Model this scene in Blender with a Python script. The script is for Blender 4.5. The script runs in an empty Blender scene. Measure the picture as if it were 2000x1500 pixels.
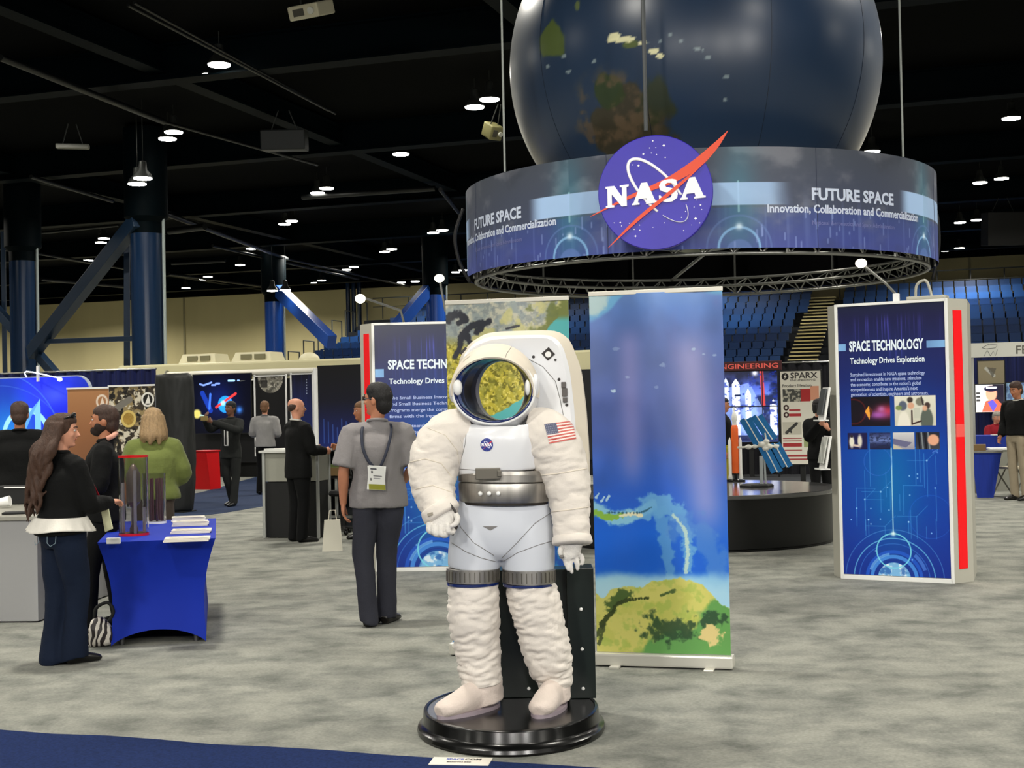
import bpy, bmesh, math, random
import numpy as np
from mathutils import Vector, Matrix, Euler
PI = math.pi
R = math.radians
sc = bpy.context.scene
C = sc.collection
random.seed(7)

# ------------------------------------------------------------------ camera
F = 2700.0; CAMH = 1.58
CP = math.atan(49 / F); CR = R(1.17)
cd = bpy.data.cameras.new('camera'); cam = bpy.data.objects.new('camera', cd); C.objects.link(cam)
cd.sensor_width = 36.0; cd.lens = 36.0 * F / 2000; cd.clip_end = 400
cam.location = (0, 0, CAMH)
RM = Matrix.Rotation(PI / 2 + CP, 3, 'X') @ Matrix.Rotation(-CR, 3, 'Z')
cam.rotation_euler = RM.to_euler()
sc.camera = cam

def ray(px, py):
    return RM @ Vector((px - 1000, 750 - py, -F))
def at(px, py, Y):
    """world point seen at a picture position, at distance Y into the hall"""
    d = ray(px, py); return Vector((0, 0, CAMH)) + d * (Y / d.y)
def gp(px, py, z=0.0):
    d = ray(px, py); return Vector((0, 0, CAMH)) + d * ((z - CAMH) / d.z)

# ------------------------------------------------------------------ colour and materials
def lin(c):
    return tuple((x / 12.92 if x <= 0.04045 else ((x + 0.055) / 1.055) ** 2.4) for x in c)
def rgb(r, g, b):
    return lin((r / 255, g / 255, b / 255)) + (1.0,)
MC = {}
def mat(name, col=(128, 128, 128), rough=0.6, metal=0.0, emit=0.0, noise=0.0, nscale=8.0, bump=0.0, bscale=60.0,
        trans=0.0, coat=0.0, sheen=0.0, attr=None, ior=1.45, spec=0.5, stretch=(1, 1, 1), alpha=1.0):
    if name in MC: return MC[name]
    m = bpy.data.materials.new(name); m.use_nodes = True
    nt = m.node_tree; b = nt.nodes['Principled BSDF']
    b.inputs['Base Color'].default_value = rgb(*col)
    b.inputs['Roughness'].default_value = rough
    b.inputs['Metallic'].default_value = metal
    b.inputs['IOR'].default_value = ior
    b.inputs['Specular IOR Level'].default_value = spec
    b.inputs['Transmission Weight'].default_value = trans
    b.inputs['Coat Weight'].default_value = coat
    b.inputs['Coat Roughness'].default_value = 0.15
    b.inputs['Sheen Weight'].default_value = sheen
    b.inputs['Alpha'].default_value = alpha
    tc = nt.nodes.new('ShaderNodeTexCoord'); mp = nt.nodes.new('ShaderNodeMapping')
    mp.inputs['Scale'].default_value = stretch
    nt.links.new(tc.outputs['Object'], mp.inputs['Vector'])
    src = None
    if attr:
        a = nt.nodes.new('ShaderNodeVertexColor'); a.layer_name = attr; src = a.outputs['Color']
        nt.links.new(src, b.inputs['Base Color'])
    if noise:
        n = nt.nodes.new('ShaderNodeTexNoise'); n.inputs['Scale'].default_value = nscale; n.inputs['Detail'].default_value = 5
        nt.links.new(mp.outputs['Vector'], n.inputs['Vector'])
        mx = nt.nodes.new('ShaderNodeMix'); mx.data_type = 'RGBA'; mx.blend_type = 'MULTIPLY'; mx.inputs[0].default_value = 1
        rp = nt.nodes.new('ShaderNodeValToRGB')
        rp.color_ramp.elements[0].position = 0.3; rp.color_ramp.elements[1].position = 0.7
        lo = 1 - noise; rp.color_ramp.elements[0].color = (lo, lo, lo, 1); rp.color_ramp.elements[1].color = (1, 1, 1, 1)
        nt.links.new(n.outputs['Fac'], rp.inputs['Fac'])
        if src: nt.links.new(src, mx.inputs[6])
        else: mx.inputs[6].default_value = rgb(*col)
        nt.links.new(rp.outputs['Color'], mx.inputs[7])
        nt.links.new(mx.outputs[2], b.inputs['Base Color'])
        src = mx.outputs[2]
    if bump:
        n2 = nt.nodes.new('ShaderNodeTexNoise'); n2.inputs['Scale'].default_value = bscale; n2.inputs['Detail'].default_value = 4
        nt.links.new(mp.outputs['Vector'], n2.inputs['Vector'])
        bp = nt.nodes.new('ShaderNodeBump'); bp.inputs['Strength'].default_value = bump; bp.inputs['Distance'].default_value = 0.02
        nt.links.new(n2.outputs['Fac'], bp.inputs['Height']); nt.links.new(bp.outputs['Normal'], b.inputs['Normal'])
    if emit:
        b.inputs['Emission Strength'].default_value = emit
        b.inputs['Emission Color'].default_value = rgb(*col)
        if src: nt.links.new(src, b.inputs['Emission Color'])
    MC[name] = m
    return m

# ------------------------------------------------------------------ objects
def put(o, parent=None, label=None, cat=None, group=None, kind=None):
    if parent is not None: o.parent = parent
    if label: o['label'] = label
    if cat: o['category'] = cat
    if group: o['group'] = group
    if kind: o['kind'] = kind
    return o
def thing(name, label, cat, loc=(0, 0, 0), rotz=0.0, group=None, rot=None):
    o = bpy.data.objects.new(name, None); C.objects.link(o); o.empty_display_size = 0.1
    o.location = loc; o.rotation_euler = rot if rot is not None else (0, 0, rotz)
    return put(o, None, label, cat, group)
def obj(name, me, m, parent=None, smooth=False, **k):
    if isinstance(me, bmesh.types.BMesh):
        bm = me; me = bpy.data.meshes.new(name); bm.to_mesh(me); bm.free()
    o = bpy.data.objects.new(name, me); C.objects.link(o)
    if m is not None:
        me.materials.clear()
        for q in (m if isinstance(m, (list, tuple)) else [m]): me.materials.append(q)
    if smooth is True:
        me.polygons.foreach_set('use_smooth', [True] * len(me.polygons))
    elif smooth:
        me.polygons.foreach_set('use_smooth', [True] * len(me.polygons)); me.set_sharp_from_angle(angle=R(smooth))
    return put(o, parent, **k)
def struct(name, me, m, **k):
    return obj(name, me, m, kind='structure', **k)
def dup(root, loc=None, rotz=None, label=None, group=None, scale=None):
    def cp(o, par):
        c = o.copy(); C.objects.link(c); c.parent = par
        for ch in o.children: cp(ch, c)
        return c
    r = cp(root, None)
    if loc is not None: r.location = loc
    if rotz is not None: r.rotation_euler = (0, 0, rotz)
    if scale is not None: r.scale = (scale,) * 3
    if label: r['label'] = label
    if group: r['group'] = group
    return r

def BM(): return bmesh.new()
def box(bm, c, s, rz=0.0, bev=0.0, rot=None):
    """box centred on c with full sizes s"""
    r = rot if rot is not None else Matrix.Rotation(rz, 4, 'Z')
    g = bmesh.ops.create_cube(bm, size=1.0)['verts']
    bmesh.ops.transform(bm, matrix=Matrix.Translation(c) @ r @ Matrix.Diagonal((s[0], s[1], s[2], 1)), verts=g)
    if bev:
        es = list({e for v in g for e in v.link_edges})
        bmesh.ops.bevel(bm, geom=es, offset=bev, segments=2, affect='EDGES', profile=0.6)
    return bm
def tube(bm, pts, rad, seg=12, cap=True, ref=None, sm=0, closed=False):
    """swept tube; rad = radius, list of radii or list of (side, front) pairs"""
    pts = [Vector(p) for p in pts]
    if not isinstance(rad, (list, tuple)): rad = [rad] * len(pts)
    rad = [(r, r) if not isinstance(r, (list, tuple)) else tuple(r) for r in rad]
    if sm and len(pts) > 2: pts, rad = spline(pts, rad, sm)
    n = len(pts); rings = []
    ref = Vector(ref) if ref is not None else None
    prev = None
    for i, p in enumerate(pts):
        if closed: t = pts[(i + 1) % n] - pts[i - 1]
        else: t = pts[min(i + 1, n - 1)] - pts[max(i - 1, 0)]
        t.normalize()
        if ref is not None: e1 = ref - t * ref.dot(t)
        elif prev is None:
            a = Vector((1, 0, 0)) if abs(t.x) < 0.8 else Vector((0, 1, 0)); e1 = a - t * a.dot(t)
        else: e1 = prev - t * prev.dot(t)
        e1.normalize(); prev = e1; e2 = t.cross(e1)
        a, b = rad[i]
        rings.append([bm.verts.new(p + e1 * (a * math.cos(2 * PI * k / seg)) + e2 * (b * math.sin(2 * PI * k / seg))) for k in range(seg)])
    m = n if closed else n - 1
    for i in range(m):
        A, B = rings[i], rings[(i + 1) % n]
        for k in range(seg):
            bm.faces.new((A[k], A[(k + 1) % seg], B[(k + 1) % seg], B[k]))
    if cap and not closed:
        bm.faces.new(rings[0][::-1]); bm.faces.new(rings[-1])
    return rings
def spline(pts, rad, k):
    n = len(pts); P, Q = [], []
    def cr(a, b, c, d, t): return 0.5 * ((2 * b) + (c - a) * t + (2 * a - 5 * b + 4 * c - d) * t * t + (3 * b - a - 3 * c + d) * t ** 3)
    for i in range(n - 1):
        i0, i3 = max(i - 1, 0), min(i + 2, n - 1)
        for j in range(k):
            t = j / k
            P.append(Vector([cr(pts[i0][x], pts[i][x], pts[i + 1][x], pts[i3][x], t) for x in range(3)]))
            Q.append(tuple(max(1e-4, cr(rad[i0][x], rad[i][x], rad[i + 1][x], rad[i3][x], t)) for x in range(2)))
    P.append(pts[-1]); Q.append(rad[-1]); return P, Q
def cyl(bm, p0, p1, r, seg=16, r2=None):
    tube(bm, [p0, p1], [r, r if r2 is None else r2], seg); return bm
def ell(bm, c, r, seg=20, rot=None):
    g = bmesh.ops.create_uvsphere(bm, u_segments=seg, v_segments=max(8, seg * 2 // 3), radius=1.0)['verts']
    if not isinstance(r, (list, tuple)): r = (r, r, r)
    mt = Matrix.Translation(c) @ (rot.to_4x4() if rot is not None else Matrix.Identity(4)) @ Matrix.Diagonal((r[0], r[1], r[2], 1))
    bmesh.ops.transform(bm, matrix=mt, verts=g); return bm
def lathe(bm, prof, seg=48, c=(0, 0, 0)):
    """profile of (radius, z) turned around z"""
    c = Vector(c); rings = []
    for r, z in prof:
        if r < 1e-5: rings.append([bm.verts.new(c + Vector((0, 0, z)))])
        else: rings.append([bm.verts.new(c + Vector((r * math.cos(2 * PI * k / seg), r * math.sin(2 * PI * k / seg), z))) for k in range(seg)])
    for A, B in zip(rings, rings[1:]):
        for k in range(seg):
            k2 = (k + 1) % seg
            if len(A) == 1 and len(B) == 1: continue
            if len(A) == 1: bm.faces.new((A[0], B[k2], B[k]))
            elif len(B) == 1: bm.faces.new((A[k], A[k2], B[0]))
            else: bm.faces.new((A[k], A[k2], B[k2], B[k]))
    return bm
def prism(bm, pts, z0, z1):
    a = [bm.verts.new((x, y, z0)) for x, y in pts]; b = [bm.verts.new((x, y, z1)) for x, y in pts]
    n = len(pts); bm.faces.new(a[::-1]); bm.faces.new(b)
    for i in range(n): bm.faces.new((a[i], a[(i + 1) % n], b[(i + 1) % n], b[i]))
    return bm
def plate(bm, pts, y0, y1):
    """outline in the xz plane given thickness along y (y0 is the face towards the viewer)"""
    a = [bm.verts.new((x, y0, z)) for x, z in pts]; b = [bm.verts.new((x, y1, z)) for x, z in pts]
    n = len(pts); bm.faces.new(a); bm.faces.new(b[::-1])
    for i in range(n): bm.faces.new((a[i], b[i], b[(i + 1) % n], a[(i + 1) % n]))
    return bm
def cutout(bm, pts, y0, y1):
    """as plate, for concave outlines"""
    from mathutils.geometry import tessellate_polygon
    a = [bm.verts.new((x, y0, z)) for x, z in pts]; b = [bm.verts.new((x, y1, z)) for x, z in pts]; n = len(pts)
    for t in tessellate_polygon([[Vector((x, z, 0)) for x, z in pts]]):
        for q, s in ((a, -1), (b, 1)):
            f = bm.faces.new([q[i] for i in t]); f.normal_update()
            if f.normal.y * s < 0: f.normal_flip()
    for i in range(n): bm.faces.new((a[i], b[i], b[(i + 1) % n], a[(i + 1) % n]))
    return bm
def hexa(bm, q0, q1):
    """eight-cornered block from two quads"""
    a = [bm.verts.new(p) for p in q0]; b = [bm.verts.new(p) for p in q1]
    bm.faces.new(a[::-1]); bm.faces.new(b)
    for i in range(4): bm.faces.new((a[i], a[(i + 1) % 4], b[(i + 1) % 4], b[i]))
    return bm
def fixn(bm): bmesh.ops.recalc_face_normals(bm, faces=bm.faces[:]); return bm

# ------------------------------------------------------------------ noise on numpy arrays
def _h(x, y, z, s):
    n = (x * 374761393 + y * 668265263 + z * 2147483647 + s * 1274126177) & 0xffffffff
    n = ((n ^ (n >> 13)) * 1274126177) & 0xffffffff
    return ((n ^ (n >> 16)) & 0xffff) / 65535.0
def vnoise(x, y, z, s=0):
    xi, yi, zi = np.floor(x).astype(np.int64), np.floor(y).astype(np.int64), np.floor(z).astype(np.int64)
    fx, fy, fz = x - xi, y - yi, z - zi
    fx, fy, fz = fx * fx * (3 - 2 * fx), fy * fy * (3 - 2 * fy), fz * fz * (3 - 2 * fz)
    r = 0
    for a in (0, 1):
        for b in (0, 1):
            for c in (0, 1):
                w = (fx if a else 1 - fx) * (fy if b else 1 - fy) * (fz if c else 1 - fz)
                r = r + w * _h(xi + a, yi + b, zi + c, s)
    return r
def fbm(x, y, z=None, s=0, o=4):
    z = np.zeros_like(x) if z is None else z
    r, a, t = 0, 1.0, 0
    for i in range(o):
        r = r + a * vnoise(x, y, z, s + i * 17); t += a; a *= 0.5; x, y, z = x * 2.03, y * 2.03, z * 2.03
    return r / t
def sstep(a, b, x):
    t = np.clip((x - a) / (b - a), 0, 1); return t * t * (3 - 2 * t)

def crumple(me, amp, scale, seed=1, st=(1, 1, 1), ridge=False):
    n = len(me.vertices); co = np.empty(n * 3); me.vertices.foreach_get('co', co); co = co.reshape(-1, 3)
    no = np.empty(n * 3); me.vertices.foreach_get('normal', no); no = no.reshape(-1, 3)
    f = fbm(co[:, 0] * scale * st[0] + 50, co[:, 1] * scale * st[1] + 50, co[:, 2] * scale * st[2] + 50, seed, 3)
    f = (np.abs(f - 0.5) * 4 - 0.6) if ridge else (f - 0.5) * 2
    co += no * (f * amp)[:, None]
    me.vertices.foreach_set('co', co.ravel()); me.update(); return me
def fuse(bm, vox=0.012, it=4, fold=None, fac=0.5):
    """join the closed shapes of a bmesh into one continuous skin"""
    me = bpy.data.meshes.new('t'); bm.to_mesh(me); bm.free()
    o = bpy.data.objects.new('t', me); C.objects.link(o)
    md = o.modifiers.new('r', 'REMESH'); md.mode = 'VOXEL'; md.voxel_size = vox
    if it:
        s = o.modifiers.new('s', 'SMOOTH'); s.iterations = it; s.factor = fac
    dg = bpy.context.evaluated_depsgraph_get()
    r = bpy.data.meshes.new_from_object(o.evaluated_get(dg))
    bpy.data.objects.remove(o); bpy.data.meshes.remove(me)
    r.polygons.foreach_set('use_smooth', [True] * len(r.polygons))
    if fold: crumple(r, *fold)
    return r

# ------------------------------------------------------------------ printed artwork: a numpy canvas carried by a fine grid
class Cv:
    """x runs 0..1 left to right, y runs 0..asp downwards (both in widths)"""
    def __init__(s, w, asp, col=(0, 0, 0)):
        s.w = w; s.h = max(2, int(round(w * asp))); s.asp = asp
        s.X, s.Y = np.meshgrid(np.linspace(0, 1, s.w), np.linspace(0, asp, s.h))
        s.c = np.ones((s.h, s.w, 3)) * np.array(col) / 255.0; s.e = 1.2 / w
    def mix(s, m, col):
        m = np.clip(m, 0, 1)[..., None]; s.c = s.c * (1 - m) + np.array(col) / 255.0 * m; return s
    def grad(s, stops):
        ys = [a for a, _ in stops]
        for k in range(3): s.c[..., k] = np.interp(s.Y, ys, [c[k] / 255 for _, c in stops])
        return s
    def n(s, sx, sy=None, seed=0, o=4): return fbm(s.X * sx + 11, s.Y * (sy or sx) + 7, None, seed, o)
    def disc(s, x, y, r, col, a=1.0, soft=None, ry=None):
        d = np.hypot(s.X - x, (s.Y - y) * (r / (ry or r))); q = soft or s.e
        return s.mix(a * (1 - sstep(r - q, r + q, d)), col)
    def glow(s, x, y, r, col, a=1.0, ry=None):
        d = np.hypot(s.X - x, (s.Y - y) * (r / (ry or r))); return s.mix(a * np.exp(-(d / r) ** 2), col)
    def ring(s, x, y, r, wd, col, a=1.0, a0=None, a1=None):
        d = np.abs(np.hypot(s.X - x, s.Y - y) - r); m = 1 - sstep(wd / 2, wd / 2 + s.e, d)
        if a0 is not None:
            th = (np.degrees(np.arctan2(-(s.Y - y), s.X - x)) - a0) % 360; m = m * (th <= (a1 - a0))
        return s.mix(a * m, col)
    def line(s, x0, y0, x1, y1, wd, col, a=1.0):
        dx, dy = x1 - x0, y1 - y0; L = dx * dx + dy * dy + 1e-12
        t = np.clip(((s.X - x0) * dx + (s.Y - y0) * dy) / L, 0, 1)
        d = np.hypot(s.X - x0 - t * dx, s.Y - y0 - t * dy)
        return s.mix(a * (1 - sstep(wd / 2, wd / 2 + s.e, d)), col)
    def rect(s, x0, y0, x1, y1, col, a=1.0):
        m = sstep(x0 - s.e / 2, x0 + s.e / 2, s.X) * (1 - sstep(x1 - s.e / 2, x1 + s.e / 2, s.X)) * sstep(y0 - s.e / 2, y0 + s.e / 2, s.Y) * (1 - sstep(y1 - s.e / 2, y1 + s.e / 2, s.Y))
        return s.mix(a * m, col)
    def inpoly(s, pts):
        m = np.zeros(s.X.shape, bool); n = len(pts)
        for i in range(n):
            (x0, y0), (x1, y1) = pts[i], pts[(i + 1) % n]
            if y0 == y1: continue
            c = ((y0 > s.Y) != (y1 > s.Y)) & (s.X < (x1 - x0) * (s.Y - y0) / (y1 - y0) + x0); m ^= c
        return m
    def poly(s, pts, col, a=1.0): return s.mix(a * s.inpoly(pts), col)
    def sub(s, x0, y0, x1, y1, fn):
        """run fn(canvas in local 0..1 units) and paste it into a box"""
        q = Cv(max(4, int((x1 - x0) * s.w)), (y1 - y0) / (x1 - x0)); fn(q)
        i0, j0 = int(round(y0 * s.w)), int(round(x0 * s.w)); hh = min(q.h, s.h - i0); ww = min(q.w, s.w - j0)
        s.c[i0:i0 + hh, j0:j0 + ww] = q.c[:hh, :ww]; return s
def grid_mesh(name, cv, fn):
    """fn(u 0..1, v 0..1 downwards) -> xyz arrays; colours from the canvas"""
    h, w = cv.h, cv.w
    U, V = np.meshgrid(np.linspace(0, 1, w), np.linspace(0, 1, h))
    co = np.stack(fn(U, V), -1).reshape(-1, 3)
    idx = np.arange(h * w).reshape(h, w)
    q = np.stack([idx[1:, :-1], idx[1:, 1:], idx[:-1, 1:], idx[:-1, :-1]], -1).reshape(-1, 4)
    me = bpy.data.meshes.new(name)
    me.vertices.add(h * w); me.vertices.foreach_set('co', co.ravel())
    me.loops.add(q.size); me.loops.foreach_set('vertex_index', q.ravel())
    me.polygons.add(len(q)); me.polygons.foreach_set('loop_start', np.arange(0, q.size, 4)); me.polygons.foreach_set('loop_total', np.full(len(q), 4))
    me.update(calc_edges=True)
    s = np.clip(cv.c.reshape(-1, 3), 0, 1)
    l = np.where(s <= 0.04045, s / 12.92, ((s + 0.055) / 1.055) ** 2.4)
    a = me.color_attributes.new('print', 'FLOAT_COLOR', 'POINT')
    a.data.foreach_set('color', np.concatenate([l, np.ones((len(l), 1))], 1).ravel())
    me.polygons.foreach_set('use_smooth', [True] * len(me.polygons))
    return me
def flat_print(name, cv, x0, x1, z0, z1, y, m, parent, **k):
    me = grid_mesh(name, cv, lambda U, V: (x0 + (x1 - x0) * U, np.full_like(U, y), z1 + (z0 - z1) * V))
    return obj(name, me, m, parent, **k)
def text_mesh(s, size, bold=0.0, width=None, align='LEFT', squeeze=None, depth=0.0, spacing=1.0, res=2):
    cu = bpy.data.curves.new('t', 'FONT'); cu.body = s; cu.size = size; cu.offset = bold; cu.align_x = align
    cu.resolution_u = res; cu.space_character = spacing; cu.extrude = depth
    o = bpy.data.objects.new('t', cu); C.objects.link(o)
    me = bpy.data.meshes.new_from_object(o.evaluated_get(bpy.context.evaluated_depsgraph_get()))
    bpy.data.objects.remove(o); bpy.data.curves.remove(cu)
    n = len(me.vertices); co = np.empty(n * 3); me.vertices.foreach_get('co', co); co = co.reshape(-1, 3)
    if width and n:
        w = co[:, 0].max() - co[:, 0].min(); co[:, 0] *= width / w
        if align == 'LEFT': co[:, 0] -= co[:, 0].min()
    if squeeze: co[:, 0] *= squeeze
    return me, co
def text_on(name, s, size, x, z, y, m, parent, bold=0.0, width=None, align='LEFT', squeeze=None, bend=None, depth=0.0, **k):
    """lettering lying in a plane facing -y (or bent by a function)"""
    me, co = text_mesh(s, size, bold, width, align, squeeze, depth)
    if bend: co = bend(co[:, 0] + x, co[:, 1] + z, co[:, 2])
    else: co = np.stack([co[:, 0] + x, y - co[:, 2], co[:, 1] + z], -1)
    me.vertices.foreach_set('co', co.ravel()); me.update()
    return obj(name, me, m, parent, **k)
PRINT = mat('printed_vinyl', rough=0.45, attr='print')
PRINTG = mat('printed_gloss', rough=0.3, attr='print', coat=0.25)
def _vm(a, b): return Vector((a.x * b.x, a.y * b.y, a.z * b.z))
# ------------------------------------------------------------------ hall frame (the hall's own grid is turned against the view)
HR = -0.3207
HA = Vector((math.cos(HR), math.sin(HR), 0)); HB = Vector((-math.sin(HR), math.cos(HR), 0))
def hw(a, b, z=0.0):
    v = HA * a + HB * b; v.z = z; return v
def lp(px, py, o, rz, y=0.0):
    """local x,z on the plane local-y = y of a thing standing at o turned by rz"""
    n = Vector((-math.sin(rz), math.cos(rz), 0)); t = Vector((math.cos(rz), math.sin(rz), 0))
    c = Vector((0, 0, CAMH)); d = ray(px, py); o = Vector(o)
    k = (y - (c - o).dot(n)) / d.dot(n); p = c + d * k - o
    return p.dot(t), p.z
def hl(px, py, b): return lp(px, py, (0, 0, 0), HR, b)

# ------------------------------------------------------------------ floor, carpets, walls, ceiling
def floor_mat():
    m = mat('grey_hall_carpet', (188, 186, 174), rough=0.95, spec=0.2)
    nt = m.node_tree; b = nt.nodes['Principled BSDF']
    tc = nt.nodes.new('ShaderNodeTexCoord')
    n1 = nt.nodes.new('ShaderNodeTexNoise'); n1.inputs['Scale'].default_value = 2.6; n1.inputs['Detail'].default_value = 7; n1.inputs['Roughness'].default_value = 0.62; n1.inputs['Distortion'].default_value = 0.2
    n2 = nt.nodes.new('ShaderNodeTexNoise'); n2.inputs['Scale'].default_value = 55; n2.inputs['Detail'].default_value = 4
    r1 = nt.nodes.new('ShaderNodeValToRGB'); e = r1.color_ramp.elements
    e[0].position = 0.33; e[0].color = rgb(100, 102, 96); e[1].position = 0.62; e[1].color = rgb(144, 144, 135)
    k = e.new(0.46); k.color = rgb(124, 125, 118)
    mx = nt.nodes.new('ShaderNodeMix'); mx.data_type = 'RGBA'; mx.blend_type = 'OVERLAY'; mx.inputs[0].default_value = 0.35
    for n in (n1, n2): nt.links.new(tc.outputs['Object'], n.inputs['Vector'])
    nt.links.new(n1.outputs['Fac'], r1.inputs['Fac']); nt.links.new(r1.outputs['Color'], mx.inputs[6]); nt.links.new(n2.outputs['Fac'], mx.inputs[7])
    nt.links.new(mx.outputs[2], b.inputs['Base Color'])
    return m
BLUEC = mat('blue_aisle_carpet', (30, 48, 96), rough=0.95, spec=0.15, noise=0.45, nscale=70, bump=0.5, bscale=250)
SLATEC = mat('slate_aisle_carpet', (44, 56, 82), rough=0.95, spec=0.15, noise=0.25, nscale=20)
bm = BM(); box(bm, (0, 40, -0.1), (120, 130, 0.2)); struct('floor', bm, floor_mat())

bm = BM(); p0 = Vector((-2.61, 7.05, 0)); p1 = Vector((0.40, 6.05, 0)); d = (p1 - p0).normalized(); nn = Vector((d.y, -d.x, 0))
q = []
for k in range(61):
    p = p0 + d * (-9 + 18 * k / 60) + nn * (0.012 * math.sin(k * 1.7) + 0.008 * math.sin(k * 4.1)); q.append(p)
prism(bm, [(p.x, p.y) for p in q] + [(q[-1] + nn * 3).to_tuple()[:2], (q[0] + nn * 3).to_tuple()[:2]], 0.0, 0.005)
fixn(bm)
obj('aisle_carpet', bm, BLUEC, label='dark blue aisle carpet strip along the bottom left in front of the spacesuit', cat='carpet')
bm = BM()
qa = [gp(300, 1018), gp(432, 1003), gp(640, 968), gp(640, 925), gp(505, 930), gp(392, 962), gp(250, 985)]
prism(bm, [(p.x, p.y) for p in qa][::1], 0.0, 0.003); fixn(bm)
obj('aisle_carpet', bm, SLATEC, label='slate blue aisle carpet under the man photographing with a phone', cat='carpet')

WALLM = mat('beige_wall', (206, 194, 146), rough=0.85, noise=0.12, nscale=0.5, stretch=(1, 1, 0.15))
BLACK = mat('black_ceiling', (3, 4, 4), rough=0.9, spec=0.05)
BB = 75.3
def hbox(name, a0, a1, b0, b1, z0, z1, m, kind='structure', **k):
    bm = BM(); box(bm, (0, 0, 0), (a1 - a0, b1 - b0, z1 - z0))
    o = obj(name, bm, m, **k); o.location = hw((a0 + a1) / 2, (b0 + b1) / 2, (z0 + z1) / 2); o.rotation_euler = (0, 0, HR)
    if kind: o['kind'] = kind
    return o
hbox('wall_back', -75, 45, BB, BB + 0.3, 0, 9.6, WALLM)
hbox('wall_right', 44.7, 45, -25, BB, 0, 9.6, mat('dark_wall', (70, 66, 55), rough=0.9))
hbox('wall_left', -75, -74.7, -25, BB, 0, 9.6, WALLM)
hbox('ceiling', -75, 45, -25, BB + 0.3, 9.6, 9.8, BLACK)
hbox('trim_1', -75, 45, BB - 0.5, BB, 8.95, 9.6, BLACK)
for i, a in enumerate((-58, -46.5, -35.2, -24, -12, 0, 11.5)):
    hbox('trim_%d' % (i + 2), a, a + 0.12, BB - 0.06, BB, 0, 8.95, mat('wall_seam', (150, 142, 110), rough=0.8))

# ------------------------------------------------------------------ steel of the roof
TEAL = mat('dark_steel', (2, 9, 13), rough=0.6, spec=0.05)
TEAL2 = mat('dim_steel', (12, 15, 16), rough=0.45)
NAVY = mat('navy_painted_steel', (16, 38, 66), rough=0.25, spec=0.6)
BLUEP = mat('blue_painted_steel', (22, 66, 146), rough=0.3, spec=0.6)
tn = 0
def girder(a0, b0, a1, b1, z, w, h, m=TEAL, flange=True):
    global tn; tn += 1
    p, q = hw(a0, b0, z), hw(a1, b1, z); L = (q - p).length; an = math.atan2(q.y - p.y, q.x - p.x)
    bm = BM(); box(bm, (0, 0, 0), (L, w * 0.35 if flange else w, h))
    if flange: box(bm, (0, 0, h / 2), (L, w, 0.04)); box(bm, (0, 0, -h / 2), (L, w, 0.04))
    o = obj('trim_%d' % (tn + 20), bm, m, kind='structure'); o.location = (p + q) / 2; o.rotation_euler = (0, 0, an)
for b, z in ((17, 9.1), (26, 9.2), (35, 9.2), (44, 9.2), (53, 9.2), (62, 9.2), (70, 9.2)):
    girder(-60, b, 30, b, z, 0.5, 0.75)
for a in (-40, -27.5, -16.5, -8, 3, 14):
    girder(a, -10, a, 74, 9.25, 0.4, 0.5)
# conduits and ducts under the roof
def pipe(p, q, r, m=TEAL2, lab=None, cat='pipe', name='ceiling_pipe'):
    bm = BM(); cyl(bm, p, q, r, 10); return obj(name, bm, m, smooth=40, label=lab, cat=cat, group='conduits and pipes under the dark roof')
random.seed(3)
for (x0, y0, x1, y1, z, r) in ((250, 10, 640, 215, 8.75, .03), (262, 5, 655, 222, 8.8, .03), (0, 112, 320, 238, 8.6, .07), (320, 238, 620, 322, 8.7, .04), (60, 345, 220, 393, 8.7, .06),
                               (325, 418, 560, 505, 8.6, .09), (330, 452, 400, 443, 8.3, .12), (415, 480, 700, 545, 8.6, .06), (560, 505, 800, 560, 8.7, .06), (80, 455, 232, 440, 8.3, .05),
                               (75, 495, 245, 525, 8.6, .06), (80, 545, 250, 560, 8.5, .1), (335, 515, 440, 510, 8.5, .07), (330, 535, 520, 560, 8.6, .07), (590, 385, 850, 368, 8.8, .09), (860, 370, 900, 420, 8.7, .07)):
    pipe(gp(x0, y0, z), gp(x1, y1, z), r, TEAL2, 'thin grey pipe run under the dark ceiling', 'pipe')

# ------------------------------------------------------------------ columns and braces
def column(px, d, r, ztop, label, m, pxb=None, bright=None):
    c = at(px, 650, d)
    t = thing('steel_column', label, 'column', (c.x, d, 0)); t['kind'] = 'structure'
    bm = BM(); lathe(bm, [(0, 0), (r, 0), (r, 7.0), (0, 7.0)], 40); obj('shaft', bm, m, t, smooth=40)
    bm = BM(); lathe(bm, [(r * 1.25, 0), (r * 1.25, 0.25), (r, 0.3)], 40); obj('base_collar', bm, m, t, smooth=40)
    bm = BM(); lathe(bm, [(r + .002, 6.6), (r * 1.02, 6.9), (r * 1.35, 7.05), (r * 1.35, ztop), (0, ztop)], 40); obj('shade_sleeve', bm, TEAL, t, smooth=40)  # black sleeve stands for dark soffit and the shaft fading into shade
    bm = BM(); cyl(bm, (r + 0.06, -0.1, 0.3), (r + 0.06, -0.1, 7.0), 0.045, 10); obj('downpipe', bm, mat('white_pipe', (150, 160, 160), rough=0.35), t, smooth=40)
    return t, c
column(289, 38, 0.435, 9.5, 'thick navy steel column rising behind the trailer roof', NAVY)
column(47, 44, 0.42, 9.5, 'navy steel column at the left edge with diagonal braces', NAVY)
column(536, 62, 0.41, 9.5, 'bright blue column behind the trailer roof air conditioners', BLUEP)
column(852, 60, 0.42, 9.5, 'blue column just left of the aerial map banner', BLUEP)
def brace(p, q, w, label, m=NAVY, name='steel_brace'):
    bm = BM(); L = (q - p).length; rot = (q - p).to_track_quat('X', 'Z').to_matrix().to_4x4()
    box(bm, (p + q) / 2, (L, w * 0.7, w), rot=rot, bev=0.01)
    o = obj(name, bm, m, label=label, cat='brace'); o['kind'] = 'structure'
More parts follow.
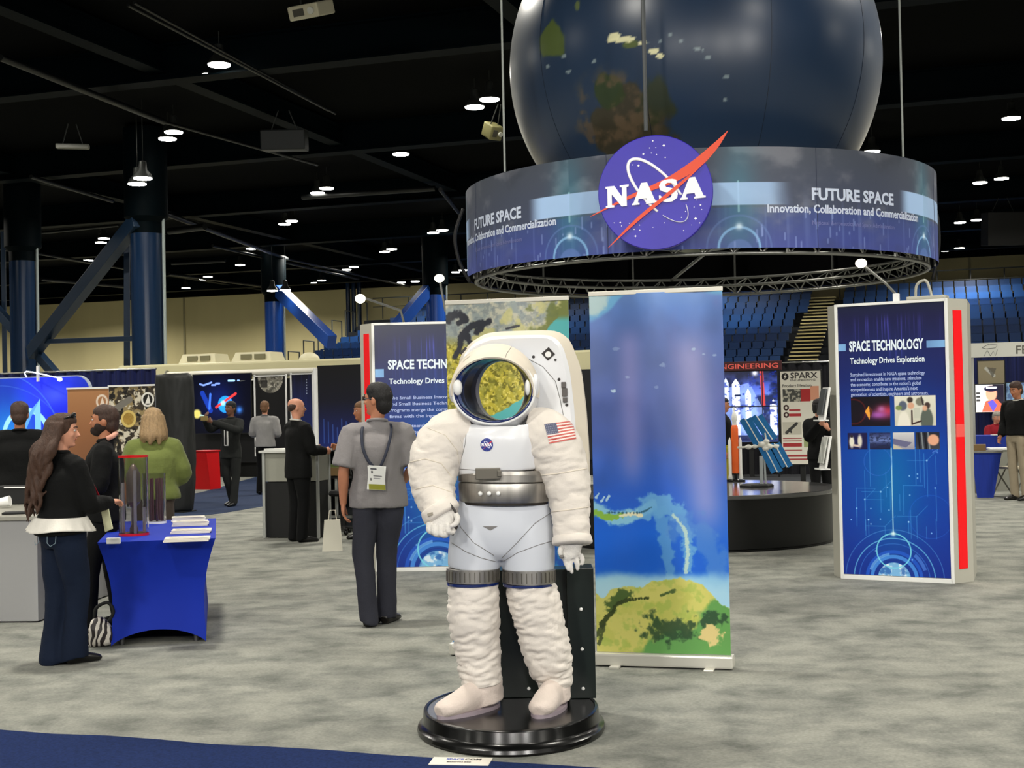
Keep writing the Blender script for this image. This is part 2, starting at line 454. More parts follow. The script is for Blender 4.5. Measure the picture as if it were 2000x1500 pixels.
BR = mat('brace_steel', (20, 40, 62), rough=0.4)
brace(at(268, 430, 37.6), at(62, 690, 43), 0.42, 'wide diagonal brace between the two navy columns', BR)
brace(at(62, 668, 43), at(260, 661, 38), 0.14, 'thin horizontal bar between the two navy columns', BR)
brace(at(64, 680, 43.5), at(150, 780, 40), 0.3, 'short diagonal brace below the left navy column', BR)
brace(at(-60, 545, 46), at(38, 655, 44.2), 0.3, 'diagonal brace reaching in from the left edge', BR)
brace(at(248, 462, 39.5), at(248, 720, 39.5), 0.16, 'thin upright beside the thick navy column', BR)
brace(at(6, 452, 46), at(10, 740, 46), 0.14, 'thin upright left of the left navy column', BR)
brace(at(543, 566, 61.8), at(648, 668, 56), 0.55, 'bright blue diagonal brace above the trailer roof', BLUEP)
brace(at(836, 566, 59.8), at(765, 650, 58), 0.5, 'blue diagonal brace above the left kiosk', BLUEP)
for k, px in enumerate((680, 691, 702)):
    bm = BM(); c = at(px, 600, 81.2); cyl(bm, (c.x, 81.2, 0), (c.x, 81.2, 9.5), 0.13, 14)
    obj('standpipe', bm, NAVY, smooth=40, label='%s of three dark pipes standing at the grandstand end' % ('leftmost', 'middle', 'rightmost')[k], cat='pipe', group='pipes at the grandstand end')

# ------------------------------------------------------------------ grandstand
SEAT = mat('blue_seat_plastic', (20, 54, 100), rough=0.4, spec=0.4)
SEATD = mat('dark_riser', (12, 18, 26), rough=0.8)
A0, A1 = -32.5, 8.0
gs = thing('grandstand', 'blue tiered seating along the back wall of the hall', 'grandstand', (0, 0, 0), HR)
NR = 11
bm = BM()
for i in range(NR):
    z = 3.4 + i * 0.38; b = 61 + i * 1.05
    box(bm, ((A0 + A1) / 2, b + 0.52, (z - 0.45) / 2 + 0.001), (A1 - A0, 1.05, z - 0.45))
obj('riser', bm, SEATD, gs)
bm = BM(); box(bm, ((A0 + A1) / 2, 60.9, 1.45), (A1 - A0, 0.2, 2.9)); obj('front_skirt', bm, SEATD, gs)
for i in range(NR * 2):
    half = i % 2; i //= 2
    z = 3.4 + i * 0.38; b = 61.25 + i * 1.05; bm = BM(); a = A0 + 0.2 + max(0, i - 4) * 0.5
    while a < A1 - 0.5:
        if (a <= -8.0 and not half) or (a >= -6.3 and half):
            box(bm, (a + 0.24, b + 0.25, z - 0.02), (0.46, 0.42, 0.05))
            box(bm, (a + 0.24, b + 0.48, z + 0.15), (0.46, 0.05, 0.30))
        a += 0.53
    obj('seat_row', bm, SEAT, gs)
bm = BM()
for i in range(NR * 2):
    z = 2.95 + i * 0.19; box(bm, (-7.1, 61.1 + i * 0.525, z), (1.3, 0.5, 0.06))
obj('stair', bm, mat('stair_beige', (190, 178, 130), rough=0.8), gs)
bm = BM()
for a in [A0 + 0.6 + 1.6 * k for k in range(25)]:
    cyl(bm, (a, 72.8, 6.9), (a, 72.8, 8.1), 0.035, 6)
box(bm, ((A0 + A1) / 2, 72.8, 8.1), (A1 - A0, 0.06, 0.06)); box(bm, ((A0 + A1) / 2, 72.8, 7.6), (A1 - A0, 0.05, 0.04))
for i in range(7):
    a = A0 - 0.2; b = 61 + i * 1.7; z = 3.2 + i * 0.62
    tube(bm, [(a, b, z - 0.5), (a, b, z + 0.9), (a, b + 1.2, z + 0.9), (a, b + 1.2, z - 0.1)], 0.04, 6)
obj('railing', bm, mat('rail_grey', (60, 64, 62), rough=0.4), gs)
bm = BM(); box(bm, (-26, 58, 1.32), (30, 0.12, 2.64)); box(bm, (-6, 56, 1.5), (34, 0.12, 3.0))
o = obj('drape_wall', bm, mat('black_drape', (14, 15, 18), rough=0.95, noise=0.5, nscale=6, stretch=(4, 1, 0.1)), label='black drape hanging below the blue grandstand', cat='drape'); o.rotation_euler = (0, 0, HR)

# ------------------------------------------------------------------ ceiling lamps
LZ = 8.9
HOUS = mat('lamp_housing', (60, 62, 60), rough=0.5, metal=0.6)
LENS = mat('lamp_glow', (255, 252, 240), emit=26)
def lamp_proto():
    t = thing('high_bay_lamp', 'x', 'ceiling lamp', (0, 0, LZ))
    bm = BM(); lathe(bm, [(0.05, 0.42), (0.09, 0.40), (0.11, 0.2), (0.20, 0.1), (0.245, 0.0), (0.235, -0.01), (0.19, 0.09), (0.0, 0.14)], 28); fixn(bm)
    obj('reflector', bm, HOUS, t, smooth=40)
    bm = BM(); lathe(bm, [(0.0, 0.0), (0.15, 0.0), (0.232, -0.004), (0.228, -0.035), (0.12, -0.05), (0.0, -0.055)], 28); fixn(bm)
    obj('lens', bm, LENS, t, smooth=40)
    bm = BM(); cyl(bm, (0, 0, 0.4), (0, 0, 0.69), 0.012, 6); obj('suspension_rod', bm, HOUS, t)
    return t
LP = [(411, 147), (428, 125), (327, 270), (339, 257), (268, 358), (279, 347), (620, 376), (638, 367), (556, 437), (570, 431), (491, 485), (506, 478), (197, 473), (203, 465),
      (469, 517), (398, 545), (406, 540), (363, 562), (677, 526), (691, 521), (615, 552), (628, 547), (751, 491), (765, 486), (846, 454), (864, 449), (927, 208), (956, 193),
      (783, 300), (784, 551), (811, 549), (532, 567), (557, 566), (890, 531), (904, 527), (1975, 230), (1914, 356), (1956, 348), (1875, 434), (1908, 429), (1846, 489), (1874, 484),
      (1703, 295), (1997, 505), (172, 508)]
def lamp_lab(px, py, pair):
    side = 'right' if px > 1000 else 'left'
    if py < 180: w = 'nearest of the bright round ceiling lamps, upper left'
    elif py < 215: w = 'bright ceiling lamp just left of the dark globe'
    elif py < 240: w = 'large single ceiling lamp at the upper right edge'
    elif (px, py) == (783, 300): w = 'lone bright ceiling lamp midway between the upper left pair and the globe'
    elif (px, py) == (1703, 295): w = 'small lamp glimpsed at the lower right edge of the globe'
    elif py < 280: w = 'bright ceiling lamp of the second pair from the upper left'
    elif py < 360 and px < 1000: w = 'ceiling lamp of the pair above the thick navy column'
    elif px > 1000 and py < 400: w = 'ceiling lamp of the pair below the large single one on the right'
    elif px > 1000: w = 'small far ceiling lamp right of the curved fabric ring'
    elif py < 400: w = 'ceiling lamp of the pair above the middle of the left hall'
    elif py < 460 and px > 800: w = 'far ceiling lamp of the pair left of the curved fabric ring'
    elif px < 210: w = 'small far ceiling lamp beside the diagonal brace'
    elif 530 < px < 560 and py > 560: w = 'small lamp over the bright blue column'
    else: w = 'small far ceiling lamp over the left part of the hall'
    return w
lp0 = lamp_proto()
for i, (px, py) in enumerate(LP):
    zz = 7.6 if (px < 300 and 340 < py < 360) else (6.9 if (530 < px < 560 and py > 560) else LZ)
    p = gp(px, py, zz); o = lp0 if i == 0 else dup(lp0)
    o.location = (p.x, p.y, zz)
    if zz < LZ: bm = BM(); cyl(bm, (0, 0, .4), (0, 0, 9.6 - zz), .012, 6); obj('drop_cable', bm, HOUS, o)
    o['label'] = lamp_lab(px, py, 0); o['group'] = 'round ceiling lamps of the hall'
# the light these lamps and the rest of the hall's grid give
def disc_light(x, y, z, power, size=0.9, col=(1.0, 0.96, 0.86)):
    l = bpy.data.lights.new('hall_or_wash_light', 'AREA'); l.shape = 'DISK'; l.size = size; l.energy = power; l.color = col
    l.spread = R(160)
    o = bpy.data.objects.new('hall_or_wash_light', l); C.objects.link(o); o.location = (x, y, z)
LPW = 460
for ai in range(-3, 4):
    for bi in range(-2, 8):
        p = hw(ai * 10.0 - 3 - 2.6 * max(0, bi), bi * 9.5 - 1)
        disc_light(p.x, p.y, 8.75, LPW)
for a in (-62, -50, -38, -26, -14, 0):  # extra unseen wash lights added to brighten the back wall
    p = hw(a, 69); disc_light(p.x, p.y, 8.6, 700)
# unseen fill spots added behind the camera to brighten upright surfaces
def spot(x, y, z, tx, ty, tz, power, size=60, soft=.5, col=(1, .97, .92)):
    l = bpy.data.lights.new('fill_spot', 'SPOT'); l.energy = power; l.spot_size = R(size); l.spot_blend = .8; l.shadow_soft_size = soft; l.color = col
    o = bpy.data.objects.new('fill_spot', l); C.objects.link(o); o.location = (x, y, z)
    o.rotation_euler = (Vector((tx, ty, tz)) - Vector((x, y, z))).to_track_quat('-Z', 'Y').to_euler()
for x, y, z, tx, ty, e in ((-5, -7, 5.5, -2, 12, 1650), (0.5, -8, 5.8, 0, 9, 1550), (6, -7, 5.5, 3, 13, 2200), (-9, -2, 6, -6, 20, 1700), (9, 0, 6, 5, 20, 1700)):
    spot(x, y, z, tx, ty, 1.0, e)
w = bpy.data.worlds.new('w'); sc.world = w; w.use_nodes = True
w.node_tree.nodes['Background'].inputs[0].default_value = (0.02, 0.022, 0.025, 1); w.node_tree.nodes['Background'].inputs[1].default_value = 0.5
sc.view_settings.view_transform = 'Standard'; sc.view_settings.look = 'None'; sc.view_settings.gamma = 1
sc.view_settings.exposure = 0.0
sc.cycles.max_bounces = 8; sc.cycles.diffuse_bounces = 3; sc.cycles.glossy_bounces = 3; sc.cycles.transmission_bounces = 8; sc.cycles.sample_clamp_indirect = 8

# projectors, speakers hung from the roof
GB = mat('projector_beige', (190, 184, 158), rough=0.5)
def hung_box(px, py, z, s, rz, name, label, cat, m, tilt=0.2, extra=True):
    p = gp(px, py, z); t = thing(name, label, cat, p, rot=(tilt, 0, rz))
    bm = BM(); box(bm, (0, 0, 0), s, bev=0.03); obj('housing', bm, m, t)
    if extra:
        bm = BM(); cyl(bm, (s[0] * 0.28, -s[1] / 2 - 0.04, 0), (s[0] * 0.28, -s[1] / 2 + 0.02, 0), 0.06, 16); obj('projector_lens', bm, mat('lens_glass', (200, 200, 190), rough=0.1, spec=0.8), t, smooth=40)
        bm = BM(); box(bm, (-s[0] * 0.15, -s[1] / 2 - 0.003, 0), (s[0] * 0.35, 0.012, s[2] * 0.5)); obj('vent_grille', bm, mat('grille_grey', (70, 68, 60), rough=0.6), t)
    bm = BM()
    for sx in (-1, 1): cyl(bm, (sx * s[0] * 0.3, 0, s[2] / 2), (sx * s[0] * 0.12, 0, s[2] / 2 + 0.5), 0.015, 6)
    obj('hanger', bm, HOUS, t)
hung_box(608, 20, 8.4, (0.62, 0.5, 0.24), -0.5, 'projector', 'beige projector hanging from the roof at the top edge', 'projector', GB, 0.35)
hung_box(962, 256, 8.3, (0.34, 0.42, 0.34), 0.6, 'spotlight', 'small yellowish floodlight hanging left of the globe cable', 'spotlight', mat('flood_yellow', (120, 116, 78), rough=0.4), 0.5)
hung_box(556, 275, 8.4, (1.1, 0.7, 0.5), 0.0, 'loudspeaker', 'dark hanging loudspeaker box in the middle of the left roof', 'loudspeaker', mat('dim_box', (30, 34, 34), rough=0.5), 0.1, False)
hung_box(1958, 447, 7.7, (1.3, 0.8, 1.2), 0.0, 'loudspeaker', 'black hanging loudspeaker near the right edge above the grandstand', 'loudspeaker', mat('black_box', (8, 8, 9), rough=0.6), 0.1, False)
hung_box(142, 286, 8.4, (0.8, 0.3, 0.12), 0.2, 'projector', 'dim grey fixture hanging at the far left roof', 'projector', mat('dim_fix', (96, 96, 90), rough=0.5), 0.1, False)
# ------------------------------------------------------------------ spacesuit on its round stand
from mathutils.bvhtree import BVHTree
AY = 6.8
AR = Vector((gp(998, 1400).x, AY, 0)); AR.x = at(998, 1400, AY).x
def A(px, py, dy=0.0): return at(px, py, AY + dy) - AR
def pr(w, dy=0.0): return w * (AY + dy) / F
def bvh(me):
    b = BM(); b.from_mesh(me); t = BVHTree.FromBMesh(b); b.free(); return t
def hit(tree, px, py, off=0.002, org=None):
    org = org if org is not None else AR
    o = Vector((0, 0, CAMH)) - org; d = ray(px, py).normalized()
    l, n, i, q = tree.ray_cast(o, d)
    if l is None: return None
    if n.dot(d) > 0: n = -n
    return l + n * off
def seam(bm, trees, pts, r=0.0016, n=14):
    """a thin raised line following a surface"""
    P = []
    for (a, b), (c, d) in zip(pts, pts[1:]):
        for k in range(n): P.append((a + (c - a) * k / n, b + (d - b) * k / n))
    P.append(pts[-1]); out = []
    for x, y in P:
        h = None
        for t in trees:
            q = hit(t, x, y, 0.0)
            if q is not None and (h is None or q.y < h.y): h = q
        if h is not None: out.append(h)
    if len(out) > 2: tube(bm, out, r, 6)
def patch(name, trees, cv, quad, m, parent, off=0.003, org=None, rnd=False, **k):
    """a printed patch lying on a curved surface; quad = TL, TR, BR, BL picture positions"""
    def fn(U, V):
        (ax, ay), (bx, by), (cx, cy), (dx, dy) = quad
        X = (1 - V) * ((1 - U) * ax + U * bx) + V * ((1 - U) * dx + U * cx)
        Y = (1 - V) * ((1 - U) * ay + U * by) + V * ((1 - U) * dy + U * cy)
        o = np.zeros(U.shape + (3,)); last = None
        for i in range(U.shape[0]):
            for j in range(U.shape[1]):
                h = None
                for t in trees:
                    q = hit(t, X[i, j], Y[i, j], off, org)
                    if q is not None and (h is None or q.y < h.y): h = q
                if h is None: h = last
                last = h; o[i, j] = h
        return o[..., 0], o[..., 1], o[..., 2]
    me = grid_mesh(name, cv, fn)
    if rnd:
        bm = BM(); bm.from_mesh(me); bm.verts.ensure_lookup_table()
        d = (np.hypot(cv.X - .5, cv.Y - .5) > .462).ravel(); bmesh.ops.delete(bm, geom=[bm.verts[i] for i in np.nonzero(d)[0]], context='VERTS'); bm.to_mesh(me); bm.free()
    return obj(name, me, m, parent, **k)

SUIT = mat('suit_fabric', (226, 218, 208), rough=0.85, sheen=0.2, noise=0.07, nscale=9, bump=0.12, bscale=60)
SUITW = mat('suit_cover_beige', (222, 212, 196), rough=0.75, noise=0.06, nscale=12)
SHELL = mat('suit_shell_white', (228, 229, 232), rough=0.32, coat=0.3)
PANTS = mat('suit_shorts_white', (206, 210, 218), rough=0.35, coat=0.25)
STEEL = mat('brushed_steel', (190, 186, 180), rough=0.38, metal=1.0, noise=0.35, nscale=5, stretch=(6, 6, 0.3))
BLK = mat('gloss_black', (9, 10, 10), rough=0.22, spec=0.5, noise=0.1, nscale=4)
BLKM = mat('matt_black', (14, 15, 15), rough=0.7)
DKG = mat('stand_panel_black', (22, 30, 27), rough=0.28, spec=0.5)
WHT = mat('white_plastic', (235, 235, 232), rough=0.4)
SEAMC = mat('seam_grey', (120, 118, 116), rough=0.8)
NAVYL = mat('navy_rim', (18, 36, 92), rough=0.15, coat=0.6)

stand = thing('display_stand', 'round glossy black display stand with a tall black back panel under the spacesuit', 'stand', AR)
bm = BM(); lathe(bm, [(0, 0.0), (0.452, 0.0), (0.456, 0.012), (0.452, 0.028), (0.436, 0.04), (0.428, 0.055), (0.425, 0.1), (0.421, 0.108), (0.408, 0.11), (0.404, 0.104), (0, 0.104)], 96); fixn(bm)
bmesh.ops.transform(bm, matrix=Matrix.Translation((0, .09, 0)) @ Matrix.Diagonal((1.02, 1.3, 1, 1)), verts=bm.verts)
obj('round_base', bm, BLK, stand, smooth=35)
bm = BM()
box(bm, (A(1040, 1300, .3).x + 0.01, 0.37, 0.43), (0.36, 0.16, 0.65), bev=0.004)
obj('back_panel', bm, DKG, stand)
bm = BM(); box(bm, (A(1136, 1300, .27).x, 0.34, 0.435), (0.138, 0.2, 0.66), bev=0.004); obj('side_panel', bm, DKG, stand)
for px, py, y in ((1135, 1190, .237), (1137, 1268, .237), (1139, 1345, .237), (1033, 1345, .287), (968, 1190, .287)):
    p = A(px, py, y); bm = BM(); lathe(bm, [(0, 0.006), (0.006, 0.005), (0.009, 0.0)], 14)
    bmesh.ops.transform(bm, matrix=Matrix.Translation((p.x, y, p.z)) @ Matrix.Rotation(PI / 2, 4, 'X'), verts=bm.verts); fixn(bm)
    obj('rivet', bm, WHT, stand, smooth=40)
bm = BM(); box(bm, (0.13, 0.36, 1.05), (0.12, 0.06, 0.6)); obj('support_post', bm, BLKM, stand)

suit = thing('spacesuit', 'white spacesuit on a round black stand, its helmet open right through', 'spacesuit', AR)
# legs
def folded(pts, rads, seg=56, k=16, amp=0.006, freq=55, seed=3, wob=0.5):
    bm = BM(); tube(bm, pts, rads, seg, sm=k); me = bpy.data.meshes.new('f'); bm.to_mesh(me); bm.free(); me.update()
    n = len(me.vertices); co = np.empty(n * 3); me.vertices.foreach_get('co', co); co = co.reshape(-1, 3)
    no = np.empty(n * 3); me.vertices.foreach_get('normal', no); no = no.reshape(-1, 3)
    x, y, z = co[:, 0], co[:, 1], co[:, 2]
    w = fbm(x * 7 + 9, y * 7 + 9, z * 5 + 9, seed, 3)
    nn = fbm(x * 9 + 9, y * 9 + 9, z * 26 + 9 + w * 3, seed + 11, 3); cr_ = 1 - np.clip(np.abs(nn - .5) * 7, 0, 1)
    ph = z * freq + (w - .5) * 9 * wob + np.sin(np.arctan2(y - y.mean(), x - x.mean()) * 2 + seed) * 1.2
    rg = (1 - np.abs(np.sin(ph * 1.0))) ** 1.5
    f = 0.5 - rg * .55 - cr_ * .8 + 0.5 * (fbm(x * 25, y * 25, z * 50, seed + 5, 3) - .5)
    t = (z - z.min()) / (z.max() - z.min()); f *= sstep(0, .06, t) * (1 - sstep(.84, .97, t))
    co += no * (f * amp * (0.5 + w))[:, None]
    me.vertices.foreach_set('co', co.ravel()); me.update(); return me
legs = [[(924, 1120, .02, 46), (925, 1160, .02, 49), (926, 1205, .03, 50), (931, 1255, .05, 46), (937, 1300, .06, 43), (942, 1336, .06, 40)],
        [(1032, 1122, .02, 46), (1040, 1160, .02, 49), (1052, 1205, .03, 49), (1064, 1255, .05, 48), (1074, 1295, .07, 45), (1082, 1318, .08, 38), (1084, 1340, .08, 33)]]
for i, L in enumerate(legs):
    pts = [A(x, y, d) for x, y, d, r in L]; rr = [(pr(r), pr(r) * 1.05) for x, y, d, r in L]
    obj('leg', folded(pts, rr, amp=0.0115, freq=70 if i else 64, seed=3 + i * 5, wob=1.3), SUIT, suit, smooth=True)
# boots
def boot(ank, heel, toe, r, seed):
    bm = BM(); z0 = 0.104; f = (toe - heel); f.z = 0; f.normalize(); s = Vector((-f.y, f.x, 0))
    a = Vector(ank)
    tube(bm, [a + Vector((0, 0, 0.01)), a + Vector((0, 0, -0.04)), Vector((a.x, a.y, z0 + .10)) + f * .01, Vector((a.x, a.y, z0 + 0.035)) + f * .0], [(r, r * 1.1), (r * .97, r * 1.1), (r * .98, r * 1.15), (r * 1.0, r * 1.15)], 28, sm=4)
    L = (toe - heel).length; h = heel.copy()
    P = [h + f * 0.015, h + f * .07, h + f * L * .45, h + f * L * .7, h + f * L * .9, h + f * L * .985]
    H = [.05, .085, .075, .055, .043, .032]; W = [.04, .055, .058, .066, .06, .03]
    tube(bm, [Vector((p.x, p.y, z0 + q * 0.98)) for p, q in zip(P, H)], [(w, q) for w, q in zip(W, H)], 28, sm=4, ref=s)
    me = fuse(bm, 0.006, 6)
    n = len(me.vertices); co = np.empty(n * 3); me.vertices.foreach_get('co', co); co = co.reshape(-1, 3)
    co[:, 2] = np.maximum(co[:, 2], z0 + 0.012); me.vertices.foreach_set('co', co.ravel())
    crumple(me, 0.004, 16, seed)
    o = obj('boot', me, mat('boot_fabric', (214, 200, 190), rough=0.9, sheen=0.2, noise=0.08, nscale=14, bump=0.2, bscale=120), suit, smooth=True)
    bm = BM(); pts = []
    for k in range(32):
        t = 2 * PI * k / 32; l = L / 2 * math.cos(t); u = (l / L + .5)
        wd = (0.058 + 0.014 * u) * math.sin(t) * (1.08 if abs(math.cos(t)) < .8 else 1); c = (heel + toe) / 2 + f * l + s * wd; pts.append((c.x, c.y))
    prism(bm, pts, z0, z0 + 0.018); fixn(bm)
    obj('sole', bm, mat('sole_mauve', (150, 138, 146), rough=0.6), o)
boot(A(944, 1330, .07), Vector((A(975, 1380, .1).x, .12, 0)), Vector((A(856, 1400, -.16).x, -.17, 0)), pr(38), 3)
boot(A(1084, 1332, .08), Vector((A(1098, 1380, .13).x, .16, 0)), Vector((A(1050, 1405, -.2).x, -.2, 0)), pr(31), 8)
# hard shorts
bm = BM()
tube(bm, [A(987, 975, .02), A(985, 1000, .02), A(981, 1040, .02), A(979, 1075, .02), A(979, 1092, .02)], [(pr(88), .13), (pr(94), .135), (pr(103), .14), (pr(96), .12), (pr(60), .08)], 48, sm=4)
tube(bm, [A(940, 1030, .02), A(930, 1070, .02), A(924, 1112, .02)], [(pr(52), .125), (pr(54), .13), (pr(50), .13)], 40, sm=4)
tube(bm, [A(1022, 1030, .02), A(1030, 1070, .02), A(1033, 1114, .02)], [(pr(52), .125), (pr(54), .13), (pr(50.5), .13)], 40, sm=4)
sh = fuse(bm, 0.007, 10); T_SH = bvh(sh)
shorts = obj('hard_shorts', sh, PANTS, suit)
for pl in ([(890, 1003), (900, 1030), (925, 1060), (965, 1085)], [(882, 1060), (910, 1078), (940, 1090), (968, 1097)], [(1078, 1000), (1045, 1022), (1010, 1060), (980, 1090)], [(1084, 1055), (1050, 1065), (1010, 1080), (984, 1096)]):
    bm = BM(); seam(bm, [T_SH], pl, 0.0018); obj('seam', bm, SEAMC, shorts)
bm = BM(); P = [hit(T_SH, x, y, 0.003) for x, y in ((943, 1028), (972, 1028), (958, 1036))]; f = [bm.verts.new(p) for p in P]; bm.faces.new(f)
r_ = bmesh.ops.extrude_face_region(bm, geom=bm.faces[:]); bmesh.ops.translate(bm, verts=[v for v in r_['geom'] if isinstance(v, bmesh.types.BMVert)], vec=(0, 0.01, 0)); fixn(bm)
obj('vent', bm, SEAMC, shorts)
# thigh rings
for x, yt, yb, tl in ((924, 1108, 1136, .1), (1033, 1110, 1138, -.02)):
    a, b = A(x, yt, .02), A(x, yb, .02)
    bm = BM(); tube(bm, [a, a + (b - a) * .04, b + (a - b) * .04, b], [(pr(50), .13), (pr(52), .137), (pr(52), .137), (pr(50), .13)], 64); o = obj('thigh_ring', bm, STEEL, suit, smooth=40)
    bm = BM(); tube(bm, [b, b + Vector((0, 0, -.012))], [(pr(51), .134), (pr(51), .134)], 64); obj('ring_edge', bm, NAVYL, o, smooth=40)
    bm = BM()
    for k in range(16):
        t = PI * 1.05 + k * PI * .9 / 15; c = a + (b - a) * .5; box(bm, (c.x + pr(52.3) * math.cos(t), c.y + .1378 * math.sin(t), c.z), (.004, .004, .05), rz=t)
    obj('ring_ribs', bm, mat('dull_steel', (110, 106, 98), rough=0.4, metal=0.8), o)
# waist ring
def ering(name, x, y0, y1, w0, w1, m, d=.02, dep=.72, par=None):
    a, b = A(x, y0, d), A(x, y1, d); bm = BM()
    tube(bm, [a, a + (b - a) * .08, b + (a - b) * .08, b], [(pr(w0) * .985, pr(w0) * dep * .985), (pr(w0), pr(w0) * dep), (pr(w1), pr(w1) * dep), (pr(w1) * .985, pr(w1) * dep * .985)], 72)
    return obj(name, bm, m, par or suit, smooth=30)
ering('waist_ring', 986, 942, 979, 91, 89, STEEL); ering('waist_ring', 985, 925, 940, 90, 90, STEEL); ering('waist_gasket', 986, 936, 945, 86, 86, mat('gasket_dark', (60, 56, 52), rough=0.35, metal=0.7))
ering('waist_gasket', 986, 976, 984, 86, 86, MC['gasket_dark'])
wr = ering('waist_lip', 984, 918, 926, 87, 90, STEEL)
p = A(953, 925, -.15); bm = BM(); box(bm, (p.x, -.155, p.z), (.12, .03, .055), bev=.004); box(bm, (p.x + .055, -.165, p.z), (.02, .03, .03), bev=.003); obj('buckle', bm, MC['dull_steel'], suit)
for x in (938, 955, 973):
    p = A(x, 964, -.15); bm = BM(); ell(bm, (p.x, -.146 - .004 * 1, p.z), (.011, .012, .011), 14); obj('stud', bm, WHT, suit, smooth=True)
# hard upper torso
bm = BM()
tube(bm, [A(978, 922, .03), A(976, 900, .03), A(975, 860, .03), A(975, 841, .03), A(974, 833, .03), A(974, 830, .03)],
     [(pr(84), .165), (pr(88), .175), (pr(93), .185), (pr(91), .175), (pr(86), .165), (pr(78), .15)], 56, sm=5, ref=(1, 0, 0))
to = fuse(bm, 0.008, 8); T_TO = bvh(to)
torso = obj('torso_shell', to, SHELL, suit)
bm = BM(); seam(bm, [T_TO], [(898, 916), (960, 920), (1040, 917)], .002); seam(bm, [T_TO], [(912, 835), (908, 870), (899, 905)], .0016); obj('seam', bm, SEAMC, torso)
# arms
armL = [(918, 842, .02, 44), (886, 848, .01, 50), (862, 872, -.01, 53), (848, 905, -.03, 51), (845, 935, -.06, 47), (849, 963, -.10, 42), (857, 988, -.15, 37), (864, 1004, -.18, 33)]
armR = [(1032, 846, .02, 48), (1058, 850, .01, 56), (1080, 872, .0, 57), (1094, 905, -.01, 53), (1107, 945, -.03, 47), (1113, 985, -.05, 40), (1116, 1020, -.07, 37), (1117, 1052, -.08, 36)]
TA = []
for i, L in enumerate((armL, armR)):
    pts = [A(x, y, d) for x, y, d, r in L]; rr = [(pr(r, d), pr(r, d) * .98) for x, y, d, r in L]
    me = folded(pts, rr, amp=0.0075, freq=30, seed=21 + i * 4, k=14, wob=.8)
    n = len(me.vertices); TA.append(bvh(me)); obj('arm', me, SUIT, suit, smooth=True)
def ringband(L, t, w, r, name='cuff', m=SUIT):
    """a soft raised band across an arm"""
bm = BM(); seam(bm, [TA[0]], [(836, 836), (870, 850), (893, 880), (896, 905)], .0022); seam(bm, [TA[0]], [(800, 903), (830, 896), (862, 905), (885, 935)], .003); seam(bm, [TA[0]], [(812, 955), (845, 948), (884, 962)], .003); obj('seam', bm, SUITW, suit)
bm = BM(); seam(bm, [TA[1]], [(1020, 838), (1012, 865), (1022, 895), (1040, 915)], .0022); seam(bm, [TA[1]], [(1040, 930), (1090, 925), (1146, 915)], .003); seam(bm, [TA[1]], [(1075, 1000), (1110, 996), (1150, 990)], .003); obj('seam', bm, SUITW, suit)
# cuffs and gloves
for (x0, y0, x1, y1, d, r) in ((853, 986, 866, 1008, -.17, 37), (1117, 1045, 1118, 1064, -.08, 38)):
    bm = BM(); a, b = A(x0, y0, d), A(x1, y1, d - .01); tube(bm, [a, a + (b - a) * .3, a + (b - a) * .8, b], [(pr(r) * .93, pr(r) * .9), (pr(r), pr(r)), (pr(r) * 1.02, pr(r)), (pr(r) * .9, pr(r) * .85)], 36, sm=4)
    me = bpy.data.meshes.new('cuff'); bm.to_mesh(me); bm.free(); crumple(me, .004, 22, 4); obj('cuff', me, SUIT, suit, smooth=True)
def glove(pts_palm, fingers, seed):
    bm = BM(); tube(bm, [p for p, a, b in pts_palm], [(a, b) for p, a, b in pts_palm], 24, sm=4)
    for pts, r in fingers: tube(bm, pts, [r * 1.05] + [r] * (len(pts) - 2) + [r * .75], 14, sm=4); ell(bm, pts[-1], r * .8, 10)
    me = fuse(bm, 0.0038, 5); crumple(me, .0016, 60, seed)
    return obj('glove', me, mat('glove_fabric', (222, 218, 212), rough=0.85, noise=0.12, nscale=40, bump=0.3, bscale=200), suit)
g1 = glove([(A(862, 998, -.19), .058, .05), (A(866, 1012, -.21), .06, .045), (A(862, 1026, -.23), .058, .036), (A(858, 1034, -.235), .048, .026)],
      [([A(838, 1022, -.235), A(838, 1036, -.255), A(850, 1041, -.24), A(858, 1036, -.21)], .0135), ([A(848, 1026, -.25), A(848, 1041, -.27), A(860, 1045, -.25), A(866, 1038, -.21)], .0135),
       ([A(861, 1028, -.255), A(861, 1043, -.275), A(871, 1045, -.255), A(876, 1036, -.22)], .0135), ([A(874, 1024, -.255), A(876, 1038, -.27), A(884, 1039, -.25), A(886, 1030, -.22)], .013),
       ([A(885, 1000, -.22), A(893, 1010, -.25), A(891, 1022, -.265), A(882, 1027, -.27)], .014)], 5)
bm = BM(); tube(bm, [A(878, 983, -.24), A(888, 997, -.245), A(894, 1012, -.24)], .006, 8); tube(bm, [A(894, 1012, -.24), A(890, 1030, -.235), A(882, 1044, -.22)], [(.01, .006)] * 3, 8); obj('dark_strap', bm, mat('strap_dark', (62, 58, 56), rough=0.6), suit)
p = A(846, 1003, -.26); bm = BM(); box(bm, (p.x, p.y, p.z), (.055, .012, .016), bev=.003, rot=Matrix.Rotation(-.25, 4, 'Y')); obj('wrist_tag', bm, mat('tag_grey', (150, 142, 128), rough=0.6), suit)
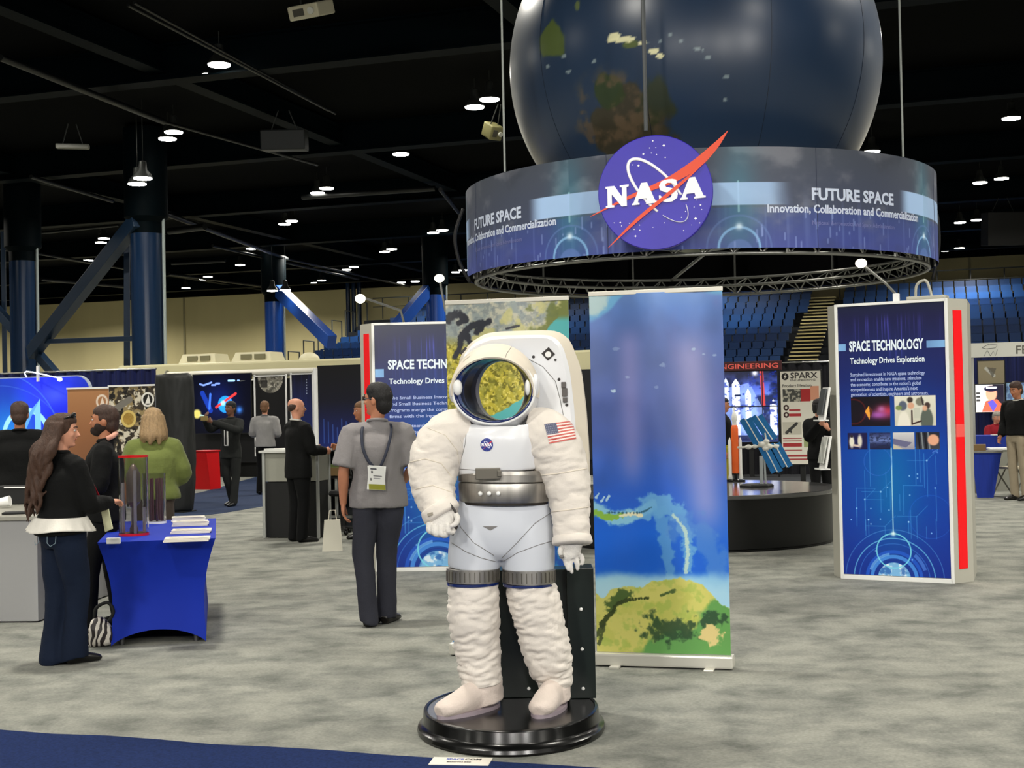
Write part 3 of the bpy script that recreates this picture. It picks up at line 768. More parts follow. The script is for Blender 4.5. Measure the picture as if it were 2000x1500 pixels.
g2 = glove([(A(1117, 1058, -.08), .056, .045), (A(1115, 1072, -.09), .05, .033), (A(1114, 1085, -.1), .046, .026), (A(1116, 1091, -.1), .04, .02)],
      [([A(1103, 1086, -.1), A(1105, 1100, -.11), A(1110, 1112, -.115)], .0115), ([A(1113, 1088, -.1), A(1114, 1104, -.11), A(1117, 1117, -.11)], .0125),
       ([A(1124, 1087, -.1), A(1127, 1101, -.105), A(1128, 1111, -.105)], .0125), ([A(1134, 1082, -.095), A(1138, 1093, -.1), A(1137, 1101, -.1)], .011),
       ([A(1101, 1064, -.1), A(1094, 1076, -.125), A(1097, 1088, -.13)], .0135)], 9)
bm = BM(); ell(bm, A(1097, 1087, -.137), (.012, .01, .009), 12); obj('thumb_tip', bm, mat('tip_grey', (120, 116, 112), rough=0.5), suit, smooth=True)
# backpack with a round opening through it
HC = (980, 763)
def outline(poly, dy, n=96, hole=None):
    out = []
    for k in range(n):
        t = 2 * PI * k / n; dx, dy2 = math.cos(t), math.sin(t)
        if hole: x, y = hole[0] + hole[2] * dx, hole[1] + hole[3] * dy2
        else:
            best = 0
            for i in range(len(poly)):
                (x0, y0), (x1, y1) = poly[i], poly[(i + 1) % len(poly)]
                ex, ey = x1 - x0, y1 - y0; den = dx * ey - dy2 * ex
                if abs(den) < 1e-9: continue
                s = ((x0 - HC[0]) * ey - (y0 - HC[1]) * ex) / den; u = ((x0 - HC[0]) * dy2 - (y0 - HC[1]) * dx) / den
                if s > 0 and -1e-6 <= u <= 1 + 1e-6: best = max(best, s)
            x, y = HC[0] + dx * best, HC[1] + dy2 * best
        out.append(A(x, y, dy))
    return out
def ringloft(bm, rings, closed=True):
    V = [[bm.verts.new(p) for p in r] for r in rings]; n = len(V[0])
    m = len(V) if closed else len(V) - 1
    for i in range(m):
        a, b = V[i], V[(i + 1) % len(V)]
        for k in range(n): bm.faces.new((a[k], a[(k + 1) % n], b[(k + 1) % n], b[k]))
    return fixn(bm)
front = [(905, 702), (925, 676), (962, 662), (1072, 659), (1092, 678), (1105, 725), (1114, 800), (1121, 905), (1121, 950), (905, 950)]
mid0 = [(900, 702), (922, 672), (958, 656), (1076, 653), (1099, 674), (1113, 722), (1122, 800), (1129, 905), (1129, 955), (900, 955)]
mid = [(893, 706), (917, 670), (954, 648), (1085, 644), (1113, 662), (1134, 716), (1144, 800), (1151, 905), (1148, 962), (893, 962)]
bak = [(900, 710), (922, 674), (958, 652), (1086, 648), (1114, 666), (1136, 720), (1146, 800), (1153, 905), (1150, 960), (900, 960)]
def densify(poly, r=.18, n=5):
    """round the corners"""
    out = []; m = len(poly)
    for i in range(m):
        p, q, s = Vector(poly[i - 1]), Vector(poly[i]), Vector(poly[(i + 1) % m])
        a, b = q + (p - q) * r, q + (s - q) * r
        for k in range(n + 1):
            t = k / n; out.append(tuple(a * (1 - t) ** 2 + q * 2 * t * (1 - t) + b * t * t))
    return out
bm = BM()
ringloft(bm, [outline(None, .17, hole=(980, 763, 46, 60)), outline(densify(front, .3), .11), outline(densify(mid0, .3), .13)], False)
bm2 = bpy.data.meshes.new('x'); bm.to_mesh(bm2); T_BP = bvh(bm2)
pack = obj('backpack', bm, SHELL, suit, smooth=25)
bm = BM(); ringloft(bm, [outline(densify(mid0, .3), .131), outline(densify(mid, .3), .19), outline(densify(mid, .3), .30), outline(densify(bak, .3), .33), outline(None, .33, hole=(980, 763, 44, 58)), outline(None, .172, hole=(980, 763, 46, 60))], False)
obj('backpack_cover', bm, mat('pack_cover_beige', (214, 205, 188), rough=0.6), pack, smooth=25)
def badge(px, py, r, m, sides=20, rot=0.0, name='rivet', off=.002, sy=1.0):
    bm = BM(); P = []
    for k in range(sides):
        t = 2 * PI * k / sides + rot; h = hit(T_BP, px + r * math.cos(t), py + r * sy * math.sin(t), off); P.append(h)
    if any(p is None for p in P): return
    a = [bm.verts.new(p) for p in P]; b = [bm.verts.new(p + Vector((0, .006, 0))) for p in P]
    bm.faces.new(a); bm.faces.new(b[::-1])
    for k in range(sides): bm.faces.new((a[k], b[k], b[(k + 1) % sides], a[(k + 1) % sides]))
    fixn(bm); obj(name, bm, m, pack)
DK = mat('badge_dark', (50, 46, 46), rough=0.5)
badge(1071, 691, 13.5, DK, 4, 0.05, 'emblem_plate', .003); badge(1071, 692, 6, WHT, 18, 0, 'emblem_disc', .005)
for x, y, r in ((1042, 697, 3), (1085, 703, 2.5), (1092, 741, 3), (1107, 791, 3)): badge(x, y, r, DK)
bm = BM()
for i, (x, y, w, h) in enumerate(((1101, 752, 9, 12), (1103, 766, 11, 16), (1104, 781, 9, 10))):
    p = hit(T_BP, x, y, .004) or A(x, y, .12); box(bm, p, (pr(w), .02, pr(h)), bev=.002)
obj('side_latch', bm, mat('latch_grey', (88, 84, 82), rough=0.45, metal=.5), pack)
bm = BM(); seam(bm, [T_BP], [(1030, 700), (1060, 716), (1085, 745), (1094, 780)], .002); seam(bm, [T_BP], [(1094, 780), (1100, 810), (1106, 840)], .002); obj('seam', bm, SEAMC, pack)
# helmet, a tunnel open at the face and at the back
def er(cx, cy, w, h, dy, n=96): return [A(cx + w * math.cos(2 * PI * k / n), cy + h * math.sin(2 * PI * k / n), dy) for k in range(n)]
bm = BM(); ringloft(bm, [er(984, 763, 52, 64, .17), er(980, 760, 70, 80, .12), er(974, 759, 80, 85, .04), er(967, 760, 83, 80, -.05), er(964, 762, 81, 70, -.12), er(964, 762, 78, 64, -.145)], False)
helmet = obj('helmet', bm, SHELL, suit, smooth=True)
bm = BM(); ringloft(bm, [er(964, 762, 78, 64, -.145), er(964, 762, 75, 61.5, -.15), er(965, 761, 73, 60, -.13), er(967, 761, 69, 60, -.08)], False); obj('face_rim', bm, NAVYL, helmet, smooth=True)
bm = BM(); ringloft(bm, [er(967, 761, 69, 60, -.08), er(968, 762, 66, 60.5, -.05), er(968, 762, 68, 61, -.045), er(971, 763, 64, 61, .0), er(975, 763, 55, 60, .06)], False); obj('inner_lining', bm, mat('lining_black', (5, 9, 18), rough=0.25, spec=.3), helmet, smooth=True)
bm = BM(); ringloft(bm, [er(975, 763, 55, 60, .06), er(978, 763, 49, 58.5, .11)], False); obj('back_lining', bm, mat('lining_dark', (12, 13, 14), rough=0.5), helmet, smooth=True)
bm = BM(); ringloft(bm, [er(978, 763, 49, 58.5, .11), er(980, 763, 45, 57, .16), er(981, 763, 45, 57, .33), er(981, 763, 47, 59, .335)], False); obj('opening_rim', bm, mat('rim_pale', (150, 145, 138), rough=0.4), helmet, smooth=True)
bm = BM(); tube(bm, [A(964 + 80 * math.cos(t), 762 + 66 * math.sin(t), -.135) for t in [2 * PI * k / 72 for k in range(72)]], .008, 10, closed=True); obj('neck_ring', bm, WHT, helmet, smooth=True)
# brow
def brow():
    bm = BM(); rings = []; n = 64
    prof = [(.10, 76, 88), (.04, 83, 94), (-.04, 86, 94), (-.11, 85, 86), (-.17, 82, 73), (-.185, 80, 68), (-.18, 77, 65), (-.15, 77, 68), (-.1, 80, 78), (0, 81, 86), (.09, 73, 84)]
    for i in range(n + 1):
        t = PI * (-.04 + 1.08 * i / n); ring = []
        side = abs(math.cos(t))
        for d, w, h in prof:
            dd = d + (.035 * side ** 3 if d < -.05 else 0)
            ring.append(bm.verts.new(A(965 + (w + .5) * math.cos(t) + (d + .1) * 40, 765 - h * math.sin(t), dd)))
        rings.append(ring)
    m = len(prof)
    for a, b in zip(rings, rings[1:]):
        for k in range(m): bm.faces.new((a[k], a[(k + 1) % m], b[(k + 1) % m], b[k]))
    bm.faces.new(rings[0]); bm.faces.new(rings[-1][::-1]); return fixn(bm)
me = bpy.data.meshes.new('b'); b_ = brow(); b_.to_mesh(me); b_.free(); T_BR = bvh(me)
br = obj('helmet_brow', me, SUITW, helmet, smooth=50)
bm = BM(); box(bm, hit(T_BR, 905, 685, .003) or A(905, 685, -.1), (.012, .012, .042), rot=Matrix.Rotation(.75, 4, 'Y'), bev=.003); obj('brow_clip', bm, DK, br)
bm = BM(); seam(bm, [T_BR], [(985, 703), (990, 690), (1000, 676)], .0012); obj('seam', bm, SEAMC, br)
for x, y, w in ((894, 757, 9), (1030, 757, 5)):
    p = A(x, y, -.155); bm = BM(); ell(bm, p, (pr(w), .02, pr(15)), 20); obj('pivot_knob', bm, WHT, helmet, smooth=True)
for q_ in ((884, 765, -.08, 7, .05, 20), (1046, 752, -.09, 7, .06, 22)): bm = BM(); ell(bm, A(*q_[:3]), (pr(q_[3]), q_[4], pr(q_[5])), 20); obj('ear_cap', bm, SHELL, helmet, smooth=True)
# flag and emblem patches
def letters(cv, x0, y0, x1, y1, col, slope=0.0, wt=1.0):
    """the four serif capitals of the sign, drawn into a canvas box"""
    w = x1 - x0; h = y1 - y0
    for pl in NASA_POLYS: cv.poly([(x0 + w * a, y1 - h * b - slope * a * w) for a, b in pl], col)
def strokes():
    P = []
    def st(*q): P.append(list(q))
    # N
    st((0, 0), (.085, 0), (.085, .09), (.062, .11), (.062, .62), (.16, 0), (.212, 0), (.212, .89), (.235, .91), (.235, 1), (.145, 1), (.145, .91), (.166, .89), (.166, .46), (.09, 1), (0, 1), (0, .91), (.018, .89), (.018, .11), (0, .09))
    for o in (.265, .745):
        st((o, 0), (o + .075, 0), (o + .075, .08), (o + .058, .1), (o + .067, .26), (o + .145, .26), (o + .155, .1), (o + .14, .08), (o + .14, 0), (o + .255, 0), (o + .255, .08), (o + .235, .1), (o + .155, 1), (o + .095, 1), (o + .015, .1), (o, .08))
    S = [(.98, .70), (.93, .97), (.72, 1.03), (.45, 1.03), (.15, .97), (.02, .78), (.06, .58), (.25, .47), (.6, .38), (.68, .27), (.6, .17), (.4, .15), (.2, .2), (.08, .32), (.0, .32), (.02, .0), (.1, .0), (.15, .05), (.4, -.03), (.7, -.02), (.95, .12), (1.0, .32), (.92, .52), (.7, .6), (.4, .68), (.33, .78), (.45, .87), (.65, .85), (.8, .76), (.9, .68)]
    st(*[(.535 + .19 * a, b) for a, b in S])
    return P
NASA_POLYS = strokes()
def blade(c, n=10):
    P, Q = spline([Vector((x, y, 0)) for x, y, w in c], [(w, w) for x, y, w in c], n); a, b = [], []
    for i, p in enumerate(P):
        t = (P[min(i + 1, len(P) - 1)] - P[max(i - 1, 0)]).normalized(); q = Vector((-t.y, t.x, 0)) * Q[i][0]
        a.append(((p + q).x, (p + q).y)); b.append(((p - q).x, (p - q).y))
    return a + b[::-1]
SWOOSH = [blade([(-1.14, -.37, .004), (-.5, -.085, .028), (-.03, .085, .045), (.32, .22, .07), (.72, .45, .085), (1.05, .74, .055), (1.28, 1.0, .003)]),
          blade([(-.84, -.94, .003), (-.33, -.48, .03), (.1, -.15, .032), (.45, .12, .028), (.84, .44, .002)])]
def orbit(n=60, a=.72, b=.27, cx=.05, cy=.03, rot=-49, t0=0, t1=360):
    o = []
    for k in range(n + 1):
        t = R(t0 + (t1 - t0) * k / n); x, y = a * math.cos(t), b * math.sin(t); c, s = math.cos(R(rot)), math.sin(R(rot))
        o.append((cx + x * c - y * s, cy + x * s + y * c))
    return o
def emblem_canvas(n=56, bg=(255, 255, 255)):
    cv = Cv(n, 1.0, bg); cv.disc(.5, .5, .46, (44, 58, 140))
    f = lambda p: (.5 + .46 * p[0] * .88, .5 - .46 * p[1] * .88)
    random.seed(5)
    for k in range(22):
        t = random.random() * 6.28; r = random.random() ** .5 * .4; cv.disc(.5 + r * math.cos(t), .5 - r * math.sin(t), .006, (230, 235, 255))
    o = orbit()
    for p, q in zip(o, o[1:]): cv.line(*f(p), *f(q), .014, (240, 240, 255))
    for s in SWOOSH: cv.poly([f(p) for p in s], (214, 62, 70))
    letters(cv, .12, .4, .88, .6, (255, 255, 255))
    return cv
patch('emblem_patch', [T_TO], emblem_canvas(60, (228, 229, 232)), [(937.5, 854.5), (964.5, 854.5), (964.5, 882.5), (937.5, 882.5)], PRINT, suit, .003, rnd=True, label='round blue emblem on the chest')
fl = Cv(80, .66, (236, 228, 222))
for k in range(7): fl.rect(0, k * 2 * .66 / 13, 1, (k * 2 + 1) * .66 / 13, (190, 74, 64))
fl.rect(0, 0, .42, .66 * 7 / 13, (84, 88, 112))
for j in range(5):
    for i in range(6): fl.disc(.04 + i * .068, .04 + j * .07, .009, (190, 190, 200))
patch('flag_patch', [TA[1]], fl, [(1063, 829), (1117, 822), (1125, 857), (1073, 867)], PRINT, suit, .003, label='small striped flag with a blue corner')
# ------------------------------------------------------------------ hanging fabric ring with its truss
RC = Vector((2.22, 16.3, 0)); RR = 2.72; Z0, Z1 = 3.12, 4.12
def rbend(r):
    def f(x, z, d):
        ph = x / RR; return np.stack([(r + d) * np.sin(ph), -(r + d) * np.cos(ph), z], -1)
    return f
ring = thing('hanging_ring_sign', 'large curved blue fabric ring sign hanging round the foot of the globe', 'ring sign', (RC.x, RC.y, 0))
W = 520; cv = Cv(W, 1.0 / (RR * PI / 2), (56, 72, 128)); a_ = cv.asp      # one quarter of the ring, 0..90 degrees
cv.grad([(0, (66, 72, 84)), (.14, (64, 72, 96)), (.3 * a_ + .05, (58, 74, 122)), (a_, (62, 74, 150))])
cl = cv.n(9, 14, 3, 5); cv.mix(sstep(.5, .75, cl) * (1 - sstep(.12, .26, cv.Y)) * .55, (138, 138, 146))
cl = cv.n(6, 10, 9, 5); cv.mix(sstep(.52, .75, cl) * (1 - sstep(.15, .3, cv.Y)) * .5, (44, 48, 58))
st = vnoise(cv.X * 150, cv.Y * 2, cv.X * 0, 4); cv.mix(sstep(.6, .95, st) * sstep(.08, .2, cv.Y) * .3, (130, 150, 210))
def dg(d): return ((d + 36 + 3600) % 90) / 90          # quarter starts at -36 degrees
for mdeg in (1.0, 54.0):
    x = dg(mdeg)
    for xx in (x, x - 1, x + 1):
        cv.glow(xx, a_ * .62, .045, (58, 128, 150), .6, ry=.16)
        cv.line(xx, .08, xx, a_ - .085, .0022, (150, 200, 210), .8)
        cv.ring(xx, a_ + .0, .048, .0035, (130, 180, 225), .9); cv.ring(xx, a_, .075, .002, (100, 130, 190), .5); cv.glow(xx, a_ - .05, .008, (220, 240, 255), 1)
        cv.disc(xx, a_ + .012, .032, (96, 124, 190), .7)
# the light bar from -48 to +13 degrees, fading at both ends
bar = (np.abs(cv.Y - a_ * .46) < .026)
for s0, s1 in ((-48, 13), (42, 103)):
    dd = cv.X * 90 - 36
    m = sstep(s0, s0 + 5, dd) * (1 - sstep(s1 - 6, s1, dd)); m = np.maximum(m, sstep(s0, s0 + 5, dd - 90) * (1 - sstep(s1 - 6, s1, dd - 90)))
    cv.mix(bar * m * .85, (168, 200, 240))
random.seed(11)
for k in range(60):
    x = random.random(); y = a_ * (.6 + .4 * random.random()); cv.line(x, y, x, y + random.random() * .03, .0015, (150, 170, 225), .5)
FAB = mat('ring_fabric', rough=0.55, attr='print')
for q in range(4):
    p0 = R(-36 + 90 * q)
    me = grid_mesh('fabric_panel', cv, lambda U, V: (RR * np.sin(p0 + U * PI / 2), -RR * np.cos(p0 + U * PI / 2), Z1 + (Z0 - Z1) * V))
    o = obj('fabric_panel', me, FAB, ring)
    for k, dd in enumerate((17, 7, 17)):
        ph0 = R(dd + 90 * q); arc = ph0 * RR
        s, sz, bo, wd, z = (('FUTURE SPACE', .165, .006, R(23) * RR, 3.60), ('Innovation, Collaboration and Commercialization', .115, .0035, R(43.5) * RR, 3.47), ('National Aeronautics and Space Administration', .062, 0, R(23) * RR, 3.35))[k]
        text_on('lettering', s, sz, arc, z, 0, mat('print_white', (205, 215, 235), rough=.5) if k < 2 else mat('print_mauve', (120, 124, 178), rough=.5), o, bold=bo, width=wd, bend=rbend(RR + .004))
bm = BM()
for k in range(8):
    ph = R(18.2 + 45 * k); c = Vector((RR * math.sin(ph), -RR * math.cos(ph), 0)) * 1.0012
    box(bm, (c.x, c.y, (Z0 + Z1) / 2), (.004, .003, Z1 - Z0), rz=ph)
obj('panel_seams', bm, mat('seam_dark', (50, 56, 80), rough=.7), ring)
ALU = mat('truss_aluminium', (150, 150, 145), rough=0.35, metal=0.85)
def circ(r, z, n=96): return [(r * math.sin(2 * PI * k / n), -r * math.cos(2 * PI * k / n), z) for k in range(n)]
me = bpy.data.meshes.new('liner'); bm = BM(); tube(bm, [(0, 0, Z0 + .004), (0, 0, Z1 - .004)], RR - .012, 128, cap=False); obj('black_liner', bm, mat('liner_black', (6, 6, 7), rough=.95, spec=.05), ring, smooth=True)
for z, r in ((3.08, 2.62), (3.30, 2.62), (3.19, 2.48), (4.06, 2.66)):
    bm = BM(); tube(bm, circ(r, z), .019, 8, closed=True); obj('truss_chord', bm, ALU, ring, smooth=True)
bm = BM(); n = 56
for k in range(n):
    a0, a1, a2 = [2 * PI * (k + t) / n for t in (0, .5, 1)]
    P = lambda r, z, a: Vector((r * math.sin(a), -r * math.cos(a), z))
    cyl(bm, P(2.62, 3.08, a0), P(2.62, 3.30, a1), .009, 6); cyl(bm, P(2.62, 3.30, a1), P(2.62, 3.08, a2), .009, 6)
    cyl(bm, P(2.62, 3.08, a0), P(2.48, 3.19, a1), .008, 6); cyl(bm, P(2.62, 3.30, a1), P(2.48, 3.19, a2), .008, 6)
obj('truss_lacing', bm, ALU, ring, smooth=40)
for k in range(12):
    bm = BM(); a0 = 2 * PI * k / 12 + .2; cyl(bm, (2.68 * math.sin(a0), -2.68 * math.cos(a0), 3.08), (2.68 * math.sin(a0), -2.68 * math.cos(a0), 4.1), .014, 8); obj('frame_upright', bm, ALU, ring)
bm = BM(); cyl(bm, (0, -2.6, 3.3), (0, 2.6, 3.3), .02, 8); obj('cross_bar', bm, ALU, ring)
BLKC = mat('black_cable', (12, 12, 12), rough=.6)
bm = BM(); tube(bm, [(2.74, .0, 3.95), (2.82, -.05, 3.8), (2.84, -.05, 3.4), (2.76, -.03, 3.0)], .02, 8, sm=6); obj('looped_cable', bm, BLKC, ring, smooth=True); bm = BM(); tube(bm, [(-2.74, -.4, 3.9), (-2.84, -.4, 3.6), (-2.8, -.4, 3.3), (-2.68, -.38, 3.05)], .02, 8, sm=6); obj('looped_cable', bm, BLKC, ring, smooth=True)
CABG = mat('steel_cable', (150, 155, 150), rough=.4, metal=.3)
for a0, b0, lab in ((986, 336, 'thin steel cable left of the dark globe holding the ring'), (1262, 266, 'dark cable running down the globe front to the round emblem sign'), (1764, 322, 'thin steel cable right of the dark globe holding the ring')):
    px = a0
    best = None
    for k in range(720):
        ph = PI * 2 * k / 720 - PI / 2
        X, Y = RC.x + (RR + .01) * math.sin(ph), RC.y - (RR + .01) * math.cos(ph)
        if Y > RC.y + .6: continue
        v = at(px, b0, Y).x - X
        if best is None or abs(v) < best[0]: best = (abs(v), X, Y)
    X, Y = best[1:]
    if px == 1262: X, Y = at(1262, 266, 13.35).x, 13.35
    bm = BM(); cyl(bm, (0, 0, 4.12 if px != 1262 else 4.25), (0.0, 0, 9.5), .012 if px != 1262 else .02, 8)
    o = obj('hanging_cable', bm, CABG if px != 1262 else mat('cable_grey', (70, 74, 76), rough=.5), label=lab, cat='cable', group='cables holding the ring and sign'); o.location = (X, Y, 0)

# ------------------------------------------------------------------ globe
gm = bpy.data.materials.new('globe_print'); gm.use_nodes = True; MC['globe_print'] = gm
nt = gm.node_tree; b = nt.nodes['Principled BSDF']
b.inputs['Roughness'].default_value = 0.32; b.inputs['Sheen Weight'].default_value = .25; b.inputs['Sheen Roughness'].default_value = .35; b.inputs['Specular IOR Level'].default_value = .45
b.inputs['Sheen Tint'].default_value = (1, .97, .85, 1)
va = nt.nodes.new('ShaderNodeVertexColor'); va.layer_name = 'print'; nt.links.new(va.outputs['Color'], b.inputs['Base Color'])
GR = 2.17; GZ = 5.57
gv = Cv(760, .5, (36, 54, 78))
gv.mix(gv.n(5, 5, 3) * .8, (24, 42, 66)); gv.mix(sstep(.45, .8, gv.n(3, 5, 8)) * .5, (58, 80, 114))
# longitude 0..360 -> x 0..1 with the camera side at x=.5; latitude 90..-90 -> y 0..0.5
GC = Vector((RC.x, RC.y, GZ))
def gll(px, py):
    o = Vector((0, 0, CAMH)) - GC; d = ray(px, py).normalized(); bq = o.dot(d); q = bq * bq - o.dot(o) + GR * GR
    p = o + d * (-bq - math.sqrt(max(q, 0))); lon = math.atan2(p.x, -p.y); lat = math.asin(p.z / p.length)
    return .5 + lon / (2 * PI), .25 - lat / (2 * PI)
nz = gv.n(60, 60, 21, 4)
def land(px, py, rx, ry, col, seed, a=.9, f=40):
    x, y = gll(px, py); x2, y2 = gll(px + rx, py); x3, y3 = gll(px, py + ry)
    ax, ay = math.hypot(x2 - x, y2 - y), math.hypot(x3 - x, y3 - y)
    d = np.hypot((gv.X - x) / ax, (gv.Y - y) / ay); m = d + (gv.n(f, f, seed, 5) - .5) * 1.5
    gv.mix((1 - sstep(.75, .95, m)) * a, col)
land(1215, 245, 92, 78, (58, 52, 36), 5); land(1190, 180, 36, 40, (44, 58, 30), 6); land(1270, 210, 50, 55, (46, 52, 34), 7)
x, y = gll(1200, 240); gv.mix((1 - sstep(.03, .05, np.hypot(gv.X - x, (gv.Y - y)))) * sstep(.5, .7, gv.n(90, 90, 31, 5)) * .8, (94, 78, 60))
land(1078, 75, 26, 46, (78, 92, 40), 8); land(1128, 12, 9, 18, (92, 104, 60), 9); land(1232, 88, 30, 14, (84, 96, 44), 12)
for (cx, cy, rx, ry) in ((1205, 70, 20, 7), (1222, 78, 22, 7), (1196, 78, 12, 5), (1255, 84, 16, 5), (1275, 100, 12, 5), (1288, 109, 8, 4)):
    land(cx, cy, rx, ry, (226, 222, 176), 40 + cx % 7, .95, 120)
for (cx, cy) in ((1308, 68), (1290, 80), (1332, 80), (1362, 95), (1372, 98), (1382, 112), (1160, 120), (1100, 110), (1418, 150), (1416, 195), (1070, 130), (1110, 140)):
    land(cx, cy, 6, 4, (150, 165, 165), cx % 13, .7, 150)
def gsph(U, V):
    lo = (U - .5) * 2 * PI; la = PI / 2 - V * PI
    return GR * np.cos(la) * np.sin(lo), -GR * np.cos(la) * np.cos(lo), GR * np.sin(la)
gme = grid_mesh('globe', gv, gsph)
globe = thing('globe_balloon', 'huge dark blue inflated globe hanging at the top of the picture', 'globe', GC)
obj('globe_skin', gme, gm, globe)
bm = BM()
for k in range(10):
    lo = 2 * PI * k / 10 + .25; tube(bm, [(1.0005 * GR * math.cos(t) * math.sin(lo), -1.0005 * GR * math.cos(t) * math.cos(lo), 1.0005 * GR * math.sin(t)) for t in [R(-88 + 176 * j / 60) for j in range(61)]], .003, 5)
obj('gore_seams', bm, mat('seam_blue', (12, 22, 36), rough=.5), globe)
bm = BM(); lathe(bm, [(0, GR + .25), (.12, GR + .25), (.12, GR + .02), (.3, GR - .03), (0.0, GR - .02)], 24); obj('top_fitting', bm, BLKM, globe, smooth=40)
bm = BM(); lathe(bm, [(0, -GR - .03), (.62, -GR + .07), (.66, -GR + .1), (.6, -GR + .12), (0, -GR + .1)], 48); fixn(bm); obj('base_disc', bm, mat('globe_base', (120, 124, 104), rough=.4), globe, smooth=40)

# ------------------------------------------------------------------ round emblem sign
SP = at(1281, 378, 13.42); sr = math.atan2(SP.x - RC.x, -(SP.y - RC.y))
sr = .75 * sr
sg = thing('round_emblem_sign', 'round blue-violet emblem sign with four white letters and a red wing', 'sign', SP, sr)
SRD = .555
bm = BM(); lathe(bm, [(0, 0), (SRD - .006, 0), (SRD, .006), (SRD, .075), (SRD - .006, .08), (0, .08)], 96)
bmesh.ops.transform(bm, matrix=Matrix.Rotation(PI / 2, 4, 'X'), verts=bm.verts); fixn(bm)      # faces -y from y=-.08 to 0
bmesh.ops.transform(bm, matrix=Matrix.Translation((0, 0, 0)), verts=bm.verts)
me_ = mat('sign_blue', (52, 38, 176), rough=.35, noise=.18, nscale=1.6, emit=.0)
disc = obj('disc', bm, me_, sg, smooth=30)
YF = -.08
tilt = R(3.5)
def rt(x, z): return (x * math.cos(tilt) - z * math.sin(tilt), x * math.sin(tilt) + z * math.cos(tilt))
SW_ = mat('sign_white', (248, 246, 250), rough=.4); SRED = mat('sign_red', (226, 76, 42), rough=.4)
def orb(par, t0, t1, y):
    bm = BM(); o = orbit(60, t0=t0, t1=t1); pts = [(x * SRD, y, z * SRD) for x, z in o]
    rr = [(.0115 + .004 * math.sin(PI * k / 60), .004) for k in range(61)]
    tube(bm, pts, rr, 8, ref=(0, 1, 0) and None); return obj('orbit_line', bm, SW_, par, smooth=True)
orb(sg, 62, 292, YF - .004); orb(sg, -58, 44, YF - .004)
for k, s in enumerate(SWOOSH):
    bm = BM(); cutout(bm, [(x * SRD, z * SRD) for x, z in s], (YF - .010, YF - .022)[k], (YF, YF - .017)[k]); obj('red_wing', bm, SRED, sg)
lw, lh, lx, lz = 1.74 * SRD, .375 * SRD, -.865 * SRD, -.24 * SRD
for k, pl in enumerate(NASA_POLYS):
    bm = BM(); P = []
    for a, bb in pl:
        x = lx + lw * a; z = lz + lh * bb + .055 * (a) * SRD * 1.9; P.append((x, z))
    cutout(bm, P, YF - .016, YF); obj('letter', bm, SW_, sg)
random.seed(4)
STARS = [(-.02, .9, .018), (.17, .81, .028), (-.08, .78, .012), (.03, .78, .012), (-.05, .69, .012), (.04, .66, .012), (.19, .6, .016), (-.19, .68, .022), (-.28, .48, .024), (-.38, .5, .012), (.78, -.26, .02), (.67, -.29, .012), (.8, -.34, .012),
         (.69, -.49, .03), (.76, -.57, .014), (.52, -.36, .012), (.45, -.46, .012), (-.62, -.5, .018), (-.6, -.56, .012), (-.73, -.5, .01), (-.38, -.63, .014), (-.28, -.65, .014), (-.36, -.75, .024), (-.28, -.56, .012), (.15, -.54, .012), (.48, -.69, .014), (-.05, -.61, .01), (.72, -.17, .01), (-.46, -.52, .012), (.62, -.6, .01)]
for x, z, r in STARS:
    bm = BM(); prism(bm, [((r * .5 if k % 2 else r) * SRD * math.cos(PI * k / 4), (r * .5 if k % 2 else r) * SRD * math.sin(PI * k / 4)) for k in range(8)], 0, .003)
    bmesh.ops.transform(bm, matrix=Matrix.Translation((x * SRD, YF + .001, z * SRD)) @ Matrix.Rotation(PI / 2, 4, 'X'), verts=bm.verts); fixn(bm); obj('star', bm, SW_, sg)
bm = BM(); box(bm, (0, .06, 0), (.1, .12, .5)); obj('mounting_bracket', bm, BLKM, sg)

# ------------------------------------------------------------------ roll-up banners
def frame_of(bl, br):
    d = br - bl; return math.atan2(d.y, d.x), math.hypot(d.x, d.y)
def rollup(label, bl, br, z1, cv, wave=.007):
    rz, w = frame_of(bl, br); c = (bl + br) / 2
    t = thing('rollup_banner', label, 'banner', (c.x, c.y, 0), rz)
    cv_ = cv
    me = grid_mesh('banner', cv_, lambda U, V: ((U - .5) * w, wave * np.sin(U * 9.0 + .5) + .012 * (V - .5), z1 + (.085 - z1) * V))
    s = obj('banner_sheet', me, PRINTG, t)
    so = s.modifiers.new('thickness', 'SOLIDIFY'); so.thickness = .003; so.offset = 1
    bm = BM(); box(bm, (0, -.002, z1 + .006), (w + .006, .022, .028), bev=.004); obj('top_rail', bm, mat('rail_silver', (214, 210, 198), rough=.35, metal=.2), t)
    bm = BM(); box(bm, (0, 0.02, .045), (w + .03, .11, .075), bev=.012); obj('base_cassette', bm, mat('cassette_silver', (212, 210, 200), rough=.3, metal=.3), t)
    for s_ in (-1, 1):
        bm = BM(); box(bm, (s_ * w * .35, .02, .006), (.06, .24, .012), bev=.003); obj('foot', bm, mat('cassette_silver'), t)
    bm = BM(); cyl(bm, (0, .04, .08), (0, .04, z1), .011, 10); obj('support_pole', bm, ALU, t)
    return t
nb = Cv(300, 2.62, (70, 90, 160))        # ocean banner, drawn in widths
A_ = nb.asp
nb.grad([(0, (112, 156, 224)), (.12, (98, 140, 216)), (.3, (96, 124, 196)), (.55, (92, 114, 182)), (.8, (88, 108, 180)), (1.05, (78, 102, 180)), (1.25, (58, 100, 196)), (1.45, (42, 96, 206)), (1.75, (32, 104, 222)), (A_, (32, 104, 222))])
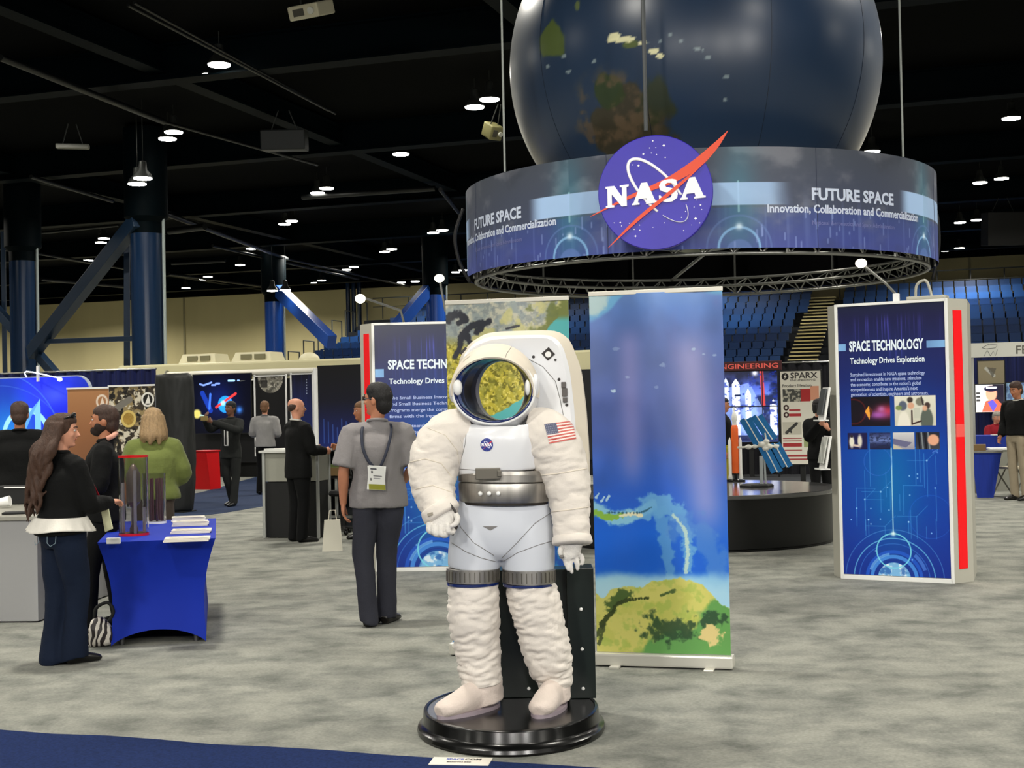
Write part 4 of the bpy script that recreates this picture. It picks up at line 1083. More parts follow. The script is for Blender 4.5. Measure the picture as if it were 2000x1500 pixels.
nb.mix(sstep(.35, .8, nb.n(3, 2, 5)) * .35 * (1 - sstep(1.3, 1.5, nb.Y)), (62, 78, 120)); nb.mix(np.exp(-((nb.X - .78 - .08 * (nb.Y - .8)) / .14) ** 2) * sstep(.2, .5, nb.Y) * (1 - sstep(1.5, 1.9, nb.Y)) * .6, (196, 186, 232))  # lilac streak at right: lamp reflection painted into the print colour
nb.mix(np.exp(-((nb.X - .3) / .09) ** 2) * sstep(.2, .4, nb.Y) * (1 - sstep(1.2, 1.5, nb.Y)) * .45, (170, 160, 216)); nb.mix(sstep(.5, .8, nb.n(5, 3, 15)) * .3 * sstep(.5, .7, nb.X) * (1 - sstep(1.3, 1.6, nb.Y)), (130, 124, 190))  # left streak: another reflection painted in; then lilac mottle at right
# pale shelf sea at the top
d = nb.Y - (.2 - .27 * sstep(0, .42, nb.X) + .12 * sstep(.5, 1, nb.X)) + (nb.n(5, 6, 3) - .5) * .06
nb.mix((1 - sstep(-.02, .02, d)) * .65, (112, 190, 222)); nb.mix((1 - sstep(-.01, .03, np.hypot(nb.X, nb.Y) - .14 + (nb.n(30, 30, 6) - .5) * .04)) * .8, (196, 214, 206))
for (x, y, r, a) in ((.17, .71, .022, .9), (.78, .42, .02, .6), (.85, .46, .015, .5), (.93, .47, .02, .5), (.55, .53, .03, .35), (.28, .61, .02, .4), (.5, .69, .02, .3), (.2, .4, .03, .3)):
    nb.mix((1 - sstep(.6, 1, np.hypot((nb.X - x) / r, (nb.Y - y) / (r * .6)) + (nb.n(60, 60, 9) - .5))) * a, (196, 222, 240))
# island chain and bank curving down the right
def curve(cv, pts, w0, w1, col, a=1.0, rough=.6, f=30, seed=2):
    P, _ = spline([Vector((x, y, 0)) for x, y in pts], [(1, 1)] * len(pts), 10); D = np.full(cv.X.shape, 9.0); T = np.zeros(cv.X.shape)
    for i, p in enumerate(P):
        d = np.hypot(cv.X - p.x, cv.Y - p.y); m = d < D; D = np.where(m, d, D); T = np.where(m, i / len(P), T)
    wd = w0 + (w1 - w0) * T; v = D / wd + (cv.n(f, f, seed, 5) - .5) * rough * 2
    return cv.mix((1 - sstep(.6, 1.1, v)) * a, col)
curve(nb, [(0, 1.56), (.15, 1.64), (.3, 1.62), (.45, 1.55)], .055, .05, (150, 210, 232), .9, .5, 26, 3)
curve(nb, [(.42, 1.58), (.55, 1.55), (.66, 1.66), (.71, 1.85), (.7, 2.0)], .09, .035, (112, 176, 226), .85, .9, 22, 4)
curve(nb, [(.5, 1.6), (.54, 1.8), (.56, 2.0), (.58, 2.14)], .06, .03, (104, 170, 226), .75, .8, 24, 5)
curve(nb, [(.66, 1.7), (.8, 1.75), (.88, 1.9), (.9, 2.1)], .11, .09, (96, 150, 220), .55, .8, 12, 7)
curve(nb, [(.6, 1.62), (.68, 1.72), (.7, 1.9), (.68, 2.03)], .012, .018, (196, 224, 214), .9, .9, 60, 14)
curve(nb, [(.0, 1.6), (.12, 1.635), (.22, 1.62)], .03, .018, (140, 188, 74), 1, .7, 50, 6); curve(nb, [(.2, 1.625), (.3, 1.61), (.36, 1.62)], .012, .02, (236, 232, 196), 1, .6, 50, 6)
curve(nb, [(.1, 1.6), (.35, 1.6), (.44, 1.56)], .01, .006, (30, 70, 90), .7, .9, 60, 8)
for (x, y) in ((.02, 1.49), (.06, 1.52), (.1, 1.51)): curve(nb, [(x, y), (x + .02, y - .03)], .012, .008, (190, 226, 240), .9, .9, 60, 9)
# shore and land
shore = 2.05 + .05 * nb.X * 0 + (nb.n(6, 6, 11, 5) - .5) * .06
nb.mix(sstep(-.03, .05, nb.Y - shore) * (1 - .25 * sstep(.6, 1, nb.X)), (160, 216, 244)); nb.mix(sstep(2.0, 2.2, nb.Y + (nb.n(8, 8, 5) - .5) * .1) * .7, (190, 230, 244))
lz_ = 2.17 - .07 * np.exp(-((nb.X - .62) / .22) ** 2) + .16 * sstep(.78, 1.0, nb.X) + .1 * np.exp(-((nb.X - .05) / .06) ** 2) + (nb.n(12, 12, 13, 5) - .5) * .08 - .03
lm = sstep(-.006, .006, nb.Y - lz_)
gcol = nb.n(10, 10, 17, 5); nb.mix(lm, (216, 212, 116)); nb.mix(lm * sstep(.45, .6, gcol) * .6, (196, 200, 96)); nb.mix(lm * sstep(.5, .7, nb.n(18, 18, 19)) * .5, (160, 190, 84))
gr = sstep(.0, .06, nb.X * .5 + nb.Y * .8 - 2.2 + (nb.n(7, 7, 23, 5) - .5) * .25); nb.mix(lm * gr, (104, 164, 88))
dk = sstep(.02, .08, .16 - np.hypot((nb.X - .55) / 1.5, (nb.Y - 2.44) / .8) + (nb.n(24, 20, 27, 5) - .5) * .24); nb.mix(lm * dk * .85, (42, 72, 48))
dk = sstep(.02, .06, .11 - np.hypot((nb.X - .86) / 1.5, (nb.Y - 2.36) / .6) + (nb.n(26, 26, 29, 5) - .5) * .2); nb.mix(lm * dk * .85, (46, 76, 54))
tn_ = sstep(.0, .03, .085 - np.hypot((nb.X - .86), (nb.Y - 2.47)) + (nb.n(26, 26, 33, 5) - .5) * .14); nb.mix(lm * tn_, (226, 206, 140))
curve(nb, [(.12, 2.28), (.2, 2.2), (.26, 2.2)], .05, .03, (70, 96, 50), .9, .9, 40, 9); curve(nb, [(.04, 2.42), (.1, 2.35), (.2, 2.25), (.4, 2.22)], .025, .01, (52, 66, 34), .9, .9, 50, 12); curve(nb, [(.5, 2.2), (.6, 2.16)], .012, .014, (70, 96, 50), .9, .8, 50, 12)
curve(nb, [(.0, 2.5), (.05, 2.44), (.02, 2.56)], .02, .02, (60, 72, 44), .8, .9, 50, 12)
def dpt(px, py): return gp(px, py)
rollup('tall rollup banner printed with deep blue ocean above green coastland', gp(1166, 1300), gp(1428, 1308), 2.27, nb)
mb = Cv(260, 2.75, (198, 196, 176))      # land map banner behind the suit
mb.mix(sstep(.35, .65, mb.n(16, 16, 3, 5)), (150, 160, 158)); mb.mix(sstep(.45, .62, mb.n(40, 40, 4, 4)) * .5, (118, 128, 132)); mb.mix(sstep(.5, .62, mb.n(8, 8, 6, 5) + (mb.X - .45) * .5) * .8, (206, 200, 130))
mb.mix(sstep(.46, .6, mb.n(9, 12, 9, 5) + (mb.X - .7) * .8 - (.25 - mb.Y) * .3) * .85 * (mb.Y < .45), (112, 122, 62))
y_ = sstep(.28, .42, mb.Y + (mb.n(6, 6, 12) - .5) * .2); mb.mix(y_, (198, 184, 66)); mb.mix(y_ * sstep(.5, .62, mb.n(42, 42, 14, 4)) * .9, (112, 108, 34)); mb.mix(y_ * sstep(.55, .68, mb.n(60, 60, 24, 3)) * .8, (240, 226, 120)); mb.mix(y_ * sstep(.55, .7, mb.n(14, 14, 44, 4)) * .5, (132, 134, 60))
teal = sstep(-.01, .01, mb.X - .93 + .22 * sstep(.1, .4, mb.Y) + .35 * sstep(.7, .95, mb.Y) - .14 * (mb.Y < .07) + (mb.n(14, 14, 31, 5) - .5) * .12); teal = teal * sstep(.12, .18, mb.Y)
mb.mix(teal, (96, 188, 188)); mb.mix(sstep(1.15, 1.5, mb.Y), (40, 90, 180)); mb.mix(sstep(1.2, 1.5, mb.Y) * sstep(.5, .6, mb.n(9, 9, 7)) * .7, (60, 150, 200))
for pts, w0, w1 in (([(.02, .12), (.1, .09), (.16, .12)], .045, .03), ([(.16, .14), (.1, .16)], .03, .02), ([(.2, .33), (.14, .24), (.1, .38), (.07, .43)], .03, .026), ([(.16, .22), (.24, .18), (.36, .16)], .035, .03), ([(.26, .24), (.32, .18)], .035, .025), ([(.5, .22), (.6, .2)], .01, .014)):
    curve(mb, pts, w0, w1, (52, 54, 62), 1, .5, 40, 5)
rollup('aerial land map rollup banner standing behind the spacesuit', _vm(at(884, 1280, 8.95), Vector((1, 1, 0))), _vm(at(1125, 1275, 8.75), Vector((1, 1, 0))), 2.27, mb)
# ------------------------------------------------------------------ information kiosks
KG = mat('kiosk_grey', (172, 170, 158), rough=.45); KR = mat('kiosk_red', (240, 14, 24), rough=.4); KW = mat('kiosk_edge', (226, 226, 222), rough=.35)
KTXT = mat('text_white', (226, 238, 248), rough=.5); KTX2 = mat('text_pale_blue', (170, 186, 232), rough=.5)
def tech_art(cv, top_dark=(26, 30, 56)):
    """the blue circuit-and-earth design; cv one width wide"""
    A = cv.asp
    cv.grad([(0, top_dark), (.12, (26, 26, 66)), (.35, (28, 32, 84)), (.7, (24, 34, 100)), (1.0, (18, 44, 130)), (1.4, (12, 60, 160)), (A * .75, (8, 56, 160)), (A, (8, 40, 140))])
    st = vnoise(cv.X * 90, cv.Y * 1.5, cv.X * 0, 3); cv.mix(sstep(.55, .95, st) * np.exp(-((cv.X - .5) / .33) ** 2) * sstep(.06, .2, cv.Y) * (1 - sstep(.3, .62, cv.Y)) * .75, (96, 90, 214))
    cv.glow(.48, A * .66, .22, (10, 128, 170), .75, ry=.5); cv.glow(.48, A * .6, .45, (10, 84, 176), .5, ry=.8)
    cv.line(.48, A * .53, .48, A * .845, .006, (170, 220, 240), .85)
    random.seed(21)
    B = A * .5
    for k in range(26):
        x = .08 + .84 * random.random(); y = B + (A * .82 - B) * random.random(); L = .1 + .3 * random.random(); c = (70, 140, 214)
        cv.line(x, y, x, min(y + L, A * .86), .0035, c, .55)
        if k % 3 == 0: cv.line(x, y, x + .18 * random.choice((-1, 1)), y, .0035, c, .5)
        if k % 4 == 0: cv.disc(x, y, .008, (170, 220, 255), .9)
        if k % 6 == 0: cv.line(x, y, x + .1, y - .1, .003, c, .5)
    cv.ring(.35, A * .58, .13, .004, (60, 110, 210), .5); cv.ring(.83, A * .78, .2, .004, (40, 100, 210), .4)
    cx, cy = .48, A + .03
    for r, w, c, a in ((.46, .004, (90, 150, 220), .5), (.38, .006, (110, 190, 235), .75), (.33, .004, (60, 120, 210), .6), (.255, .028, (30, 90, 205), .8), (.21, .03, (70, 140, 225), .9), (.175, .006, (20, 50, 140), .9)):
        cv.ring(cx, cy, r, w, c, a)
    cv.ring(cx, cy, .235, .02, (120, 180, 240), .7, 100, 160); cv.ring(cx, cy, .3, .03, (90, 140, 230), .6, 18, 50)
    cv.disc(cx, cy, .155, (120, 180, 226)); cl = cv.n(18, 18, 5, 5); m = (np.hypot(cv.X - cx, cv.Y - cy) < .152)
    cv.mix(m * sstep(.5, .62, cl), (214, 232, 246)); cv.mix(m * sstep(.55, .68, cv.n(12, 12, 15)) * .8, (40, 96, 176))
    cv.ring(cx, A * .845 + .16, .16, .008, (120, 214, 236), .9); cv.glow(cx, A * .845, .022, (230, 255, 255), 1)
    for k in range(14):
        x = .05 + .9 * random.random(); y = A * (.62 + .34 * random.random()); cv.disc(x, y, .007, (150, 200, 250), .8)
    for k in range(3): cv.line(.86, B + .06 + k * .03, .885, B + .04 + k * .03, .004, (90, 130, 220), .8); cv.line(.885, B + .04 + k * .03, .91, B + .06 + k * .03, .004, (90, 130, 220), .8)
    return cv
def kiosk(label, A_, B_, chl, chr_, lines, photos, txt_w=1.0):
    """front face from A_ to B_ (left to right on the floor); chamfers chl and chr_ long turned back by 60 degrees; triangle plan"""
    rz, w = frame_of(A_, B_); t = thing('info_kiosk', label, 'kiosk', ((A_ + B_) / 2), rz)
    H = 2.46; h = w / 2
    c6, s6 = math.cos(R(60)), math.sin(R(60)); BK = .58
    P = [(-h, 0), (h, 0), (h + chr_ * c6, chr_ * s6), (h + chr_ * c6 - .12, BK + .3), (h * .35, BK + .62), (-h * .35, BK + .62), (-h - chl * c6 + .12, BK + .3), (-h - chl * .56, chl * .83)]
    bm = BM(); prism(bm, P, 0, H); fixn(bm); obj('kiosk_body', bm, KG, t)
    bm = BM(); fr = .03
    for x in (-h, h): box(bm, (x, -.006, H / 2), (.028, .02, H - .002), bev=.004)
    box(bm, (0, -.006, H - .012), (w, .02, .024), bev=.003); box(bm, (0, -.006, .02), (w, .02, .04), bev=.003); obj('face_frame', bm, KW, t)
    asp = (H - .07) / (w - .03); cv = tech_art(Cv(330, asp))
    for (x0, x1) in ((0, .07), (.83, 1.0)):
        m = (cv.Y > .355) & (cv.Y < .42) & (cv.X >= x0) & (cv.X <= x1)
        cv.mix(m * (.35 + .65 * np.abs(cv.X - .5) * 2), (128, 178, 226))
    for (x0, y0, x1, y1, fn) in photos: cv.sub(x0, y0, x1, y1, fn)
    X0 = -h + .015; fw = w - .03; g = flat_print('graphic_panel', cv, X0, -X0, .045, H - .025, -.008, PRINTG, t)
    Z = lambda y: H - .025 - y * fw
    for (s, size, x, y, wd, m_, bo) in lines:
        text_on('lettering', s, size, X0 + x * fw, Z(y), -.0105, m_, g, bold=bo, width=wd * fw if wd else None)
    return t, w, H, P
def red_stripe(t, p, q, z0, z1, wd, gap=None):
    p, q = Vector((p[0], p[1], 0)), Vector((q[0], q[1], 0)); d = (q - p).normalized(); n = Vector((d.y, -d.x, 0)); c = (p + q) / 2
    for (a, b) in ([(z0, gap), (gap + .11, z1)] if gap else [(z0, z1)]):
        bm = BM(); box(bm, c + n * .003 + Vector((0, 0, (a + b) / 2)), (wd, .008, b - a), rz=math.atan2(d.y, d.x)); obj('red_stripe', bm, KR, t)
    if gap:
        bm = BM(); box(bm, c + n * .003 + Vector((0, 0, gap + .055)), (wd, .009, .11), rz=math.atan2(d.y, d.x)); obj('stripe_joint', bm, mat('pale_red', (236, 90, 84), rough=.4), t)
def ph_engine(q):
    q.grad([(0, (16, 10, 22)), (q.asp, (20, 8, 22))]); q.ring(.06, q.asp / 2, q.asp * .42, .03, (70, 16, 22), .9)
    q.glow(.95, q.asp * .5, .3, (200, 50, 70), .9, ry=.16); q.glow(.7, q.asp * .62, .24, (176, 96, 190), .9, ry=.1); q.glow(.78, q.asp * .42, .1, (190, 120, 190), .8, ry=.08)
    q.poly([(.36, q.asp * .5), (.46, q.asp * .3), (.5, q.asp * .5), (.47, q.asp * .78)], (236, 160, 60)); q.poly([(.46, q.asp * .3), (.56, q.asp * .46), (.5, q.asp * .76)], (90, 44, 30))
def ph_lab(q):
    q.grad([(0, (222, 220, 204)), (q.asp, (200, 198, 180))]); a = q.asp
    for x, y, r, ry, c in ((.2, .25, .1, .12, (80, 90, 110)), (.38, .1, .07, .07, (50, 40, 36)), (.4, .25, .08, .08, (214, 160, 130)), (.22, .8, .16, .4, (232, 228, 214)), (.78, .62, .15, .3, (84, 92, 84)), (.8, .25, .07, .08, (60, 44, 40)), (.74, .32, .06, .07, (220, 170, 140)), (.1, .3, .08, .06, (120, 140, 80)), (.62, .15, .1, .1, (120, 116, 100))):
        q.disc(x, y * a / .76, r, c, .95, .02, ry=ry)
    q.line(.42, .5 * a, .42, .95 * a, .03, (60, 40, 40)); q.line(.42, .95 * a, .64, .85 * a, .03, (60, 40, 40)); q.rect(.46, .4 * a, .62, .75 * a, (196, 196, 180)); q.line(.66, .05 * a, .7, .3 * a, .03, (60, 50, 50))
def ph_a(q): q.grad([(0, (28, 24, 70)), (q.asp, (24, 22, 70))]); q.disc(.2, q.asp * .55, .13, (226, 222, 204), 1, .05, ry=.3); q.disc(.62, q.asp * .5, .12, (220, 214, 196), 1, .05, ry=.32); q.disc(.2, q.asp * .2, .07, (40, 30, 40)); q.line(.3, q.asp * .75, .55, q.asp * .8, .09, (210, 190, 180))
def ph_b(q): q.grad([(0, (36, 44, 90)), (q.asp * .45, (110, 130, 190)), (q.asp * .7, (40, 48, 90)), (q.asp, (24, 26, 60))]); q.mix(sstep(.5, .7, q.n(8, 14, 3)) * .7, (24, 30, 60))
def ph_c(q): q.grad([(0, (206, 206, 206)), (q.asp, (150, 148, 160))]); q.poly([(0, q.asp * .35), (.9, q.asp * .6), (.6, q.asp * .9), (0, q.asp * .7)], (104, 104, 136)); q.poly([(0, q.asp * .7), (.5, q.asp), (0, q.asp)], (196, 186, 160))
def ph_d(q):
    q.grad([(0, (34, 34, 44)), (q.asp, (60, 62, 70))])
    for k in range(4): q.line(.1 + .14 * k, 0, .16 + .14 * k, q.asp, .05, (120, 128, 132) if k % 2 else (20, 20, 24))
    q.disc(.74, q.asp * .45, .24, (226, 166, 134), 1, .04)
Ak, Bk = gp(1646, 1130), gp(1862, 1140)
para = ['Sustained investment in NASA space technology', 'and innovation enable new missions, stimulate', "the economy, contribute to the nation's global", "competitiveness and inspire America's next", 'generation of scientists, engineers and astronauts.']
lines = [('SPACE TECHNOLOGY', .125, .105, .425, .70, KTXT, .004), ('Technology Drives Exploration', .075, .11, .545, .70, KTXT, .0016)]
lines += [(s, .045, .11, .665 + .047 * k, w_, KTX2, .0006) for k, (s, w_) in enumerate(zip(para, (.70, .67, .66, .63, .73)))]
kt, kw, KH, KP = kiosk('wide grey information kiosk on the right with blue graphics and a bright red side stripe', Ak, Bk, .27, .25, lines,
    [(.11, .86, .48, 1.14, ph_engine), (.52, .86, .9, 1.14, ph_lab), (.07, 1.2, .26, 1.36, ph_a), (.28, 1.2, .48, 1.36, ph_b), (.5, 1.2, .7, 1.36, ph_c), (.71, 1.2, .93, 1.36, ph_d)])
red_stripe(kt, KP[1], KP[2], .12, 2.36, .1, gap=1.26)
# brochure racks on its left edge
bm = BM()
def rack(par, x, y, z, name='brochure_rack', w=.16, dark=True):
    r = Matrix.Rotation(R(-56), 4, 'Z')
    bm = BM(); box(bm, (x, y, z), (.2, .02, .3), rot=r @ Matrix.Rotation(-.18, 4, 'X'), bev=.003); box(bm, (x - .03, y - .01, z - .15), (.2, .09, .012), rot=r); o = obj(name, bm, KW, par)
    bm = BM(); box(bm, (x - .02, y - .012, z + .02), (.16, .012, .24), rot=r @ Matrix.Rotation(-.2, 4, 'X')); obj('brochure_stack', bm, mat('brochure_dark', (60, 64, 66), rough=.4) if dark else mat('brochure_light', (206, 208, 200), rough=.4, noise=.5, nscale=14), o)
kx = (KP[-1][0] + KP[0][0]) / 2 - .075; ky = (KP[-1][1] + KP[0][1]) / 2 - .05
rack(kt, kx, ky, 1.57); rack(kt, kx, ky, 1.13, dark=False)
def clip_light(par, x, y, H, up=.22, arm=None):
    bm = BM(); box(bm, (x, y, H + .02), (.05, .05, .1), bev=.005); o = obj('light_clamp', bm, WHT, par)
    if arm:
        bm = BM(); tube(bm, [(x, y, H + .06)] + arm, .012, 8); obj('light_arm', bm, ALU, o)
        bm = BM(); p = Vector(arm[-1]); ell(bm, p, (.05, .05, .04), 14); obj('spot_head', bm, mat('spot_glow', (255, 244, 214), emit=6), o, smooth=True)
clip_light(kt, .05, .03, KH, arm=[(-.02, -.05, KH + .16), (-.2, -.16, KH + .34)])
bm = BM(); box(bm, (.3, .12, KH + .02), (.34, .14, .035), bev=.01); tube(bm, [(.2, .1, KH + .03), (.22, .08, KH + .14), (.3, .08, KH + .17), (.34, .1, KH + .04)], .012, 8, sm=5); obj('top_cap', bm, KG, kt)

Al, Bl = gp(737, 1117), gp(985, 1112.5)
l2 = ['The Small Business Innovation Research', 'and Small Business Technology Transfer', 'Programs merge the competing power of', 'firms with the ingenuity of the nation', '', 'These partnerships save a lot of time and', 'help people technology into the market, with', 'great importance to the nation. These have', 'opportunities for small businesses and', 'solutions to partner with NASA, to bring', 'commercialization to space applications', '', 'www.sbir.nasa.gov']
lines = [('SPACE TECHNOLOGY', .125, .105, .355, .75, KTXT, .004), ('Technology Drives Exploration', .075, .11, .475, .74, KTXT, .0016)]
lines += [(s, .046, .11, .6 + .05 * k - (.022 if k > 4 else 0), (.74 if s[:3] != 'www' else .35), KTX2, .0006) for k, s in enumerate(l2) if s]
kt2, kw2, _, KP2 = kiosk('blue text-covered kiosk with a red stripe behind the man in the grey polo', Al, Bl, .28, .28, lines, [])
red_stripe(kt2, KP2[7], KP2[0], .12, 2.36, .11)
clip_light(kt2, .16, .03, KH, arm=[(.1, -.05, KH + .1), (.05, -.1, KH + .42)])
bm = BM(); h2 = kw2 / 2; tube(bm, [(-h2 + .3, .1, KH), (-h2 + .28, .0, KH + .12), (-h2 - .08, -.3, KH + .24)], .012, 8); o = obj('light_arm', bm, ALU, kt2)
bm = BM(); ell(bm, (-h2 - .08, -.3, KH + .22), (.05, .05, .045), 14); obj('spot_head', bm, MC['spot_glow'], o, smooth=True)

# ------------------------------------------------------------------ round black pedestal with rocket and station models
PC = Vector((2.16, 16.35, 0)); PR = 1.62; PZ = .61
pd = thing('round_pedestal', 'wide round glossy black pedestal behind the ocean banner', 'pedestal', PC)
bm = BM(); lathe(bm, [(PR - .05, 0), (PR - .05, .02), (PR - .03, .03), (PR - .03, PZ - .05), (0, PZ - .05)], 128); fixn(bm); obj('drum', bm, mat('drum_black', (12, 13, 14), rough=.3, spec=.5), pd, smooth=35)
bm = BM(); lathe(bm, [(0, PZ - .05), (PR - .01, PZ - .05), (PR, PZ - .04), (PR, PZ - .008), (PR - .01, PZ), (0, PZ)], 128); fixn(bm); obj('top_disc', bm, mat('top_grey_gloss', (84, 84, 84), rough=.14, spec=.6, coat=.5), pd, smooth=35)
def on_ped(px, py): return gp(px, py, PZ)
ROR = mat('rocket_orange', (226, 96, 30), rough=.5); RWH = mat('model_white', (232, 232, 226), rough=.4)
p = on_ped(1437, 940); rk = thing('rocket_model', 'orange and white rocket model with side boosters on the black pedestal', 'model', p)
u = 1 / 2700 * p.y
bm = BM(); lathe(bm, [(0, .1), (.038, .1), (.042, .12), (.046, .6), (.046, .66), (.038, .7), (.03, .71)], 32); fixn(bm); obj('core_stage', bm, ROR, rk, smooth=35)
bm = BM(); lathe(bm, [(.03, .7), (.028, .76), (.034, .77), (.034, .82), (.02, .87), (.01, .88), (.008, .93), (0, .94)], 28); fixn(bm); obj('upper_stage', bm, RWH, rk, smooth=35)
for s in (-1, 1):
    bm = BM(); lathe(bm, [(.024, .03), (.028, .05), (.02, .09), (.02, .5), (.017, .52), (0, .56)], 24); fixn(bm); bmesh.ops.translate(bm, verts=bm.verts, vec=(s * .066, -.01, 0)); obj('booster', bm, RWH, rk, smooth=35)
bm = BM(); lathe(bm, [(0, 0), (.12, 0), (.12, .02), (.02, .03), (.02, .1), (0, .1)], 32); fixn(bm); obj('model_base', bm, BLK, rk, smooth=35)
p = on_ped(1478, 951); st_ = thing('station_model', 'space station model with blue solar panels on a grey post', 'model', p)
bm = BM(); lathe(bm, [(0, 0), (.2, 0), (.2, .02), (.18, .035), (0, .035)], 6); fixn(bm); obj('hexagon_base', bm, BLKM, st_)
bm = BM(); cyl(bm, (.06, 0, .03), (.06, 0, .36), .022, 14); cyl(bm, (.11, .02, .03), (.1, .02, .36), .012, 10); obj('post', bm, mat('post_grey', (170, 176, 176), rough=.3), st_, smooth=40)
SOL = mat('solar_blue', (22, 112, 176), rough=.3, noise=.25, nscale=30); SB = p
def l_(px, py, dy=0): return at(px, py, SB.y + dy) - SB
for a, b, w in (((1455, 818), (1484, 868), 8), ((1477, 812), (1508, 858), 9), ((1492, 872), (1518, 922), 9), ((1512, 866), (1537, 912), 9)):
    for s in (-1, 1):
        dx = 6.5 * s
        q0, q1 = l_(a[0] + dx, a[1] - dx * .15), l_(b[0] + dx, b[1] - dx * .15); bm = BM(); m_ = (q0 + q1) / 2; L = (q1 - q0).length
        box(bm, m_, (L, .01, .062), rot=Matrix.Rotation(-math.atan2((q1 - q0).z, (q1 - q0).x), 4, 'Y')); obj('solar_panel', bm, SOL, st_)
    bm = BM(); cyl(bm, l_(*a) + Vector((0, -.01, 0)), l_(*b) + Vector((0, -.01, 0)), .007, 8); obj('panel_mast', bm, RWH, st_)
bm = BM(); cyl(bm, l_(1440, 874), l_(1522, 870), .014, 10)
for x, y, r in ((1462, 873, .03), (1474, 872, .026), (1488, 868, .035), (1497, 862, .03), (1503, 872, .032), (1516, 872, .028), (1495, 876, .03)): ell(bm, l_(x, y, -.01), (r * 1.3, r, r), 12)
cyl(bm, l_(1494, 845), l_(1500, 880), .012, 8); me = fuse(bm, .007, 2); obj('station_truss', me, mat('station_white', (222, 220, 208), rough=.5), st_)
# ------------------------------------------------------------------ people
SKIN = dict(light=(206, 146, 118), tan=(176, 116, 84), olive=(188, 126, 94), dark=(112, 74, 56))
HAIRC = dict(black=(20, 18, 18), brown=(62, 40, 28), longbrown=(70, 46, 32), blond=(158, 130, 92), grey=(150, 144, 134), light=(120, 84, 54))
def V3(*a): return Vector(a)
def finger_set(bm, w, d, n, side, k, curl=.5, r=.0085):
    """palm, four fingers and a thumb from wrist w along d; n points out of the back of the hand, side towards the thumb"""
    d = d.normalized(); n = (n - d * n.dot(d)).normalized(); s = side - d * side.dot(d) - n * side.dot(n); s.normalize()
    P = lambda a, b, c: w + d * a * k + s * b * k + n * c * k
    tube(bm, [P(-.02, 0, 0), P(.02, 0, 0), P(.055, 0, 0), P(.088, 0, -.004)], [(.026 * k, .021 * k), (.033 * k, .018 * k), (.041 * k, .016 * k), (.038 * k, .012 * k)], 14, sm=3, ref=s)
    for j, (o, L) in enumerate(((.028, .072), (.010, .080), (-.009, .075), (-.027, .058))):
        a = .085; pts = [P(a - .01, o, -.002)]; ang = .15; x, z = a, -.002
        for seg in range(3):
            ang += curl * (.55 + .12 * j) ; x += math.cos(ang) * L * (.42, .32, .26)[seg]; z -= math.sin(ang) * L * (.42, .32, .26)[seg]
            pts.append(P(x, o * (1 + .12 * seg), z))
        tube(bm, pts, [r * 1.1 * k, r * 1.05 * k, r * .95 * k, r * .75 * k], 10, sm=2)
    tube(bm, [P(.02, .02, -.004), P(.045, .048, -.014), P(.07, .058, -.022), P(.09, .055, -.03)], [.014 * k, .0115 * k, .0095 * k, .0075 * k], 10, sm=2)
def head_verts(hp, hs, yaw, pitch, roll=0.0):
    """placement of the head: chin-to-crown frame"""
    rot = Matrix.Rotation(yaw, 3, 'Z') @ Matrix.Rotation(pitch, 3, 'X') @ Matrix.Rotation(roll, 3, 'Y')
    return lambda p: hp + rot @ (Vector(p) * hs), rot
HS = [(-.002, -.045, .018, .02), (.01, -.035, .036, .04), (.035, -.022, .05, .062), (.065, -.012, .062, .08), (.095, -.004, .070, .092), (.125, .002, .0745, .099), (.155, .005, .076, .101), (.185, .008, .071, .094), (.21, .012, .055, .075), (.226, .014, .03, .042), (.231, .014, .008, .01)]
